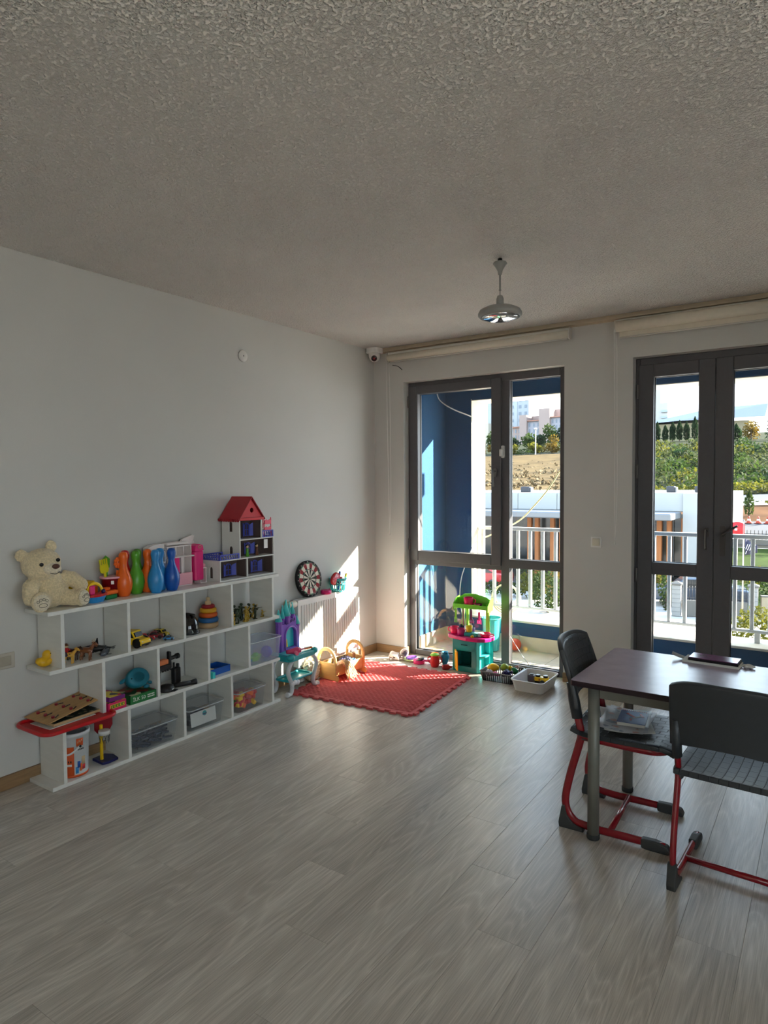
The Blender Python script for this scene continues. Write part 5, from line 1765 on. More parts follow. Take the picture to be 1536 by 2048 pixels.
# game boxes
gb1 = empty('game_box', (0.165, -2.845, Z1), 0.06, 'pink and yellow illustrated game box left of the green box', 'game box')
MB().box((0, 0, 0.024), (0.15, 0.115, 0.048), 0.001).build('carton', plastic('magenta_card', (206, 24, 96), 0.5), gb1)
MB().box((0, 0, 0.0487), (0.144, 0.108, 0.001)).build('top_print', print_mat('pink_yellow_print', (226, 190, 40), [(206, 24, 96), (110, 30, 120), (236, 206, 60), (60, 60, 70)], 30, 0.3), gb1)
MB().box((0.0755, 0, 0.026), (0.001, 0.095, 0.022)).build('label', plastic('gold_card', (226, 178, 60), 0.5), gb1)
MB().box((0.0762, 0, 0.026), (0.001, 0.086, 0.015)).build('label_inset', plastic('dark_green_card', (24, 90, 50), 0.5), gb1)
for i in range(9):
    MB().box((0.0768, -0.036 + 0.009 * i, 0.026), (0.001, 0.006, 0.010)).build('letter_block', P_GRN if i % 2 else P_YEL, gb1)
gb2 = empty('game_box', (0.165, -2.845, Z1 + 0.0495), 0.14, 'thin purple and yellow game box lying tilted on the pink box', 'game box', rot=(-0.06, 0.02, 0.14))
MB().box((-0.005, 0, 0.014), (0.145, 0.108, 0.024), 0.001).build('carton', plastic('purple_card', (110, 24, 110), 0.5), gb2)
MB().box((-0.005, 0, 0.0267), (0.138, 0.10, 0.001)).build('top_print', print_mat('yellow_pink_print', (230, 196, 50), [(200, 30, 90), (70, 70, 90), (240, 220, 120)], 26, 0.4), gb2)
gb3 = empty('game_box', (0.155, -2.672, Z1), 0.0, 'green game box with white lettering under the whale cup', 'game box')
MB().box((0, 0, 0.024), (0.165, 0.172, 0.048), 0.001).build('carton', plastic('green_card', (28, 110, 52), 0.5), gb3)
MB().box((0, 0, 0.0487), (0.158, 0.165, 0.001)).build('top_print', print_mat('green_red_print', (24, 84, 40), [(150, 24, 30), (30, 50, 34), (196, 190, 150)], 28, 0.5), gb3)
M_INK = mat('white_ink', (232, 232, 226), 0.6)
text('lettering', '\u0130LK 50', 0.029, M_INK, gb3, tr(0.0828, -0.028, 0.024) @ TX)
for k_ in range(5):
    for z_ in (0.019, 0.031):
        MB().box((0.0829, 0.030 + 0.0095 * k_, z_), (0.0008, 0.0068, 0.0065)).build('small_print', M_INK, gb3)
# whale cup
wc = empty('whale_cup', (0.135, -2.655, Z1 + 0.0492), 0, 'teal blue whale-shaped plastic scoop lying on the green box', 'bath toy')
P_WC = plastic('whale_teal_plastic', (30, 118, 140), 0.4)
q = MB(tr(0.0, 0.0, 0.058) @ rot(0, 0.0, 0))
seg, rg_ = 24, []
P, F = [], []
prof = [(0.030, 0.052), (0.052, 0.056), (0.060, 0.045), (0.060, 0.020), (0.052, -0.010), (0.036, -0.032), (0.014, -0.042), (0.0, -0.043)]
inner = [(0.030, 0.052), (0.042, 0.045), (0.050, 0.030), (0.052, 0.010), (0.044, -0.012), (0.028, -0.028), (0.0, -0.034)]
Tw = rot(0, 1.05, 0)
q.lathe(prof, 26, T=Tw)
q.lathe(inner, 26, T=Tw)
o = q.build('body', P_WC, wc, fix=False)
o.scale = (0.9, 1.2, 0.95)
q = MB()
q.ell((-0.005, -0.078, 0.062), (0.014, 0.020, 0.010), T=rot(0.5, 0, 0))
q.ell((0.045, 0.070, 0.030), (0.012, 0.018, 0.010), T=rot(-0.4, 0, 0.4))
q.ell((0.052, 0.040, 0.016), (0.016, 0.018, 0.012))
q.build('fins', P_WC, wc)
MB().ell((0.045, -0.052, 0.080), 0.004, 8, 6).build('eye', M_EYE, wc)

# black toy blaster, walkie-talkie and torch
bs = empty('toy_blaster', (0.120, -2.478, Z1), 0.1, 'black toy blaster with orange sight standing beside the divider', 'toy')
M_MBLK = plastic('matt_black_plastic', (20, 20, 22), 0.5)
q = MB()
q.box((0.03, -0.01, 0.135), (0.05, 0.12, 0.035), 0.006)
q.box((0.03, 0.055, 0.17), (0.03, 0.016, 0.10), 0.004)
q.cyl((0.03, 0.05, 0.175), (0.03, 0.12, 0.178), 0.012)
q.cyl((0.03, 0.112, 0.178), (0.03, 0.13, 0.178), 0.017)
q.box((0.03, -0.045, 0.06), (0.045, 0.035, 0.12), 0.008)
for i in range(6):
    q.box((0.056, -0.06 + 0.02 * i, 0.118), (0.008, 0.012, 0.008), 0.001)
q.build('body', M_MBLK, bs)
MB().box((0.04, -0.012, 0.170), (0.04, 0.076, 0.030), 0.005).build('orange_cover', plastic('faded_orange_plastic', (214, 120, 70), 0.5), bs)
wk = empty('toy_walkie_talkie', (0.110, -2.345, Z1), 0.3, 'black toy walkie-talkie standing behind the black torch', 'toy')
MB().box((0, 0, 0.05), (0.035, 0.06, 0.10), 0.006).build('body', M_MBLK, wk)
MB().cyl((0, -0.02, 0.10), (0, -0.02, 0.135), 0.006, n=8).build('antenna', M_MBLK, wk)
MB().box((0.0, 0.02, 0.11), (0.02, 0.015, 0.02), 0.003).build('knob', M_MBLK, wk)
tc_ = empty('toy_torch', (0.205, -2.36, Z1), 1.2, 'black toy torch lying at the shelf edge', 'torch')
q = MB()
q.cyl((-0.06, 0, 0.016), (0.04, 0, 0.016), 0.014)
q.cyl((0.04, 0, 0.016), (0.075, 0, 0.018), 0.014, 0.018)
q.build('barrel', M_MBLK, tc_)
MB().cyl((0.074, 0, 0.018), (0.078, 0, 0.018), 0.016).build('lens', P_GRY, tc_)
MB().box((0.0, 0, 0.031), (0.02, 0.008, 0.004), 0.001).build('switch', P_GRY, tc_)
cp = empty('toy_hat', (0.185, -2.475, Z1), 0.4, 'round black toy cap on the shelf below the blaster', 'toy')
MB().lathe([(0.0, 0.0), (0.045, 0.0), (0.047, 0.006), (0.044, 0.022), (0.030, 0.034), (0.0, 0.038)], 22).build('dome', M_MBLK, cp)
MB().prism([(0.0, -0.022), (0.028, -0.018), (0.03, 0.018), (0.0, 0.022)], 0.004, tr(0.036, 0, 0.004)).build('peak', M_MBLK, cp)
MB().box((0.0445, 0.0, 0.014), (0.003, 0.022, 0.005), 0.0005).build('badge', P_WHT, cp)

# blue open tray
def open_tray(name, loc, rz, d, h, th, m, label, taper=0.94, cat='tray', flange=0.0, rad=0.02, m_rim=None, group=None):
    """rounded open tub: inner and outer shell in one mesh"""
    o = empty(name, loc, rz, label, cat, group)
    n = 6
    out0 = rrect(d[0] * taper, d[1] * taper, rad * taper, n)
    out1 = rrect(d[0], d[1], rad, n)
    in1 = rrect(d[0] - 2 * th, d[1] - 2 * th, max(rad - th, 0.002), n)
    in0 = rrect(d[0] * taper - 2 * th, d[1] * taper - 2 * th, max(rad * taper - th, 0.002), n)
    N = len(out0)
    P = [(x, y, 0) for x, y in out0] + [(x, y, h) for x, y in out1] + [(x, y, h) for x, y in in1] + [(x, y, th) for x, y in in0]
    F = []
    for a in range(3):
        for k_ in range(N):
            F.append((a * N + k_, a * N + (k_ + 1) % N, (a + 1) * N + (k_ + 1) % N, (a + 1) * N + k_))
    F += [tuple(range(N))[::-1], tuple(range(3 * N, 4 * N))]
    MB().add(P, F, False).build('tub', m, o)
    if flange:
        MB().tube([(x, y, h - 0.002) for x, y in rrect(d[0] + flange, d[1] + flange, rad + flange / 2, n)], flange, 6, closed=True).build('rim', m_rim or m, o)
    return o
open_tray('blue_tray', (0.125, -2.065, Z1), 0.05, (0.13, 0.20), 0.042, 0.005, P_DBLU, 'deep blue open plastic tray on the shelf', 1.0, 'tray', rad=0.006)
fb_ = empty('foam_piece', (0.13, -2.112, Z1 + 0.006), 0.2, 'beige foam piece lying inside the blue tray', 'foam')
MB().box((0, 0, 0.016), (0.09, 0.06, 0.032), 0.01).build('block', P_CREAM, fb_)
lb_ = empty('turquoise_lid', (0.185, -2.172 + 0.022, Z1), 0.05, 'turquoise lid standing before the blue tray', 'carton')  # a turquoise lid, built as a plain panel
MB().box((0.03, -0.004, 0.02), (0.05, 0.022, 0.04), 0.002).build('panel', P_TURQ, lb_)

# clear containers
M_CLEAR = clear_mat('clear_plastic', (226, 234, 240), 0.035, 0.12, 0.9)
M_CLEARB = clear_mat('bluish_clear_plastic', (214, 226, 244), 0.15, 0.18, 0.9)
M_CRIM = clear_mat('clear_rim_plastic', (232, 238, 240), 0.38, 0.15, 1.0)
M_CLID = clear_mat('clear_lid_plastic', (228, 232, 234), 0.08, 0.10, 1.0)
def clear_box(loc, d, h, label, rz=0.0, lid=True, m=M_CLEAR, name='storage_box'):
    o = open_tray(name, loc, rz, d, h, 0.003, m, label, 0.90, 'storage box', 0.004, 0.018, M_CRIM)
    if lid:
        l_ = MB()
        l_.prism(rrect(d[0] + 0.012, d[1] + 0.012, 0.022), 0.012, tr(0, 0, h))
        l_.prism(rrect(d[0] - 0.03, d[1] - 0.03, 0.016), 0.005, tr(0, 0, h + 0.012))
        l_ = l_.build('lid', M_CLID, o)
        for s_ in (-1, 1):
            MB().box((0.0, s_ * (d[1] / 2 + 0.010), h - 0.004), (0.06, 0.010, 0.030), 0.003).build('clip', M_CLID, l_)
    return o
# 1: dark building rods
clear_box((0.13, -2.588, Z0), (0.20, 0.315), 0.125, 'clear lidded box of dark blue-grey pieces on the bottom shelf')
rod = None
for i in range(110):
    if True:
        o = bpy.data.objects.new('construction_rod', rod) if rod else MB().box((0, 0, 0), (0.013, 0.058, 0.011), 0.002).build('construction_rod', mat('slate_blue_plastic', (58, 66, 84), 0.35))
        if rod:
            COL.objects.link(o)
        rod = o.data
        o.location = (0.13 + rnd.uniform(-0.058, 0.062), -2.588 + rnd.uniform(-0.108, 0.108), Z0 + 0.012 + 0.078 * (i / 110))
        o.rotation_euler = (rnd.uniform(-0.3, 0.3), rnd.uniform(-0.2, 0.2), rnd.uniform(0, 3.1))
        tag(o, 'slate-blue construction piece heaped in the first clear storage box', 'toy piece', 'pieces in the first clear box')
# 2: box with a printed sheet
clear_box((0.13, -2.205, Z0), (0.20, 0.28), 0.135, 'clear lidded box with a printed sheet against its front')
pp = empty('printed_sheet', (0.205, -2.215, Z0 + 0.012), 0, 'white sheet with a small blue emblem inside the middle clear box', 'paper', rot=(0, -0.10, 0))
MB().box((0.004, 0, 0.05), (0.002, 0.20, 0.085)).build('sheet', M_PAPER, pp)
MB().lathe([(0.0, 0.0), (0.016, 0.0), (0.016, 0.0008)], 16, T=tr(0.0054, 0.01, 0.072) @ rot(0, pi / 2, 0)).build('emblem', P_TEAL, pp)
MB().box((0.0058, 0.01, 0.068), (0.001, 0.034, 0.006)).build('emblem_band', P_NAVY, pp)
for i, (x, y, z) in enumerate(((0.10, -2.25, 0.012), (0.10, -2.16, 0.012), (0.105, -2.21, 0.052))):
    o = MB().box((0, 0, 0.019), (0.12, 0.085, 0.038), 0.004).build('dark_carton', mat('charcoal_card', (52, 56, 64), 0.7), None, (x, y, Z0 + z), 0.05 * i)
    tag(o, ('charcoal carton in the middle clear box, left of two', 'charcoal carton in the middle clear box, right of two', 'charcoal carton on top of two others in the middle clear box')[i], 'carton', 'cartons in the middle clear box')
# 3: colourful bricks
clear_box((0.13, -1.815, Z0), (0.20, 0.265), 0.135, 'clear lidded box of red, yellow and green blocks')
for i in range(46):
    m = (P_RED, P_RED, P_ORG, P_YEL, P_GRN, P_RED)[i % 6]
    y = rnd.uniform(-0.088, 0.088)
    if m is P_GRN:
        y = rnd.uniform(-0.08, -0.03)
    key = 'brk%d' % (i % 6)
    if key not in SOL:
        o = MB().box((0, 0, 0), (0.034, 0.050, 0.027), 0.004).cyl((0, -0.01, 0.01), (0, -0.01, 0.017), 0.007, n=8).cyl((0, 0.01, 0.01), (0, 0.01, 0.017), 0.007, n=8).build('toy_block', m)
        SOL[key] = o.data
    else:
        o = bpy.data.objects.new('toy_block', SOL[key])
        COL.objects.link(o)
    o.location = (0.13 + rnd.uniform(-0.055, 0.058), -1.815 + y, Z0 + 0.024 + 0.082 * i / 46)
    o.rotation_euler = (rnd.uniform(-0.6, 0.6), rnd.uniform(-0.6, 0.6), rnd.uniform(0, 3.1))
    cn = {P_RED.name: 'red', P_ORG.name: 'orange', P_YEL.name: 'yellow', P_GRN.name: 'green'}[m.name]
    tag(o, '%s toy block heaped in the third clear storage box' % cn, 'toy block', '%s blocks in the third clear box' % cn)
# 4: open milky container on the right overhang
clear_box((0.135, -1.675, Z1), (0.21, 0.30), 0.155, 'open milky clear container on the right shelf overhang', lid=False, m=M_CLEARB)
o = MB().ell((0, 0, 0.042), 0.042, 20, 12).build('toy_ball', plastic('violet_blue_plastic', (70, 70, 180), 0.3), None, (0.165, -1.605, Z1 + 0.004))
tag(o, 'violet-blue ball inside the open milky container', 'ball')
o = empty('green_boat', (0.15, -1.70, Z1 + 0.004), 0.3, 'lime green plastic boat inside the open milky container', 'toy boat')
MB().add(*hull(0.035, 0.06, 0, 0.03, 0.7, 1.0)).build('hull', P_LIME, o)
MB().box((0, 0, 0.04), (0.03, 0.04, 0.02), 0.005).build('cabin', P_LIME, o)
o = empty('teal_dish', (0.14, -1.765, Z1 + 0.004), 0.3, 'teal plastic dish at the left inside the milky container', 'dish')
MB().lathe([(0.0, 0), (0.03, 0), (0.038, 0.02), (0.034, 0.02), (0.027, 0.004), (0, 0.004)], 18).build('bowl', P_TEAL, o)

# paint bucket
pb = empty('paint_bucket', (0.15, -3.05, Z0), 0.0, 'white and orange labelled plastic paint bucket on the bottom shelf', 'bucket')
M_PBW = plastic('bucket_white', (214, 218, 220), 0.35)
R0, R1, PH = 0.070, 0.079, 0.215
MB().lathe([(0.0, 0.0), (R0, 0.0), (R0 + 0.002, 0.004), (R1, PH), (R1 + 0.005, PH), (R1 + 0.005, PH + 0.018), (R1 - 0.002, PH + 0.020), (R1 - 0.010, PH + 0.012), (0.0, PH + 0.010)], 40).build('pail', M_PBW, pb)
MB().lathe([(R1 - 0.012, PH + 0.0105), (R1 - 0.012, PH + 0.0125), (0, PH + 0.0125)], 40).build('lid', plastic('smoke_lid', (104, 112, 118), 0.3), pb)
def band(a0, a1, z0, z1, m, name, off=0.0012, n=10):
    P, F = [], []
    for k_ in range(n + 1):
        a = a0 + (a1 - a0) * k_ / n
        for z in (z0, z1):
            r = R0 + 0.002 + (R1 - R0 - 0.002) * z / PH + off
            P.append((r * cos(a), r * sin(a), z))
    F = [(2 * k_, 2 * k_ + 2, 2 * k_ + 3, 2 * k_ + 1) for k_ in range(n)]
    o_ = MB().add(P, F, True).build(name, m, pb, fix=False)
    sd = o_.modifiers.new('thickness', 'SOLIDIFY')
    sd.thickness = 0.0006
    return o_
P_LORG = plastic('label_orange', (214, 88, 34), 0.5)
ac = -0.50      # direction of the camera seen from the bucket
band(ac - 0.85, ac + 0.02, 0.012, 0.165, P_LORG, 'orange_label')
band(ac - 1.5, ac + 1.5, 0.001, 0.013, P_LORG, 'bottom_band')
band(ac + 0.16, ac + 0.62, 0.165, 0.205, P_LORG, 'logo_patch')
band(ac - 0.72, ac - 0.14, 0.062, 0.074, P_WHT, 'label_stripe', 0.002)
for i in range(5):
    band(ac + 0.14 + 0.11 * i, ac + 0.21 + 0.11 * i, 0.143, 0.151, P_BLK, 'letter', 0.002, 2)
for i in range(4):
    band(ac - 0.68 + 0.15 * i, ac - 0.60 + 0.15 * i, 0.082, 0.092, P_BLK, 'pictogram', 0.002, 3)
band(ac + 0.10, ac + 0.30, 0.02, 0.055, P_BLU, 'picture_blue', 0.002, 4)
band(ac + 0.22, ac + 0.42, 0.05, 0.085, P_DBLU, 'picture_blue', 0.0026, 4)
band(ac + 0.38, ac + 0.54, 0.03, 0.07, P_ORG, 'picture_orange', 0.002, 4)
band(ac + 0.52, ac + 0.78, 0.06, 0.105, P_CREAM, 'picture_cream', 0.002, 4)
band(ac + 0.56, ac + 0.80, 0.035, 0.062, P_RED, 'picture_red', 0.002, 4)
for a_, z_, w_ in ((0.24, 0.180, 0.05), (0.32, 0.186, 0.05), (0.40, 0.183, 0.04), (0.48, 0.188, 0.05)):
    band(ac + a_, ac + a_ + w_, z_, z_ + 0.010, P_CREAM, 'logo_stroke', 0.0022, 2)
hp = []
for k_ in range(13):
    a = ac - 1.25 + 1.62 * k_ / 12
    hp.append((0.086 * cos(a), 0.086 * sin(a), 0.168 - 0.040 * sin(pi * min(1, k_ / 12 * 1.0)) * 1.0 if k_ < 12 else 0.168))
MB().tube(hp, 0.0045, 8, flat=(0.5, 1.2)).build('handle', M_PBW, pb)
MB().cyl((0.080 * cos(ac + 0.37), 0.080 * sin(ac + 0.37), 0.166), (0.090 * cos(ac + 0.37), 0.090 * sin(ac + 0.37), 0.166), 0.006, n=10).build('handle_pivot', P_BLK, pb)

# toy basketball hoop stand
hs = empty('toy_hoop', (0.14, -2.868, Z0), 0.1, 'toy basketball hoop with red board, yellow post and navy base', 'toy')
q = MB()
q.prism([(-0.05, -0.035), (0.05, -0.05), (0.065, -0.02), (0.065, 0.045), (0.0, 0.065), (-0.05, 0.045)], 0.014)
q.build('base', P_NAVY, hs, bev=0.003)
MB().box((0.01, -0.02, 0.11), (0.014, 0.014, 0.20), 0.002).build('post', P_YEL, hs)
MB().prism([(-0.055, -0.02), (-0.035, -0.045), (0.04, -0.045), (0.06, -0.02), (0.06, 0.03), (0.03, 0.05), (-0.03, 0.05), (-0.055, 0.03)], 0.006, tr(-0.004, 0.002, 0.205) @ YZ).build('backboard', P_DRED, hs)
q = MB()
q.lathe([(0.026, 0.0), (0.030, 0.0), (0.030, 0.022), (0.026, 0.022)], 20, c=(0.045, -0.028, 0.165))
q.build('hoop', P_WHT, hs)
q = MB()
for k_ in range(10):
    a = 2 * pi * k_ / 10
    q.tube([(0.045 + 0.029 * cos(a), -0.028 + 0.029 * sin(a), 0.166), (0.045 + 0.024 * cos(a + 0.4), -0.028 + 0.024 * sin(a + 0.4), 0.120)], 0.0012, 5)
q.build('net', P_BLK, hs)
# ================================================================ RADIATOR CORNER
M_RADW = mat('white_radiator_enamel', (226, 224, 218), 0.35, 0, 0.02, 10)
rad = empty('radiator', (0.0, -0.79, 0.13), label='white panel radiator with vertical flutes on the left wall', cat='radiator')
RY0, RY1, RH = -0.39, 0.39, 0.52
q = MB()
q.box((0.088, 0, RH / 2), (0.008, RY1 - RY0, RH), 0.003)
q.build('front_panel', M_RADW, rad)
q = MB()
n = 24
for i in range(n):
    y = RY0 + 0.03 + (RY1 - RY0 - 0.06) * (i + 0.5) / n
    q.box((0.094, y, RH / 2 - 0.005), (0.010, 0.019, RH - 0.07), 0.0045)
tag(q.build('flutes', M_RADW, rad), kind='stuff')
MB().box((0.040, 0, RH / 2), (0.008, RY1 - RY0 - 0.02, RH - 0.04), 0.003).build('rear_panel', M_RADW, rad)
q = MB()
for i in range(26):
    q.box((0.064, RY0 + 0.02 + 0.029 * i + 0.008, RH - 0.002), (0.044, 0.006, 0.006))
q.box((0.064, 0, RH), (0.058, RY1 - RY0, 0.004))
tag(q.build('top_grille', M_RADW, rad), kind='stuff')
for y in (RY0, RY1):
    MB().box((0.064, y, RH / 2), (0.056, 0.004, RH), 0.001).build('side_panel', M_RADW, rad)
for y in (-0.26, 0.26):
    MB().box((0.018, y, RH * 0.75), (0.036, 0.03, 0.06), 0.002).build('bracket', M_RADW, rad)
va = empty('radiator_valve', (0.066, -1.182, 0.625), label='white thermostatic valve on the left side of the radiator', cat='valve')
q = MB()
q.lathe([(0.0, -0.085), (0.019, -0.085), (0.023, -0.078), (0.027, -0.015), (0.024, 0.0), (0.0, 0.0)], 20, T=rot(-pi / 2, 0, 0))
q.build('thermostat_head', plastic('ivory_valve_plastic', (224, 216, 198)), va)
MB().cyl((0, 0.0, 0), (0, 0.014, 0), 0.014, n=12).build('collar', mat('chrome', (190, 190, 190), 0.15, 1.0, 0.02), va)
MB().tube(spline([(0, 0.004, -0.004), (-0.015, -0.03, 0.0), (-0.062, -0.034, 0.0)], 4), 0.009, 8).build('pipe', M_RADW, va)
MB().lathe([(0.0, 0.0), (0.026, 0.0), (0.024, 0.005), (0.0, 0.006)], 18, T=tr(-0.065, -0.034, 0) @ rot(0, pi / 2, 0)).build('wall_rose', mat('brass_rose', (176, 150, 110), 0.4, 0.3), va)

# dart board leaning on the wall
db = empty('dart_board', (0.068, -0.985, 0.652), label='round dart board leaning on the wall above the radiator', cat='dart board', rot=(0, -0.16, 0))
RD = 0.145
TD = tr(0, 0, RD) @ rot(0, pi / 2, 0)
M_DBK = mat('dart_black', (20, 20, 20), 0.8)
M_DWT = mat('dart_cream', (214, 208, 190), 0.8)
M_DRD = mat('dart_red', (140, 34, 40), 0.8)
M_DGR = mat('dart_green', (30, 110, 70), 0.8)
MB().lathe([(0.0, -0.022), (RD, -0.022), (RD, 0.0), (0.0, 0.0)], 48, T=TD).build('board', M_DBK, db)
def bed(r0, r1, par, m, name, z=0.0012):
    q_ = MB()
    for i in range(20):
        if i % 2 != par:
            continue
        P = []
        for r in (r0, r1):
            for k_ in range(4):
                a = 2 * pi * (i - 0.5 + k_ / 3) / 20
                P.append((r * cos(a), r * sin(a), z))
        P2 = [(x, y, z - 0.0012) for x, y, _ in P]
        q_.add(P + P2, [(0, 1, 5, 4), (1, 2, 6, 5), (2, 3, 7, 6), (8, 12, 13, 9), (9, 13, 14, 10), (10, 14, 15, 11), (0, 4, 12, 8), (3, 11, 15, 7), (4, 5, 13, 12), (5, 6, 14, 13), (6, 7, 15, 14), (0, 8, 9, 1), (1, 9, 10, 2), (2, 10, 11, 3)], False, TD)
    tag(q_.build(name, m, db), kind='stuff')
bed(0.012, 0.126, 0, M_DWT, 'cream_segments')
bed(0.070, 0.077, 0, M_DRD, 'treble_beds', 0.0020)
bed(0.070, 0.077, 1, M_DGR, 'treble_beds', 0.0020)
bed(0.119, 0.127, 1, M_DRD, 'double_beds', 0.0020)
bed(0.119, 0.127, 0, M_DGR, 'double_beds', 0.0020)
bed(0.086, 0.118, 1, M_DRD, 'dark_red_segments', 0.0010)
MB().lathe([(0.0, 0), (0.006, 0), (0.006, 0.003), (0.0, 0.003)], 16, T=TD).build('bullseye', M_DRD, db)
MB().lathe([(0.007, 0), (0.012, 0), (0.012, 0.0024), (0.007, 0.0024)], 20, T=TD).build('outer_bull', M_DGR, db)
q = MB(TD)
for r in (0.012, 0.070, 0.077, 0.119, 0.127):
    q.tube([(r * cos(2 * pi * k / 40), r * sin(2 * pi * k / 40), 0.0026) for k in range(40)], 0.0006, 4, closed=True)
q.build('wires', mat('steel_wire', (170, 170, 170), 0.3, 0.8), db)
for i, nn in enumerate('20 1 18 4 13 6 10 15 2 17 3 19 7 16 8 11 14 9 12 5'.split()):
    a = 2 * pi * i / 20
    Tn = tr(0.0012, 0.1355 * sin(a), RD + 0.1355 * cos(a)) @ TX
    text('number', nn, 0.014, M_DWT, db, Tn)

# turquoise basket on the radiator
def slat_basket(name, loc, r0, r1, h, m, label, cat, n=18):
    o = empty(name, loc, 0, label, cat)
    q_ = MB()
    q_.lathe([(0.0, 0.0), (r0, 0.0), (r0 + 0.001, 0.012), (r0 - 0.003, 0.012), (r0 - 0.004, 0.004), (0.0, 0.004)], 28)
    q_.build('base', m, o)
    q_ = MB()
    for k_ in range(n):
        a = 2 * pi * k_ / n
        ca, sa = cos(a), sin(a)
        q_.tube([(r0 * ca * 0.985, r0 * sa * 0.985, 0.008), (r1 * ca * 0.985, r1 * sa * 0.985, h - 0.004)], 0.0075, 6, flat=(1.0, 0.30))
    tag(q_.build('slats', m, o), kind='stuff')
    rm = r0 + (r1 - r0) * 0.55
    MB().lathe([(rm - 0.004, h * 0.50), (rm + 0.001, h * 0.50), (rm + 0.002, h * 0.60), (rm - 0.003, h * 0.60)], 28).build('band', m, o)
    MB().lathe([(r1 - 0.004, h - 0.022), (r1, h - 0.022), (r1 + 0.006, h), (r1 - 0.003, h)], 28).build('rim', m, o)
    return o
slat_basket('turquoise_basket', (0.072, -0.655, 0.652), 0.054, 0.070, 0.112, P_TURQ, 'turquoise slatted plastic basket of toys on the radiator', 'basket')
tm = empty('toy_tambourine', (0.078, -0.695, 0.672), 0.0, 'round pink and red toy disc sticking up from the turquoise basket', 'toy', rot=(0.35, 0.25, 0))
MB().lathe([(0.0, -0.008), (0.054, -0.008), (0.054, 0.008), (0.0, 0.008)], 28, T=tr(0, 0, 0.105) @ rot(0, pi / 2, 0)).build('rim', P_RED, tm)
MB().lathe([(0.0, 0.0), (0.043, 0.0), (0.043, 0.0095), (0.0, 0.0095)], 24, T=tr(0, 0, 0.105) @ rot(0, pi / 2, 0)).build('face', print_mat('pink_floral_print', (232, 130, 150), [(214, 60, 90), (240, 190, 190)], 90, 0.5), tm)
for nm, lb, x, y, hh, m, tilt in (('marker_pen', 'blue marker standing in the turquoise basket', 0.068, -0.650, 0.155, P_DBLU, (-0.1, 0.05, 0)), ('toy_fork', 'yellow toy fork in the turquoise basket', 0.085, -0.622, 0.14, P_YEL, (-0.35, 0.1, 0)), ('toy_cup', 'small red cap at the rim of the turquoise basket', 0.095, -0.665, 0.115, P_RED, (0, 0.1, 0))):
    o = empty(nm, (x, y, 0.662), label=lb, cat='toy', rot=tilt)
    MB().cyl((0, 0, 0), (0, 0, hh * 0.75), 0.007, n=10).build('barrel', m, o)
    MB().cyl((0, 0, hh * 0.75), (0, 0, hh), 0.009 if nm != 'toy_cup' else 0.016, n=10).build('cap', m, o)
pk = empty('pink_band', (0.070, -0.812, 0.652), label='magenta plastic ring between dart board and turquoise basket', cat='toy')
MB().lathe([(0.040, 0.0), (0.044, 0.0), (0.044, 0.030), (0.040, 0.030)], 28).build('ring', P_PINK, pk)
for y in (-1, 1):
    MB().cyl((0.0, y * 0.041, 0.028), (0.0, y * 0.041, 0.040), 0.004, 0.002, 8).build('prong', P_PINK, pk)

# ---------------------------------------------------------------- castle vanity table
vt = empty('castle_vanity', (0.15, -1.30, 0), 0.03, 'turquoise and purple castle vanity table with curved white legs', 'vanity')
M_VW = plastic('vanity_white', (216, 218, 222), 0.3)
LEGX, LEGY = (-0.075, 0.075), (-0.135, 0.15)
for x in LEGX:
    for y in LEGY:
        sy = 1 if y > 0 else -1
        path = spline([(x, y - sy * 0.03, 0.262), (x, y + sy * 0.012, 0.21), (x, y + sy * 0.018, 0.165), (x, y - sy * 0.012, 0.10), (x, y - sy * 0.020, 0.055), (x, y - sy * 0.004, 0.020), (x, y + sy * 0.03, 0.016)], 6)
        MB().tube(path, 0.013, 10, flat=(1.5, 0.9)).build('leg', M_VW, vt)
        MB().ell((x, y + sy * 0.032, 0.020), (0.022, 0.016, 0.020), 12, 8).build('foot', M_VW, vt)
MB().prism(rrect(0.205, 0.33, 0.05), 0.040, tr(0.0, 0.0, 0.255)).build('table_top', P_TEAL, vt, bev=0.006)
for y in (-0.135, 0.135):
    MB().ell((0.085, y, 0.285), (0.028, 0.034, 0.026), 14, 10).build('corner_boss', P_TEAL, vt)
MB().prism(rrect(0.165, 0.27, 0.04), 0.004, tr(0.0, 0.0, 0.295)).build('top_inset', P_TURQ, vt)
q = MB()
q.prism(rrect(0.13, 0.27, 0.03), 0.006, tr(0, 0, 0.098))
q.tube([(x, y, 0.108) for x, y in rrect(0.136, 0.276, 0.034)], 0.010, 8, closed=True)
q.build('lower_tray', P_TEAL, vt)
for y in (-0.12, -0.09, -0.06):
    MB().ell((0.083, y, 0.088 + 0.006 * ((y * 100) % 2)), (0.016, 0.020, 0.020), 12, 8).build('scroll_knob', M_VW, vt)
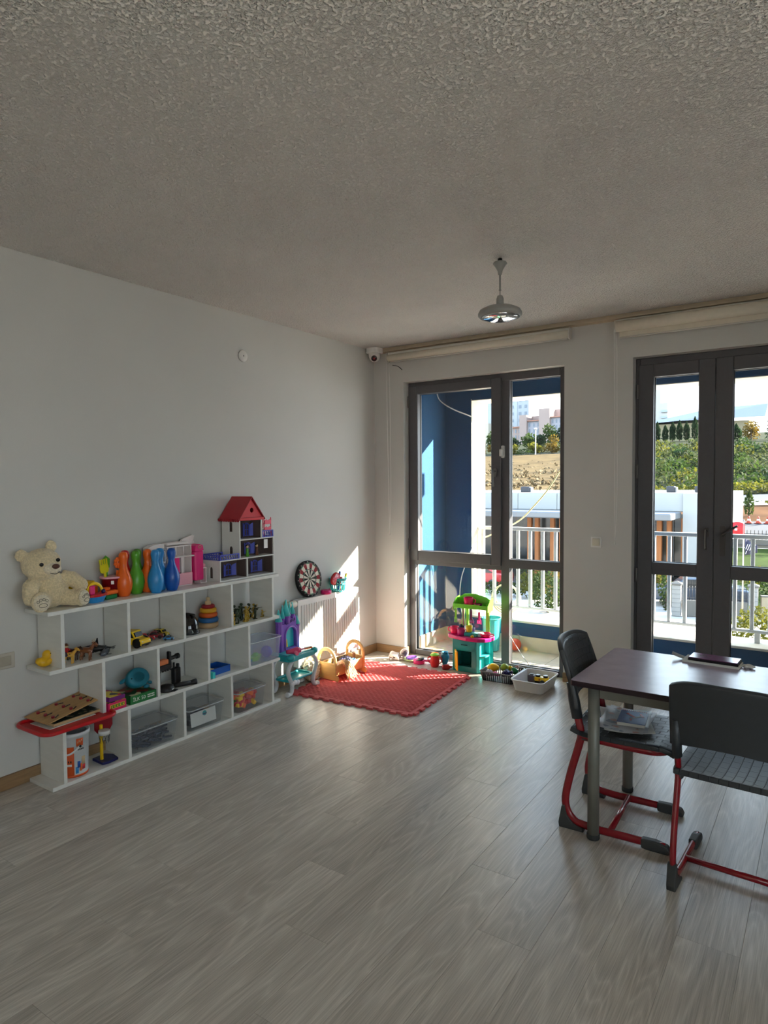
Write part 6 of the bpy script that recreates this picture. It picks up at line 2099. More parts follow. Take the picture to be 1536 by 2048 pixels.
# castle mirror at the back
XC = -0.075
P_PUR2 = plastic('light_purple_plastic', (150, 104, 196))
wall_o = [(-0.115, 0.30), (0.115, 0.30), (0.118, 0.47), (0.085, 0.47), (0.085, 0.545), (0.05, 0.545), (0.05, 0.53), (0.02, 0.53), (0.02, 0.545), (-0.02, 0.545), (-0.02, 0.50), (-0.07, 0.50), (-0.07, 0.53), (-0.115, 0.53)]
arch_o = [(y, z) for y, z in arch(0.115, 0.155, 12, 0.02, 0.315)]
MB().prism(wall_o, 0.03, tr(XC, 0, 0) @ YZ, [arch_o]).build('castle_wall', P_PUR, vt)
q = MB()
q.tube([(XC + 0.032, y, z) for y, z in arch(0.128, 0.165, 12, 0.02, 0.310)], 0.007, 8)
q.build('arch_trim', P_PUR2, vt)
MB().prism(arch(0.118, 0.158, 12, 0.02, 0.312), 0.004, tr(XC + 0.004, 0, 0) @ YZ).build('mirror', plastic('aqua_mirror', (50, 200, 206), 0.15), vt)
MB().prism([(-0.028, 0.32), (0.005, 0.32), (0.0, 0.37), (-0.012, 0.39), (-0.026, 0.37)], 0.003, tr(XC + 0.009, 0, 0) @ YZ).build('picture_figure', P_YEL, vt)
for i in range(7):
    MB().box((XC + 0.031, -0.03 + 0.016 * i, 0.505 + 0.003 * i), (0.004, 0.006, 0.022), 0.001).build('slot', plastic('deep_purple', (60, 36, 100)), vt)
def turret(y, z0, z1, r, hc_, name='turret'):
    t_ = MB().lathe([(0.0, z0), (r * 0.85, z0), (r * 0.85, z1 - 0.018), (r, z1 - 0.012), (r, z1), (0.0, z1)], 14, c=(XC + 0.012, y, 0)).build(name, P_PUR, vt)
    MB().lathe([(0.0, z1), (r * 1.15, z1), (r * 0.55, z1 + hc_ * 0.5), (r * 0.2, z1 + hc_ * 0.9), (0.004, z1 + hc_)], 14, c=(XC + 0.012, y, 0)).build('cone_roof', P_TURQ, t_)
turret(0.112, 0.30, 0.478, 0.024, 0.065)
turret(0.060, 0.50, 0.565, 0.022, 0.085)
turret(-0.010, 0.50, 0.560, 0.030, 0.120)
turret(-0.095, 0.30, 0.530, 0.026, 0.085)
turret(-0.052, 0.49, 0.545, 0.016, 0.100)
turret(0.028, 0.52, 0.575, 0.012, 0.090)
# things on the vanity
hd = empty('toy_hairdryer', (0.225, -1.395, 0.300), 1.2, 'pink toy hairdryer lying on the turquoise vanity', 'toy')
MB().lathe([(0.0, -0.05), (0.014, -0.05), (0.017, -0.02), (0.024, 0.02), (0.026, 0.04), (0.018, 0.055), (0.0, 0.058)], 18, T=tr(0, 0, 0.026) @ rot(0, pi / 2, 0)).build('barrel', plastic('rose_plastic', (206, 60, 104)), hd)
MB().tube([(0.01, 0, 0.022), (0.014, -0.045, 0.014)], [0.013, 0.015], 10).build('handle', plastic('light_rose_plastic', (230, 120, 150)), hd)
MB().lathe([(0.0, 0.055), (0.020, 0.055), (0.018, 0.062), (0.0, 0.062)], 16, T=tr(0, 0, 0.026) @ rot(0, pi / 2, 0)).build('grille', plastic('light_rose_plastic', (230, 120, 150)), hd)
br = empty('toy_hairbrush', (0.205, -1.235, 0.301), 1.4, 'orange and pink toy hairbrush on the vanity right side', 'toy')
MB().prism(rrect(0.075, 0.024, 0.011), 0.008, tr(0.03, 0, 0.004)).build('head', P_ORG, br)
MB().tube([(-0.005, 0, 0.008), (-0.07, 0.002, 0.010)], [0.006, 0.0045], 8).build('handle', plastic('rose_plastic', (206, 60, 104)), br)
MB().prism(rrect(0.065, 0.016, 0.007), 0.008, tr(0.03, 0, 0.012)).build('bristles', P_WHT, br)

# cream plush between vanity and radiator
pl = empty('cream_soft_toy', (0.175, -1.055, 0.0), label='crumpled cream soft toy on the floor between vanity and cradle', cat='soft toy')
q = MB()
q.ell((-0.06, 0.0, 0.075), (0.055, 0.075, 0.075))
q.ell((-0.05, -0.045, 0.13), (0.045, 0.05, 0.045))
q.ell((-0.05, 0.05, 0.12), (0.035, 0.035, 0.04))
plush(q.build('body', mat('cream_fleece', (222, 208, 184), 0.95, 0, 0.25, 60, 0.8, 90), pl), 0.006, 0.02)

# ---------------------------------------------------------------- foam mat
def jig(L_, n=11, d=0.022):
    """one side of the jigsaw edge from (0,0) to (L,0), teeth towards -y"""
    P = []
    p = L_ / n
    for i in range(n):
        a = i * p
        P += [(a + p * 0.02, 0), (a + p * 0.30, 0), (a + p * 0.22, -d), (a + p * 0.80, -d), (a + p * 0.72, 0)]
    return P
S_ = 0.995
out = []
for k in range(4):
    c_, s_ = cos(k * pi / 2), sin(k * pi / 2)
    for x, y in jig(S_):
        x, y = x - S_ / 2, y - S_ / 2
        out.append((c_ * x - s_ * y, s_ * x + c_ * y))
A_ = 0.476
mb_ = MB()
mb_.prism(out, 0.014, None, [[(-A_, -A_), (A_, -A_), (A_, A_), (-A_, A_)]])
mb_.box((0, 0, 0.004), (2 * A_, 2 * A_, 0.008))
cw, chh = 2 * A_ / 21, 2 * A_ / 40
for j in range(40):
    y0 = -A_ + j * chh
    xs = [-A_] + [-A_ + cw * (k + (0.5 if j % 2 else 1.0)) for k in range(21)]
    if j % 2:
        xs.append(A_)
    for k in range(len(xs) - 1):
        xa, xb = xs[k], min(xs[k + 1], A_)
        ux, uy = (xb - xa) * 0.24, chh * 0.27
        P = [(xa, y0, 0.014), (xb, y0, 0.014), (xb, y0 + chh, 0.014), (xa, y0 + chh, 0.014)]
        xm, ym_ = (xa + xb) / 2, y0 + chh / 2
        P += [(xm, y0 + uy * 0.7, 0.0095), (xb - ux, ym_, 0.0095), (xm, y0 + chh - uy * 0.7, 0.0095), (xa + ux, ym_, 0.0095)]
        mb_.add(P, [(4, 5, 6, 7), (0, 1, 4), (1, 5, 4), (1, 2, 5), (2, 6, 5), (2, 3, 6), (3, 7, 6), (3, 0, 7), (0, 4, 7)])
fm = mb_.build('foam_mat', mat('red_foam', (204, 86, 88), 0.75, 0, 0.05, 10, 0.1, 300), None, (0.655, -0.845, 0.0005), 0.075, fix=False)
tag(fm, 'red foam play mat with jigsaw edges on the floor in the corner', 'play mat')

# ---------------------------------------------------------------- doll cradle
M_CRW = mat('beech_cradle_wood', (206, 162, 98), 0.5, 0, 0.12, 5, 0.03, 80, stretch=(1, 1, 6))
cr = empty('doll_cradle', (0.235, -0.83, 0.0148), -0.09, 'small wooden rocking doll cradle on the red mat', 'cradle')
def end_board(y):
    w = 0.10
    outl = [(-0.125, 0.018), (-0.115, 0.0), (-0.05, 0.006), (0.0, 0.004), (0.05, 0.006), (0.115, 0.0), (0.125, 0.018), (0.118, 0.036), (w, 0.045), (w, 0.16)]
    for k_ in range(1, 10):
        a = pi * k_ / 10
        outl.append((w * cos(a), 0.16 + 0.095 * sin(a)))
    outl += [(-w, 0.16), (-w, 0.045), (-0.118, 0.036)]
    hole = [(w * 0.78 * cos(a), 0.155 + 0.072 * sin(a)) for a in [pi * k_ / 12 for k_ in range(13)]] + [(-w * 0.78, 0.135), (w * 0.78, 0.135)]
    MB().prism(outl, 0.016, tr(0, y + 0.008, 0) @ XZ, [hole]).build('end_board', M_CRW, cr, bev=0.003)
end_board(-0.165)
end_board(0.165)
for s_ in (-1, 1):
    MB().box((s_ * 0.088, 0, 0.085), (0.010, 0.314, 0.075), 0.002).build('side_board', M_CRW, cr)
MB().box((0, 0, 0.040), (0.17, 0.314, 0.008), 0.001).build('bottom_board', M_CRW, cr)
# clothes heap and dolls
def cloth_lump(name, loc, r, m, label, cat='doll clothes', disp=0.035, rz=0.3):
    o = empty(name, loc, rz, label, cat)
    q_ = MB()
    q_.ell((0, 0, r[2]), r, 20, 12)
    q_.ell((r[0] * 0.4, r[1] * 0.3, r[2] * 1.2), (r[0] * 0.6, r[1] * 0.6, r[2] * 0.6), 16, 10)
    plush(q_.build('folds', m, o), 0.006, disp)
    return o
cloth_lump('doll_dress', (0.235, -0.775, 0.062), (0.055, 0.060, 0.045), print_mat('navy_violet_cloth', (52, 50, 84), [(90, 84, 120), (30, 30, 50)], 40, 0.5), 'dark navy patterned doll dress heaped in the cradle')
cloth_lump('doll_blanket', (0.275, -0.745, 0.062), (0.045, 0.055, 0.036), print_mat('light_blue_cloth', (96, 150, 190), [(190, 210, 220), (60, 110, 160)], 40, 0.5), 'light blue doll blanket heaped at the far end of the cradle')
cloth_lump('doll_jumper', (0.22, -0.875, 0.062), (0.045, 0.05, 0.03), mat('grey_cloth', (150, 150, 158), 0.9, 0, 0.2, 30), 'pale grey doll jumper at the near end of the cradle')
o = empty('toy_brick', (0.275, -0.715, 0.115), 0.4, 'small brown wooden block leaning in the cradle', 'block')
MB().box((0, 0, 0.03), (0.02, 0.028, 0.055), 0.003).build('block', mat('russet_wood', (170, 104, 64), 0.6), o)
dl = empty('doll', (0.318, -0.90, 0.06), 0.2, 'doll with long blond hair hanging over the side of the cradle', 'doll')
MB().ell((-0.012, 0, 0.075), (0.028, 0.026, 0.030), 16, 12).build('head', mat('doll_skin', (226, 178, 150), 0.5), dl)
q = MB()
for i in range(110):
    a = rnd.uniform(-1.5, 1.5)
    y0 = 0.022 * sin(a)
    sp = rnd.uniform(-0.03, 0.05)
    p0 = Vector((-0.012 + 0.018 * cos(a) * rnd.uniform(0.2, 1), y0, 0.080 + 0.024 * rnd.uniform(0.2, 1)))
    p1 = Vector((0.028 + rnd.uniform(-0.008, 0.012), y0 * 1.5 + sp * 0.3, 0.070 + rnd.uniform(-0.01, 0.012)))
    p2 = Vector((0.048 + rnd.uniform(-0.008, 0.02), y0 * 2 + sp * 0.8, 0.005 + rnd.uniform(-0.02, 0.02)))
    p3 = Vector((0.052 + rnd.uniform(-0.01, 0.035), y0 * 2.2 + sp * 1.4, -0.038 + rnd.uniform(0, 0.012)))
    q.tube(spline([p0, p1, p2, p3], 4), 0.0022, 4)
q.build('hair', mat('blond_doll_hair', (206, 168, 120), 0.5, 0, 0.2, 60, sheen=0.3), dl)
q = MB()
q.tube([(-0.03, 0, 0.06), (-0.06, 0.03, 0.05), (-0.075, 0.09, 0.045)], [0.018, 0.028, 0.022], 10)
q.build('body', mat('doll_cloth', (196, 170, 160), 0.9), dl)

# ================================================================ TOYS ALONG THE WINDOW
M_GCRATE = plastic('grey_crate_plastic', (158, 148, 142))
ct = empty('toy_crate', (0.335, -0.165, 0), 0.5, 'small grey slotted crate of toy parts by the skirting', 'crate')
q = MB()
q.box((0, 0, 0.003), (0.13, 0.085, 0.006))
for s_ in (-1, 1):
    for z in (0.008, 0.030, 0.050):
        q.box((0, s_ * 0.041, z), (0.13, 0.004, 0.009))
        q.box((s_ * 0.063, 0, z), (0.004, 0.085, 0.009))
    for i in range(5):
        q.box((-0.06 + 0.03 * i, s_ * 0.041, 0.028), (0.006, 0.004, 0.054))
    for i in range(3):
        q.box((s_ * 0.063, -0.03 + 0.03 * i, 0.028), (0.004, 0.006, 0.054))
q.build('basket', M_GCRATE, ct)
tc1 = empty('toy_car_shell', (0.315, -0.175, 0.01), label='white toy car shell tipped up in the grey crate', cat='toy', rot=(0.7, 0.3, 0.4))
MB().prism([(-0.05, 0), (0.05, 0), (0.045, 0.025), (0.02, 0.05), (-0.035, 0.05), (-0.05, 0.03)], 0.045, tr(0, 0.02, 0.025) @ XZ).build('body', P_WHT, tc1, bev=0.004)
MB().box((0.0, -0.026, 0.052), (0.02, 0.004, 0.014), 0.001).build('window', P_BLK, tc1)
tc2 = empty('toy_roller', (0.372, -0.150, 0.02), label='round white toy wheel with grey hub leaning in the crate', cat='toy', rot=(0.2, 0.5, 0.9))  # loose toy wheel, white tyre on a grey hub
MB().lathe([(0.0, -0.012), (0.034, -0.012), (0.038, -0.006), (0.038, 0.006), (0.034, 0.012), (0.0, 0.012)], 24, T=tr(0, 0, 0.05) @ rot(pi / 2, 0, 0)).build('tyre', P_WHT, tc2)
MB().lathe([(0.0, 0.0), (0.022, 0.0), (0.022, 0.0145), (0.0, 0.0145)], 20, T=tr(0, 0, 0.05) @ rot(pi / 2, 0, 0)).build('hub', P_GRY, tc2)

def plate(name, loc, r, m, label, rot_=None):
    o = empty(name, loc, label=label, cat='toy plate', rot=rot_)
    MB().lathe([(0.0, 0.0), (r * 0.6, 0.0), (r, 0.014), (r, 0.017), (r * 0.58, 0.004), (0.0, 0.004)], 28).build('dish', m, o)
    return o
plate('toy_plate', (0.455, -0.125, 0), 0.072, plastic('light_green_plastic', (190, 220, 150)), 'pale green toy plate under the purple plate')
plate('toy_plate', (0.458, -0.122, 0.013), 0.050, P_PUR, 'purple toy plate lying on the pale green plate', (0.1, -0.05, 0))
pn = empty('toy_pan', (0.560, -0.165, 0), 0.25, 'pink toy saucepan with a black lid inside', 'toy pan')
MB().lathe([(0.0, 0.0), (0.044, 0.0), (0.048, 0.004), (0.050, 0.034), (0.046, 0.034), (0.043, 0.006), (0.0, 0.006)], 26).build('pot', P_PINK, pn)
MB().tube([(0.048, 0, 0.026), (0.11, 0.0, 0.030)], [0.007, 0.009], 8).build('handle', P_PINK, pn)
ld = empty('toy_pot_cover', (0.568, -0.165, 0.033), label='black toy lid tilted in the pink saucepan', cat='toy lid', rot=(0.25, -0.3, 0))
MB().lathe([(0.0, 0.012), (0.03, 0.008), (0.042, 0.0), (0.042, -0.003), (0.0, -0.003)], 22).build('disc', P_BLK, ld)
MB().ell((0, 0, 0.014), 0.007, 10, 8).build('knob', P_BLK, ld)
def jug(name, loc, s, m, label, lid=None, handles=1, rz=0.0, prof=None):
    o = empty(name, loc, rz, label, 'toy jug')
    o.scale = (s, s, s)
    MB().lathe(prof or [(0.0, 0.0), (0.028, 0.0), (0.032, 0.006), (0.040, 0.035), (0.038, 0.065), (0.030, 0.085), (0.034, 0.100), (0.030, 0.100), (0.026, 0.085), (0.0, 0.02)], 24).build('body', m, o)
    for k_ in range(handles):
        sg = 1 if k_ == 0 else -1
        MB().tube(spline([(sg * 0.034, 0, 0.082), (sg * 0.056, 0, 0.078), (sg * 0.058, 0, 0.045), (sg * 0.036, 0, 0.030)], 5), 0.0045, 8).build('handle', m, o)
    if lid:
        MB().lathe([(0.0, 0.118), (0.012, 0.116), (0.036, 0.108), (0.040, 0.100), (0.036, 0.098), (0.0, 0.098)], 24).build('lid', lid, o)
    return o
jug('toy_jug', (0.690, -0.115, 0), 0.95, P_ORG, 'orange toy jug half hidden behind the red jug', None, 1, 2.4)
jug('toy_jug', (0.728, -0.185, 0), 1.0, P_RED, 'red toy jug with a lime green lid', P_LIME, 2, 0.3)
jug('toy_vase', (0.785, -0.115, 0), 1.05, plastic('petrol_blue_plastic', (24, 116, 150)), 'petrol blue toy vase between red jug and toy kitchen', None, 0, 0, [(0.0, 0.0), (0.020, 0.0), (0.018, 0.014), (0.034, 0.050), (0.037, 0.075), (0.030, 0.098), (0.022, 0.106), (0.028, 0.114), (0.022, 0.114), (0.018, 0.104), (0.0, 0.03)])
pe = empty('toy_ketchup', (0.855, -0.205, 0), 0.7, 'red toy bottle lying at the foot of the toy kitchen', 'toy bottle')
MB().lathe([(0.0, -0.04), (0.018, -0.04), (0.021, -0.03), (0.021, 0.012), (0.010, 0.028), (0.009, 0.04), (0.0, 0.042)], 18, T=tr(0, 0, 0.021) @ rot(0, pi / 2, 0)).build('bottle', P_DRED, pe)
MB().box((0.0, -0.0, 0.041), (0.03, 0.016, 0.002), 0.0005).build('label', P_RED, pe)

# ---------------------------------------------------------------- toy kitchen
kt = empty('toy_kitchen', (1.03, -0.105, 0), 0.03, 'toy kitchen with teal base, magenta worktop and lime green shelf', 'toy kitchen')
P_KT = plastic('kitchen_teal', (26, 150, 150), 0.35)
P_KC = plastic('kitchen_cyan', (70, 214, 214), 0.35)
P_MAG = plastic('magenta_plastic', (196, 34, 120), 0.3)
HB = 0.262
def kbox(c_, d_, name, m, bev=0.004, par=None):
    return MB().box(c_, d_, bev).build(name, m, par or kt)
# carcass: front face towards -Y with an oven opening on the left and drawer above
q = MB()
q.box((0.015, 0.075, HB / 2), (0.29, 0.012, HB))                       # back
q.box((-0.130, 0.0, HB / 2), (0.014, 0.15, HB), 0.003)                 # left side
q.box((0.075, 0.0, HB / 2), (0.012, 0.15, HB), 0.003)                  # inner side
q.box((-0.028, -0.002, 0.008), (0.20, 0.15, 0.016))                    # bottom
q.box((-0.028, -0.002, HB - 0.006), (0.20, 0.15, 0.012))
q.box((-0.028, -0.070, 0.212), (0.195, 0.012, 0.085), 0.003)           # drawer front
q.box((0.055, -0.070, 0.10), (0.045, 0.012, 0.20), 0.003)              # right stile
q.box((-0.115, -0.070, 0.10), (0.025, 0.012, 0.20), 0.003)             # left stile
q.box((-0.028, -0.070, 0.022), (0.195, 0.012, 0.045), 0.003)
q.build('base_cabinet', P_KT, kt)
kbox((-0.03, -0.079, 0.222), (0.06, 0.008, 0.010), 'drawer_handle', plastic('kitchen_dark_teal', (16, 104, 108)))
kbox((-0.03, 0.068, 0.09), (0.19, 0.004, 0.14), 'oven_back', plastic('kitchen_mid_teal', (22, 128, 126)))
kbox((-0.025, 0.062, 0.125), (0.05, 0.006, 0.012), 'rack', plastic('kitchen_dark_teal', (16, 104, 108)), 0.002)
# side niche open towards +X
q = MB()
q.box((0.090, -0.066, HB / 2), (0.024, 0.020, HB), 0.004)
q.box((0.132, 0.074, HB / 2), (0.016, 0.012, HB), 0.003)
nich = [(0.080, -0.074), (0.104, -0.066), (0.126, -0.045), (0.138, -0.010), (0.140, 0.079), (0.080, 0.079)]
for z in (0.002, 0.125, HB - 0.013):
    q.prism(nich, 0.012, tr(0, 0, z))
q.box((0.083, 0.003, HB / 2), (0.005, 0.140, HB - 0.004))
q.box((0.108, 0.078, HB / 2), (0.058, 0.006, HB - 0.004))
q.build('side_niche', P_KC, kt)
# yellow oven door, open
yd = empty('tmp', (0, 0, 0))
bpy.data.objects.remove(yd)
q = MB(tr(-0.102, -0.076, 0.0) @ rot(0, 0, -0.95))
q.box((0.045, -0.004, 0.100), (0.092, 0.006, 0.155), 0.002)
q.box((0.006, -0.009, 0.100), (0.012, 0.008, 0.155), 0.002)
q.box((0.084, -0.009, 0.100), (0.012, 0.008, 0.155), 0.002)
q.box((0.045, -0.009, 0.170), (0.09, 0.008, 0.014), 0.002)
q.box((0.045, -0.009, 0.030), (0.09, 0.008, 0.014), 0.002)
q.box((0.045, -0.009, 0.100), (0.05, 0.005, 0.10), 0.002)
q.build('oven_door', P_YEL, kt)
MB().ell((-0.025, 0.060, 0.105), (0.005, 0.004, 0.005), 8, 6).build('oven_knob', P_WHT, kt)
# worktop
wt_o = [(-0.195, 0.03), (-0.205, -0.02), (-0.18, -0.060), (-0.10, -0.090), (0.0, -0.112), (0.10, -0.105), (0.155, -0.08), (0.185, -0.03), (0.185, 0.05), (0.16, 0.085), (-0.15, 0.085)]
MB().prism(wt_o, 0.030, tr(0, 0, HB)).build('worktop', P_MAG, kt, bev=0.006)
# green hutch
for x in (-0.105, -0.065, 0.115):
    MB().box((x, 0.070, HB + 0.03 + 0.13), (0.030 if x > 0 else 0.022, 0.022, 0.26), 0.004).build('post', P_LIME, kt)
ZS = 0.525
P_LIM2 = plastic('bright_lime_plastic', (120, 214, 60), 0.3)
q = MB()
q.box((0.0, 0.030, ZS), (0.30, 0.10, 0.012), 0.003)
q.box((0.0, -0.022, ZS + 0.004), (0.30, 0.008, 0.034), 0.003)
q.prism([(-0.15, ZS), (0.15, ZS), (0.15, ZS + 0.045), (0.10, ZS + 0.075), (0.0, ZS + 0.098), (-0.10, ZS + 0.090), (-0.15, ZS + 0.06)], 0.010, tr(0, 0.086, 0) @ XZ)
for x in (-0.152, 0.152):
    q.prism([(-0.025, ZS - 0.03), (0.085, ZS - 0.03), (0.085, ZS + 0.075), (0.02, ZS + 0.055), (-0.025, ZS + 0.02)], 0.008, tr(x - 0.004, 0, 0) @ YZ)
q.build('top_shelf', P_LIM2, kt)
for i, (x, m) in enumerate(((-0.125, P_LIM2), (-0.055, P_LIME), (0.015, P_MAG), (0.085, P_PINK))):
    hk = MB().tube(spline([(x, -0.026, ZS - 0.008), (x, -0.036, ZS - 0.014), (x, -0.036, ZS - 0.004)], 3), 0.003, 6).build('hook', P_LIM2, kt)
# utensils hanging from the hutch
KX, KY, KR = 1.03, -0.105, 0.03
def at_k(x, y, z):
    return (KX + cos(KR) * x - sin(KR) * y, KY + sin(KR) * x + cos(KR) * y, z)
def utensil(x, m, kind, label):
    o = empty('toy_%s' % kind, at_k(x, -0.036, 0.405), KR, label, 'toy utensil', 'toy utensils hanging on the toy kitchen')
    MB().prism(rrect(0.016, 0.075, 0.007, cy=0.068), 0.004, tr(0, 0.002, 0) @ XZ, [circ(0.0042, 10, 0, 0.096)]).build('handle', m, o)
    if kind == 'spatula':
        hl = [[(dx - 0.003, 0.0), (dx + 0.003, 0.0), (dx + 0.003, 0.024), (dx - 0.003, 0.024)] for dx in (-0.010, 0.0, 0.010)]
        MB().prism([(-0.019, -0.006), (0.019, -0.006), (0.017, 0.026), (0.006, 0.034), (-0.006, 0.034), (-0.017, 0.026)], 0.004, tr(0, 0.002, 0) @ XZ, hl).build('blade', m, o)
    elif kind == 'fork':
        q_ = MB()
        for dx in (-0.010, 0.0, 0.010):
            q_.box((dx, 0, 0.002), (0.004, 0.004, 0.034), 0.001)
        q_.box((0, 0, 0.024), (0.026, 0.004, 0.016), 0.002)
        q_.build('tines', m, o)
    else:
        MB().prism([(-0.008, 0.032), (0.008, 0.032), (0.010, -0.02), (0.0, -0.035), (-0.006, -0.02)], 0.004, tr(0, 0.002, 0) @ XZ).build('blade', m, o)
utensil(-0.125, P_LIME, 'fork', 'green toy fork hanging leftmost on the toy kitchen')
utensil(-0.055, plastic('mauve_plastic', (150, 110, 120)), 'knife', 'mauve toy knife hanging second on the toy kitchen')
utensil(0.015, plastic('plum_plastic', (110, 30, 70)), 'spatula', 'dark plum toy spatula hanging third on the toy kitchen')
utensil(0.085, P_PINK, 'spatula', 'pink toy spatula hanging rightmost on the toy kitchen')
# crockery on the worktop and top shelf
def cup(x, y, z, r, h, m, label, handle=True, rz=0.0):
    o = empty('toy_cup', at_k(x, y, z), rz, label, 'toy cup', 'toy crockery on the toy kitchen')
    MB().lathe([(0.0, 0.0), (r * 0.78, 0.0), (r * 0.88, 0.004), (r, h), (r * 0.9, h), (r * 0.78, 0.006), (0.0, 0.006)], 22).build('bowl', m, o)
    if handle:
        MB().tube(spline([(r * 0.95, 0, h * 0.85), (r * 1.5, 0, h * 0.75), (r * 1.45, 0, h * 0.35), (r * 0.9, 0, h * 0.25)], 4), 0.004, 7).build('handle', m, o)
    return o
ZW = HB + 0.0302
P_HOT = plastic('hot_pink_plastic', (240, 30, 100), 0.3)
cup(-0.150, -0.010, ZW, 0.036, 0.058, P_HOT, 'hot pink toy cup at the left end of the magenta worktop', True, 3.3)
cup(-0.080, -0.030, ZW, 0.034, 0.052, P_MAG, 'magenta toy cup second from the left on the worktop', True, 0.4)
cup(-0.105, 0.045, ZW, 0.026, 0.066, P_NAVY, 'dark purple toy cup behind the pink cups', False)
cup(-0.018, 0.040, ZW, 0.030, 0.050, P_PUR, 'violet toy bowl at the back of the worktop', False)
cup(0.120, 0.000, ZW, 0.048, 0.030, P_HOT, 'low pink toy bowl at the right end of the worktop', True, 0.2)
cup(-0.040, 0.030, ZS + 0.0065, 0.040, 0.066, P_HOT, 'big pink toy cup on the lime green top shelf', True, 0.1)
o = empty('toy_stove', at_k(0.015, -0.02, ZW), 0.1, 'teal toy stove block on the worktop', 'toy stove')
MB().box((0, 0, 0.014), (0.115, 0.070, 0.028), 0.004).build('block', P_KT, o)
MB().box((0.075, 0.0, 0.016), (0.04, 0.05, 0.03), 0.004).build('side_box', plastic('pale_cyan_plastic', (170, 224, 220)), o)
cup(-0.012, -0.018, ZW + 0.0285, 0.028, 0.050, P_YEL, 'yellow toy cup standing on the teal toy stove', False)
o = empty('toy_dial', at_k(0.045, -0.082, ZW), 0.0, 'small yellow-orange toy dial at the worktop edge', 'toy')
MB().lathe([(0.0, 0), (0.014, 0), (0.014, 0.012), (0.008, 0.018), (0.0, 0.018)], 16).build('dial', P_YEL, o)
MB().box((0, 0, 0.018), (0.004, 0.022, 0.006), 0.001).build('grip', P_ORG, o)
o = empty('toy_dish', at_k(0.05, 0.025, ZS + 0.0065), 0.0, 'dark plum toy dish beside the cup on the top shelf', 'toy dish')
MB().lathe([(0.0, 0.0), (0.026, 0.0), (0.034, 0.02), (0.031, 0.02), (0.024, 0.004), (0.0, 0.004)], 20).build('bowl', plastic('plum_plastic', (110, 30, 70)), o)

# ---------------------------------------------------------------- slotted tray of play food
gt = empty('slotted_tray', (1.345, -0.195, 0), 0.04, 'dark slotted plastic tray filled with play food', 'tray')
M_DKT = plastic('dark_smoke_plastic', (52, 50, 52), 0.4)
q = MB()
q.prism(rrect(0.25, 0.22, 0.025), 0.004)
q.build('base', M_DKT, gt)
rim_o = rrect(0.29, 0.26, 0.035, 6)
MB().tube([(x, y, 0.072) for x, y in rim_o], 0.0055, 8, closed=True).build('rim', mat('smoke_grey_rim', (120, 118, 118), 0.35), gt)
q = MB()
lo = rrect(0.25, 0.22, 0.025, 8)
hi = rrect(0.285, 0.255, 0.033, 8)
N_ = len(lo)
acc = 0
pts = []
for k in range(N_):
    a, b_ = Vector((*lo[k], 0.002)), Vector((*lo[(k + 1) % N_], 0.002))
    c_, d_ = Vector((*hi[k], 0.070)), Vector((*hi[(k + 1) % N_], 0.070))
    m_ = max(1, int((b_ - a).length / 0.016))
    for j in range(m_):
        t_ = (j + 0.5) / m_
        q.tube([a.lerp(b_, t_), c_.lerp(d_, t_)], 0.0045, 5)
tag(q.build('slats', M_DKT, gt), kind='stuff')
def food(name, loc, r, m, label, rot_=None, leaf=None, stem=True):
    o = empty(name, loc, label=label, cat='toy food', rot=rot_)
    MB().ell((0, 0, r[2]), r, 18, 12).build('flesh', m, o)
    if stem:
        MB().cyl((0, 0, r[2] * 1.95), (0.004, 0, r[2] * 2.2), 0.004, 0.003, 6).build('stem', leaf or P_DGRN, o)
    return o
food('toy_lemon', (1.275, -0.205, 0.052), (0.048, 0.030, 0.030), plastic('lemon_yellow', (244, 190, 20)), 'yellow toy lemon on top of the slotted tray', (0, -0.1, 0.3), None, False)
food('toy_apple', (1.350, -0.165, 0.052), (0.034, 0.034, 0.032), plastic('apple_green', (150, 170, 40)), 'yellow-green toy apple in the middle of the tray', (0.1, 0.1, 0))
food('toy_pear', (1.430, -0.170, 0.048), (0.032, 0.026, 0.026), P_DGRN, 'green toy pepper at the right of the tray', (0.2, 0.3, 0))
food('toy_orange', (1.392, -0.145, 0.055), (0.022, 0.022, 0.022), P_YEL, 'small yellow toy fruit behind the apple')
food('toy_onion', (1.268, -0.270, 0.030), (0.030, 0.028, 0.026), plastic('pale_lilac_plastic', (190, 180, 192)), 'pale lilac toy onion at the front left of the tray')
food('toy_radish', (1.325, -0.275, 0.040), (0.032, 0.018, 0.016), plastic('pink_radish', (206, 70, 130)), 'pink toy radish lying at the tray front', (0, 0.2, -0.3), None, False)
o = empty('toy_grapes', (1.405, -0.245, 0.040), label='dark purple toy grapes in the right half of the tray', cat='toy food')
q = MB()
for i in range(22):
    q.ell((rnd.uniform(-0.04, 0.04), rnd.uniform(-0.03, 0.03), 0.012 + rnd.uniform(0, 0.03)), 0.013, 10, 7)
q.build('berries', plastic('grape_purple', (44, 32, 96)), o)
MB().tube([(0, 0, 0.04), (0.01, 0.005, 0.06)], 0.003, 6).build('stalk', P_DGRN, o)
o = empty('toy_ice_cream', (1.415, -0.120, 0.045), label='pink toy ice lolly sticking up at the back of the tray', cat='toy food', rot=(-0.3, 0.4, 0))
MB().prism(rrect(0.022, 0.05, 0.010, cy=0.035), 0.012, tr(0, 0.006, 0) @ XZ).build('lolly', P_LPINK, o)
MB().box((0, 0, 0.0), (0.006, 0.003, 0.03), 0.001).build('stick', P_CREAM, o)

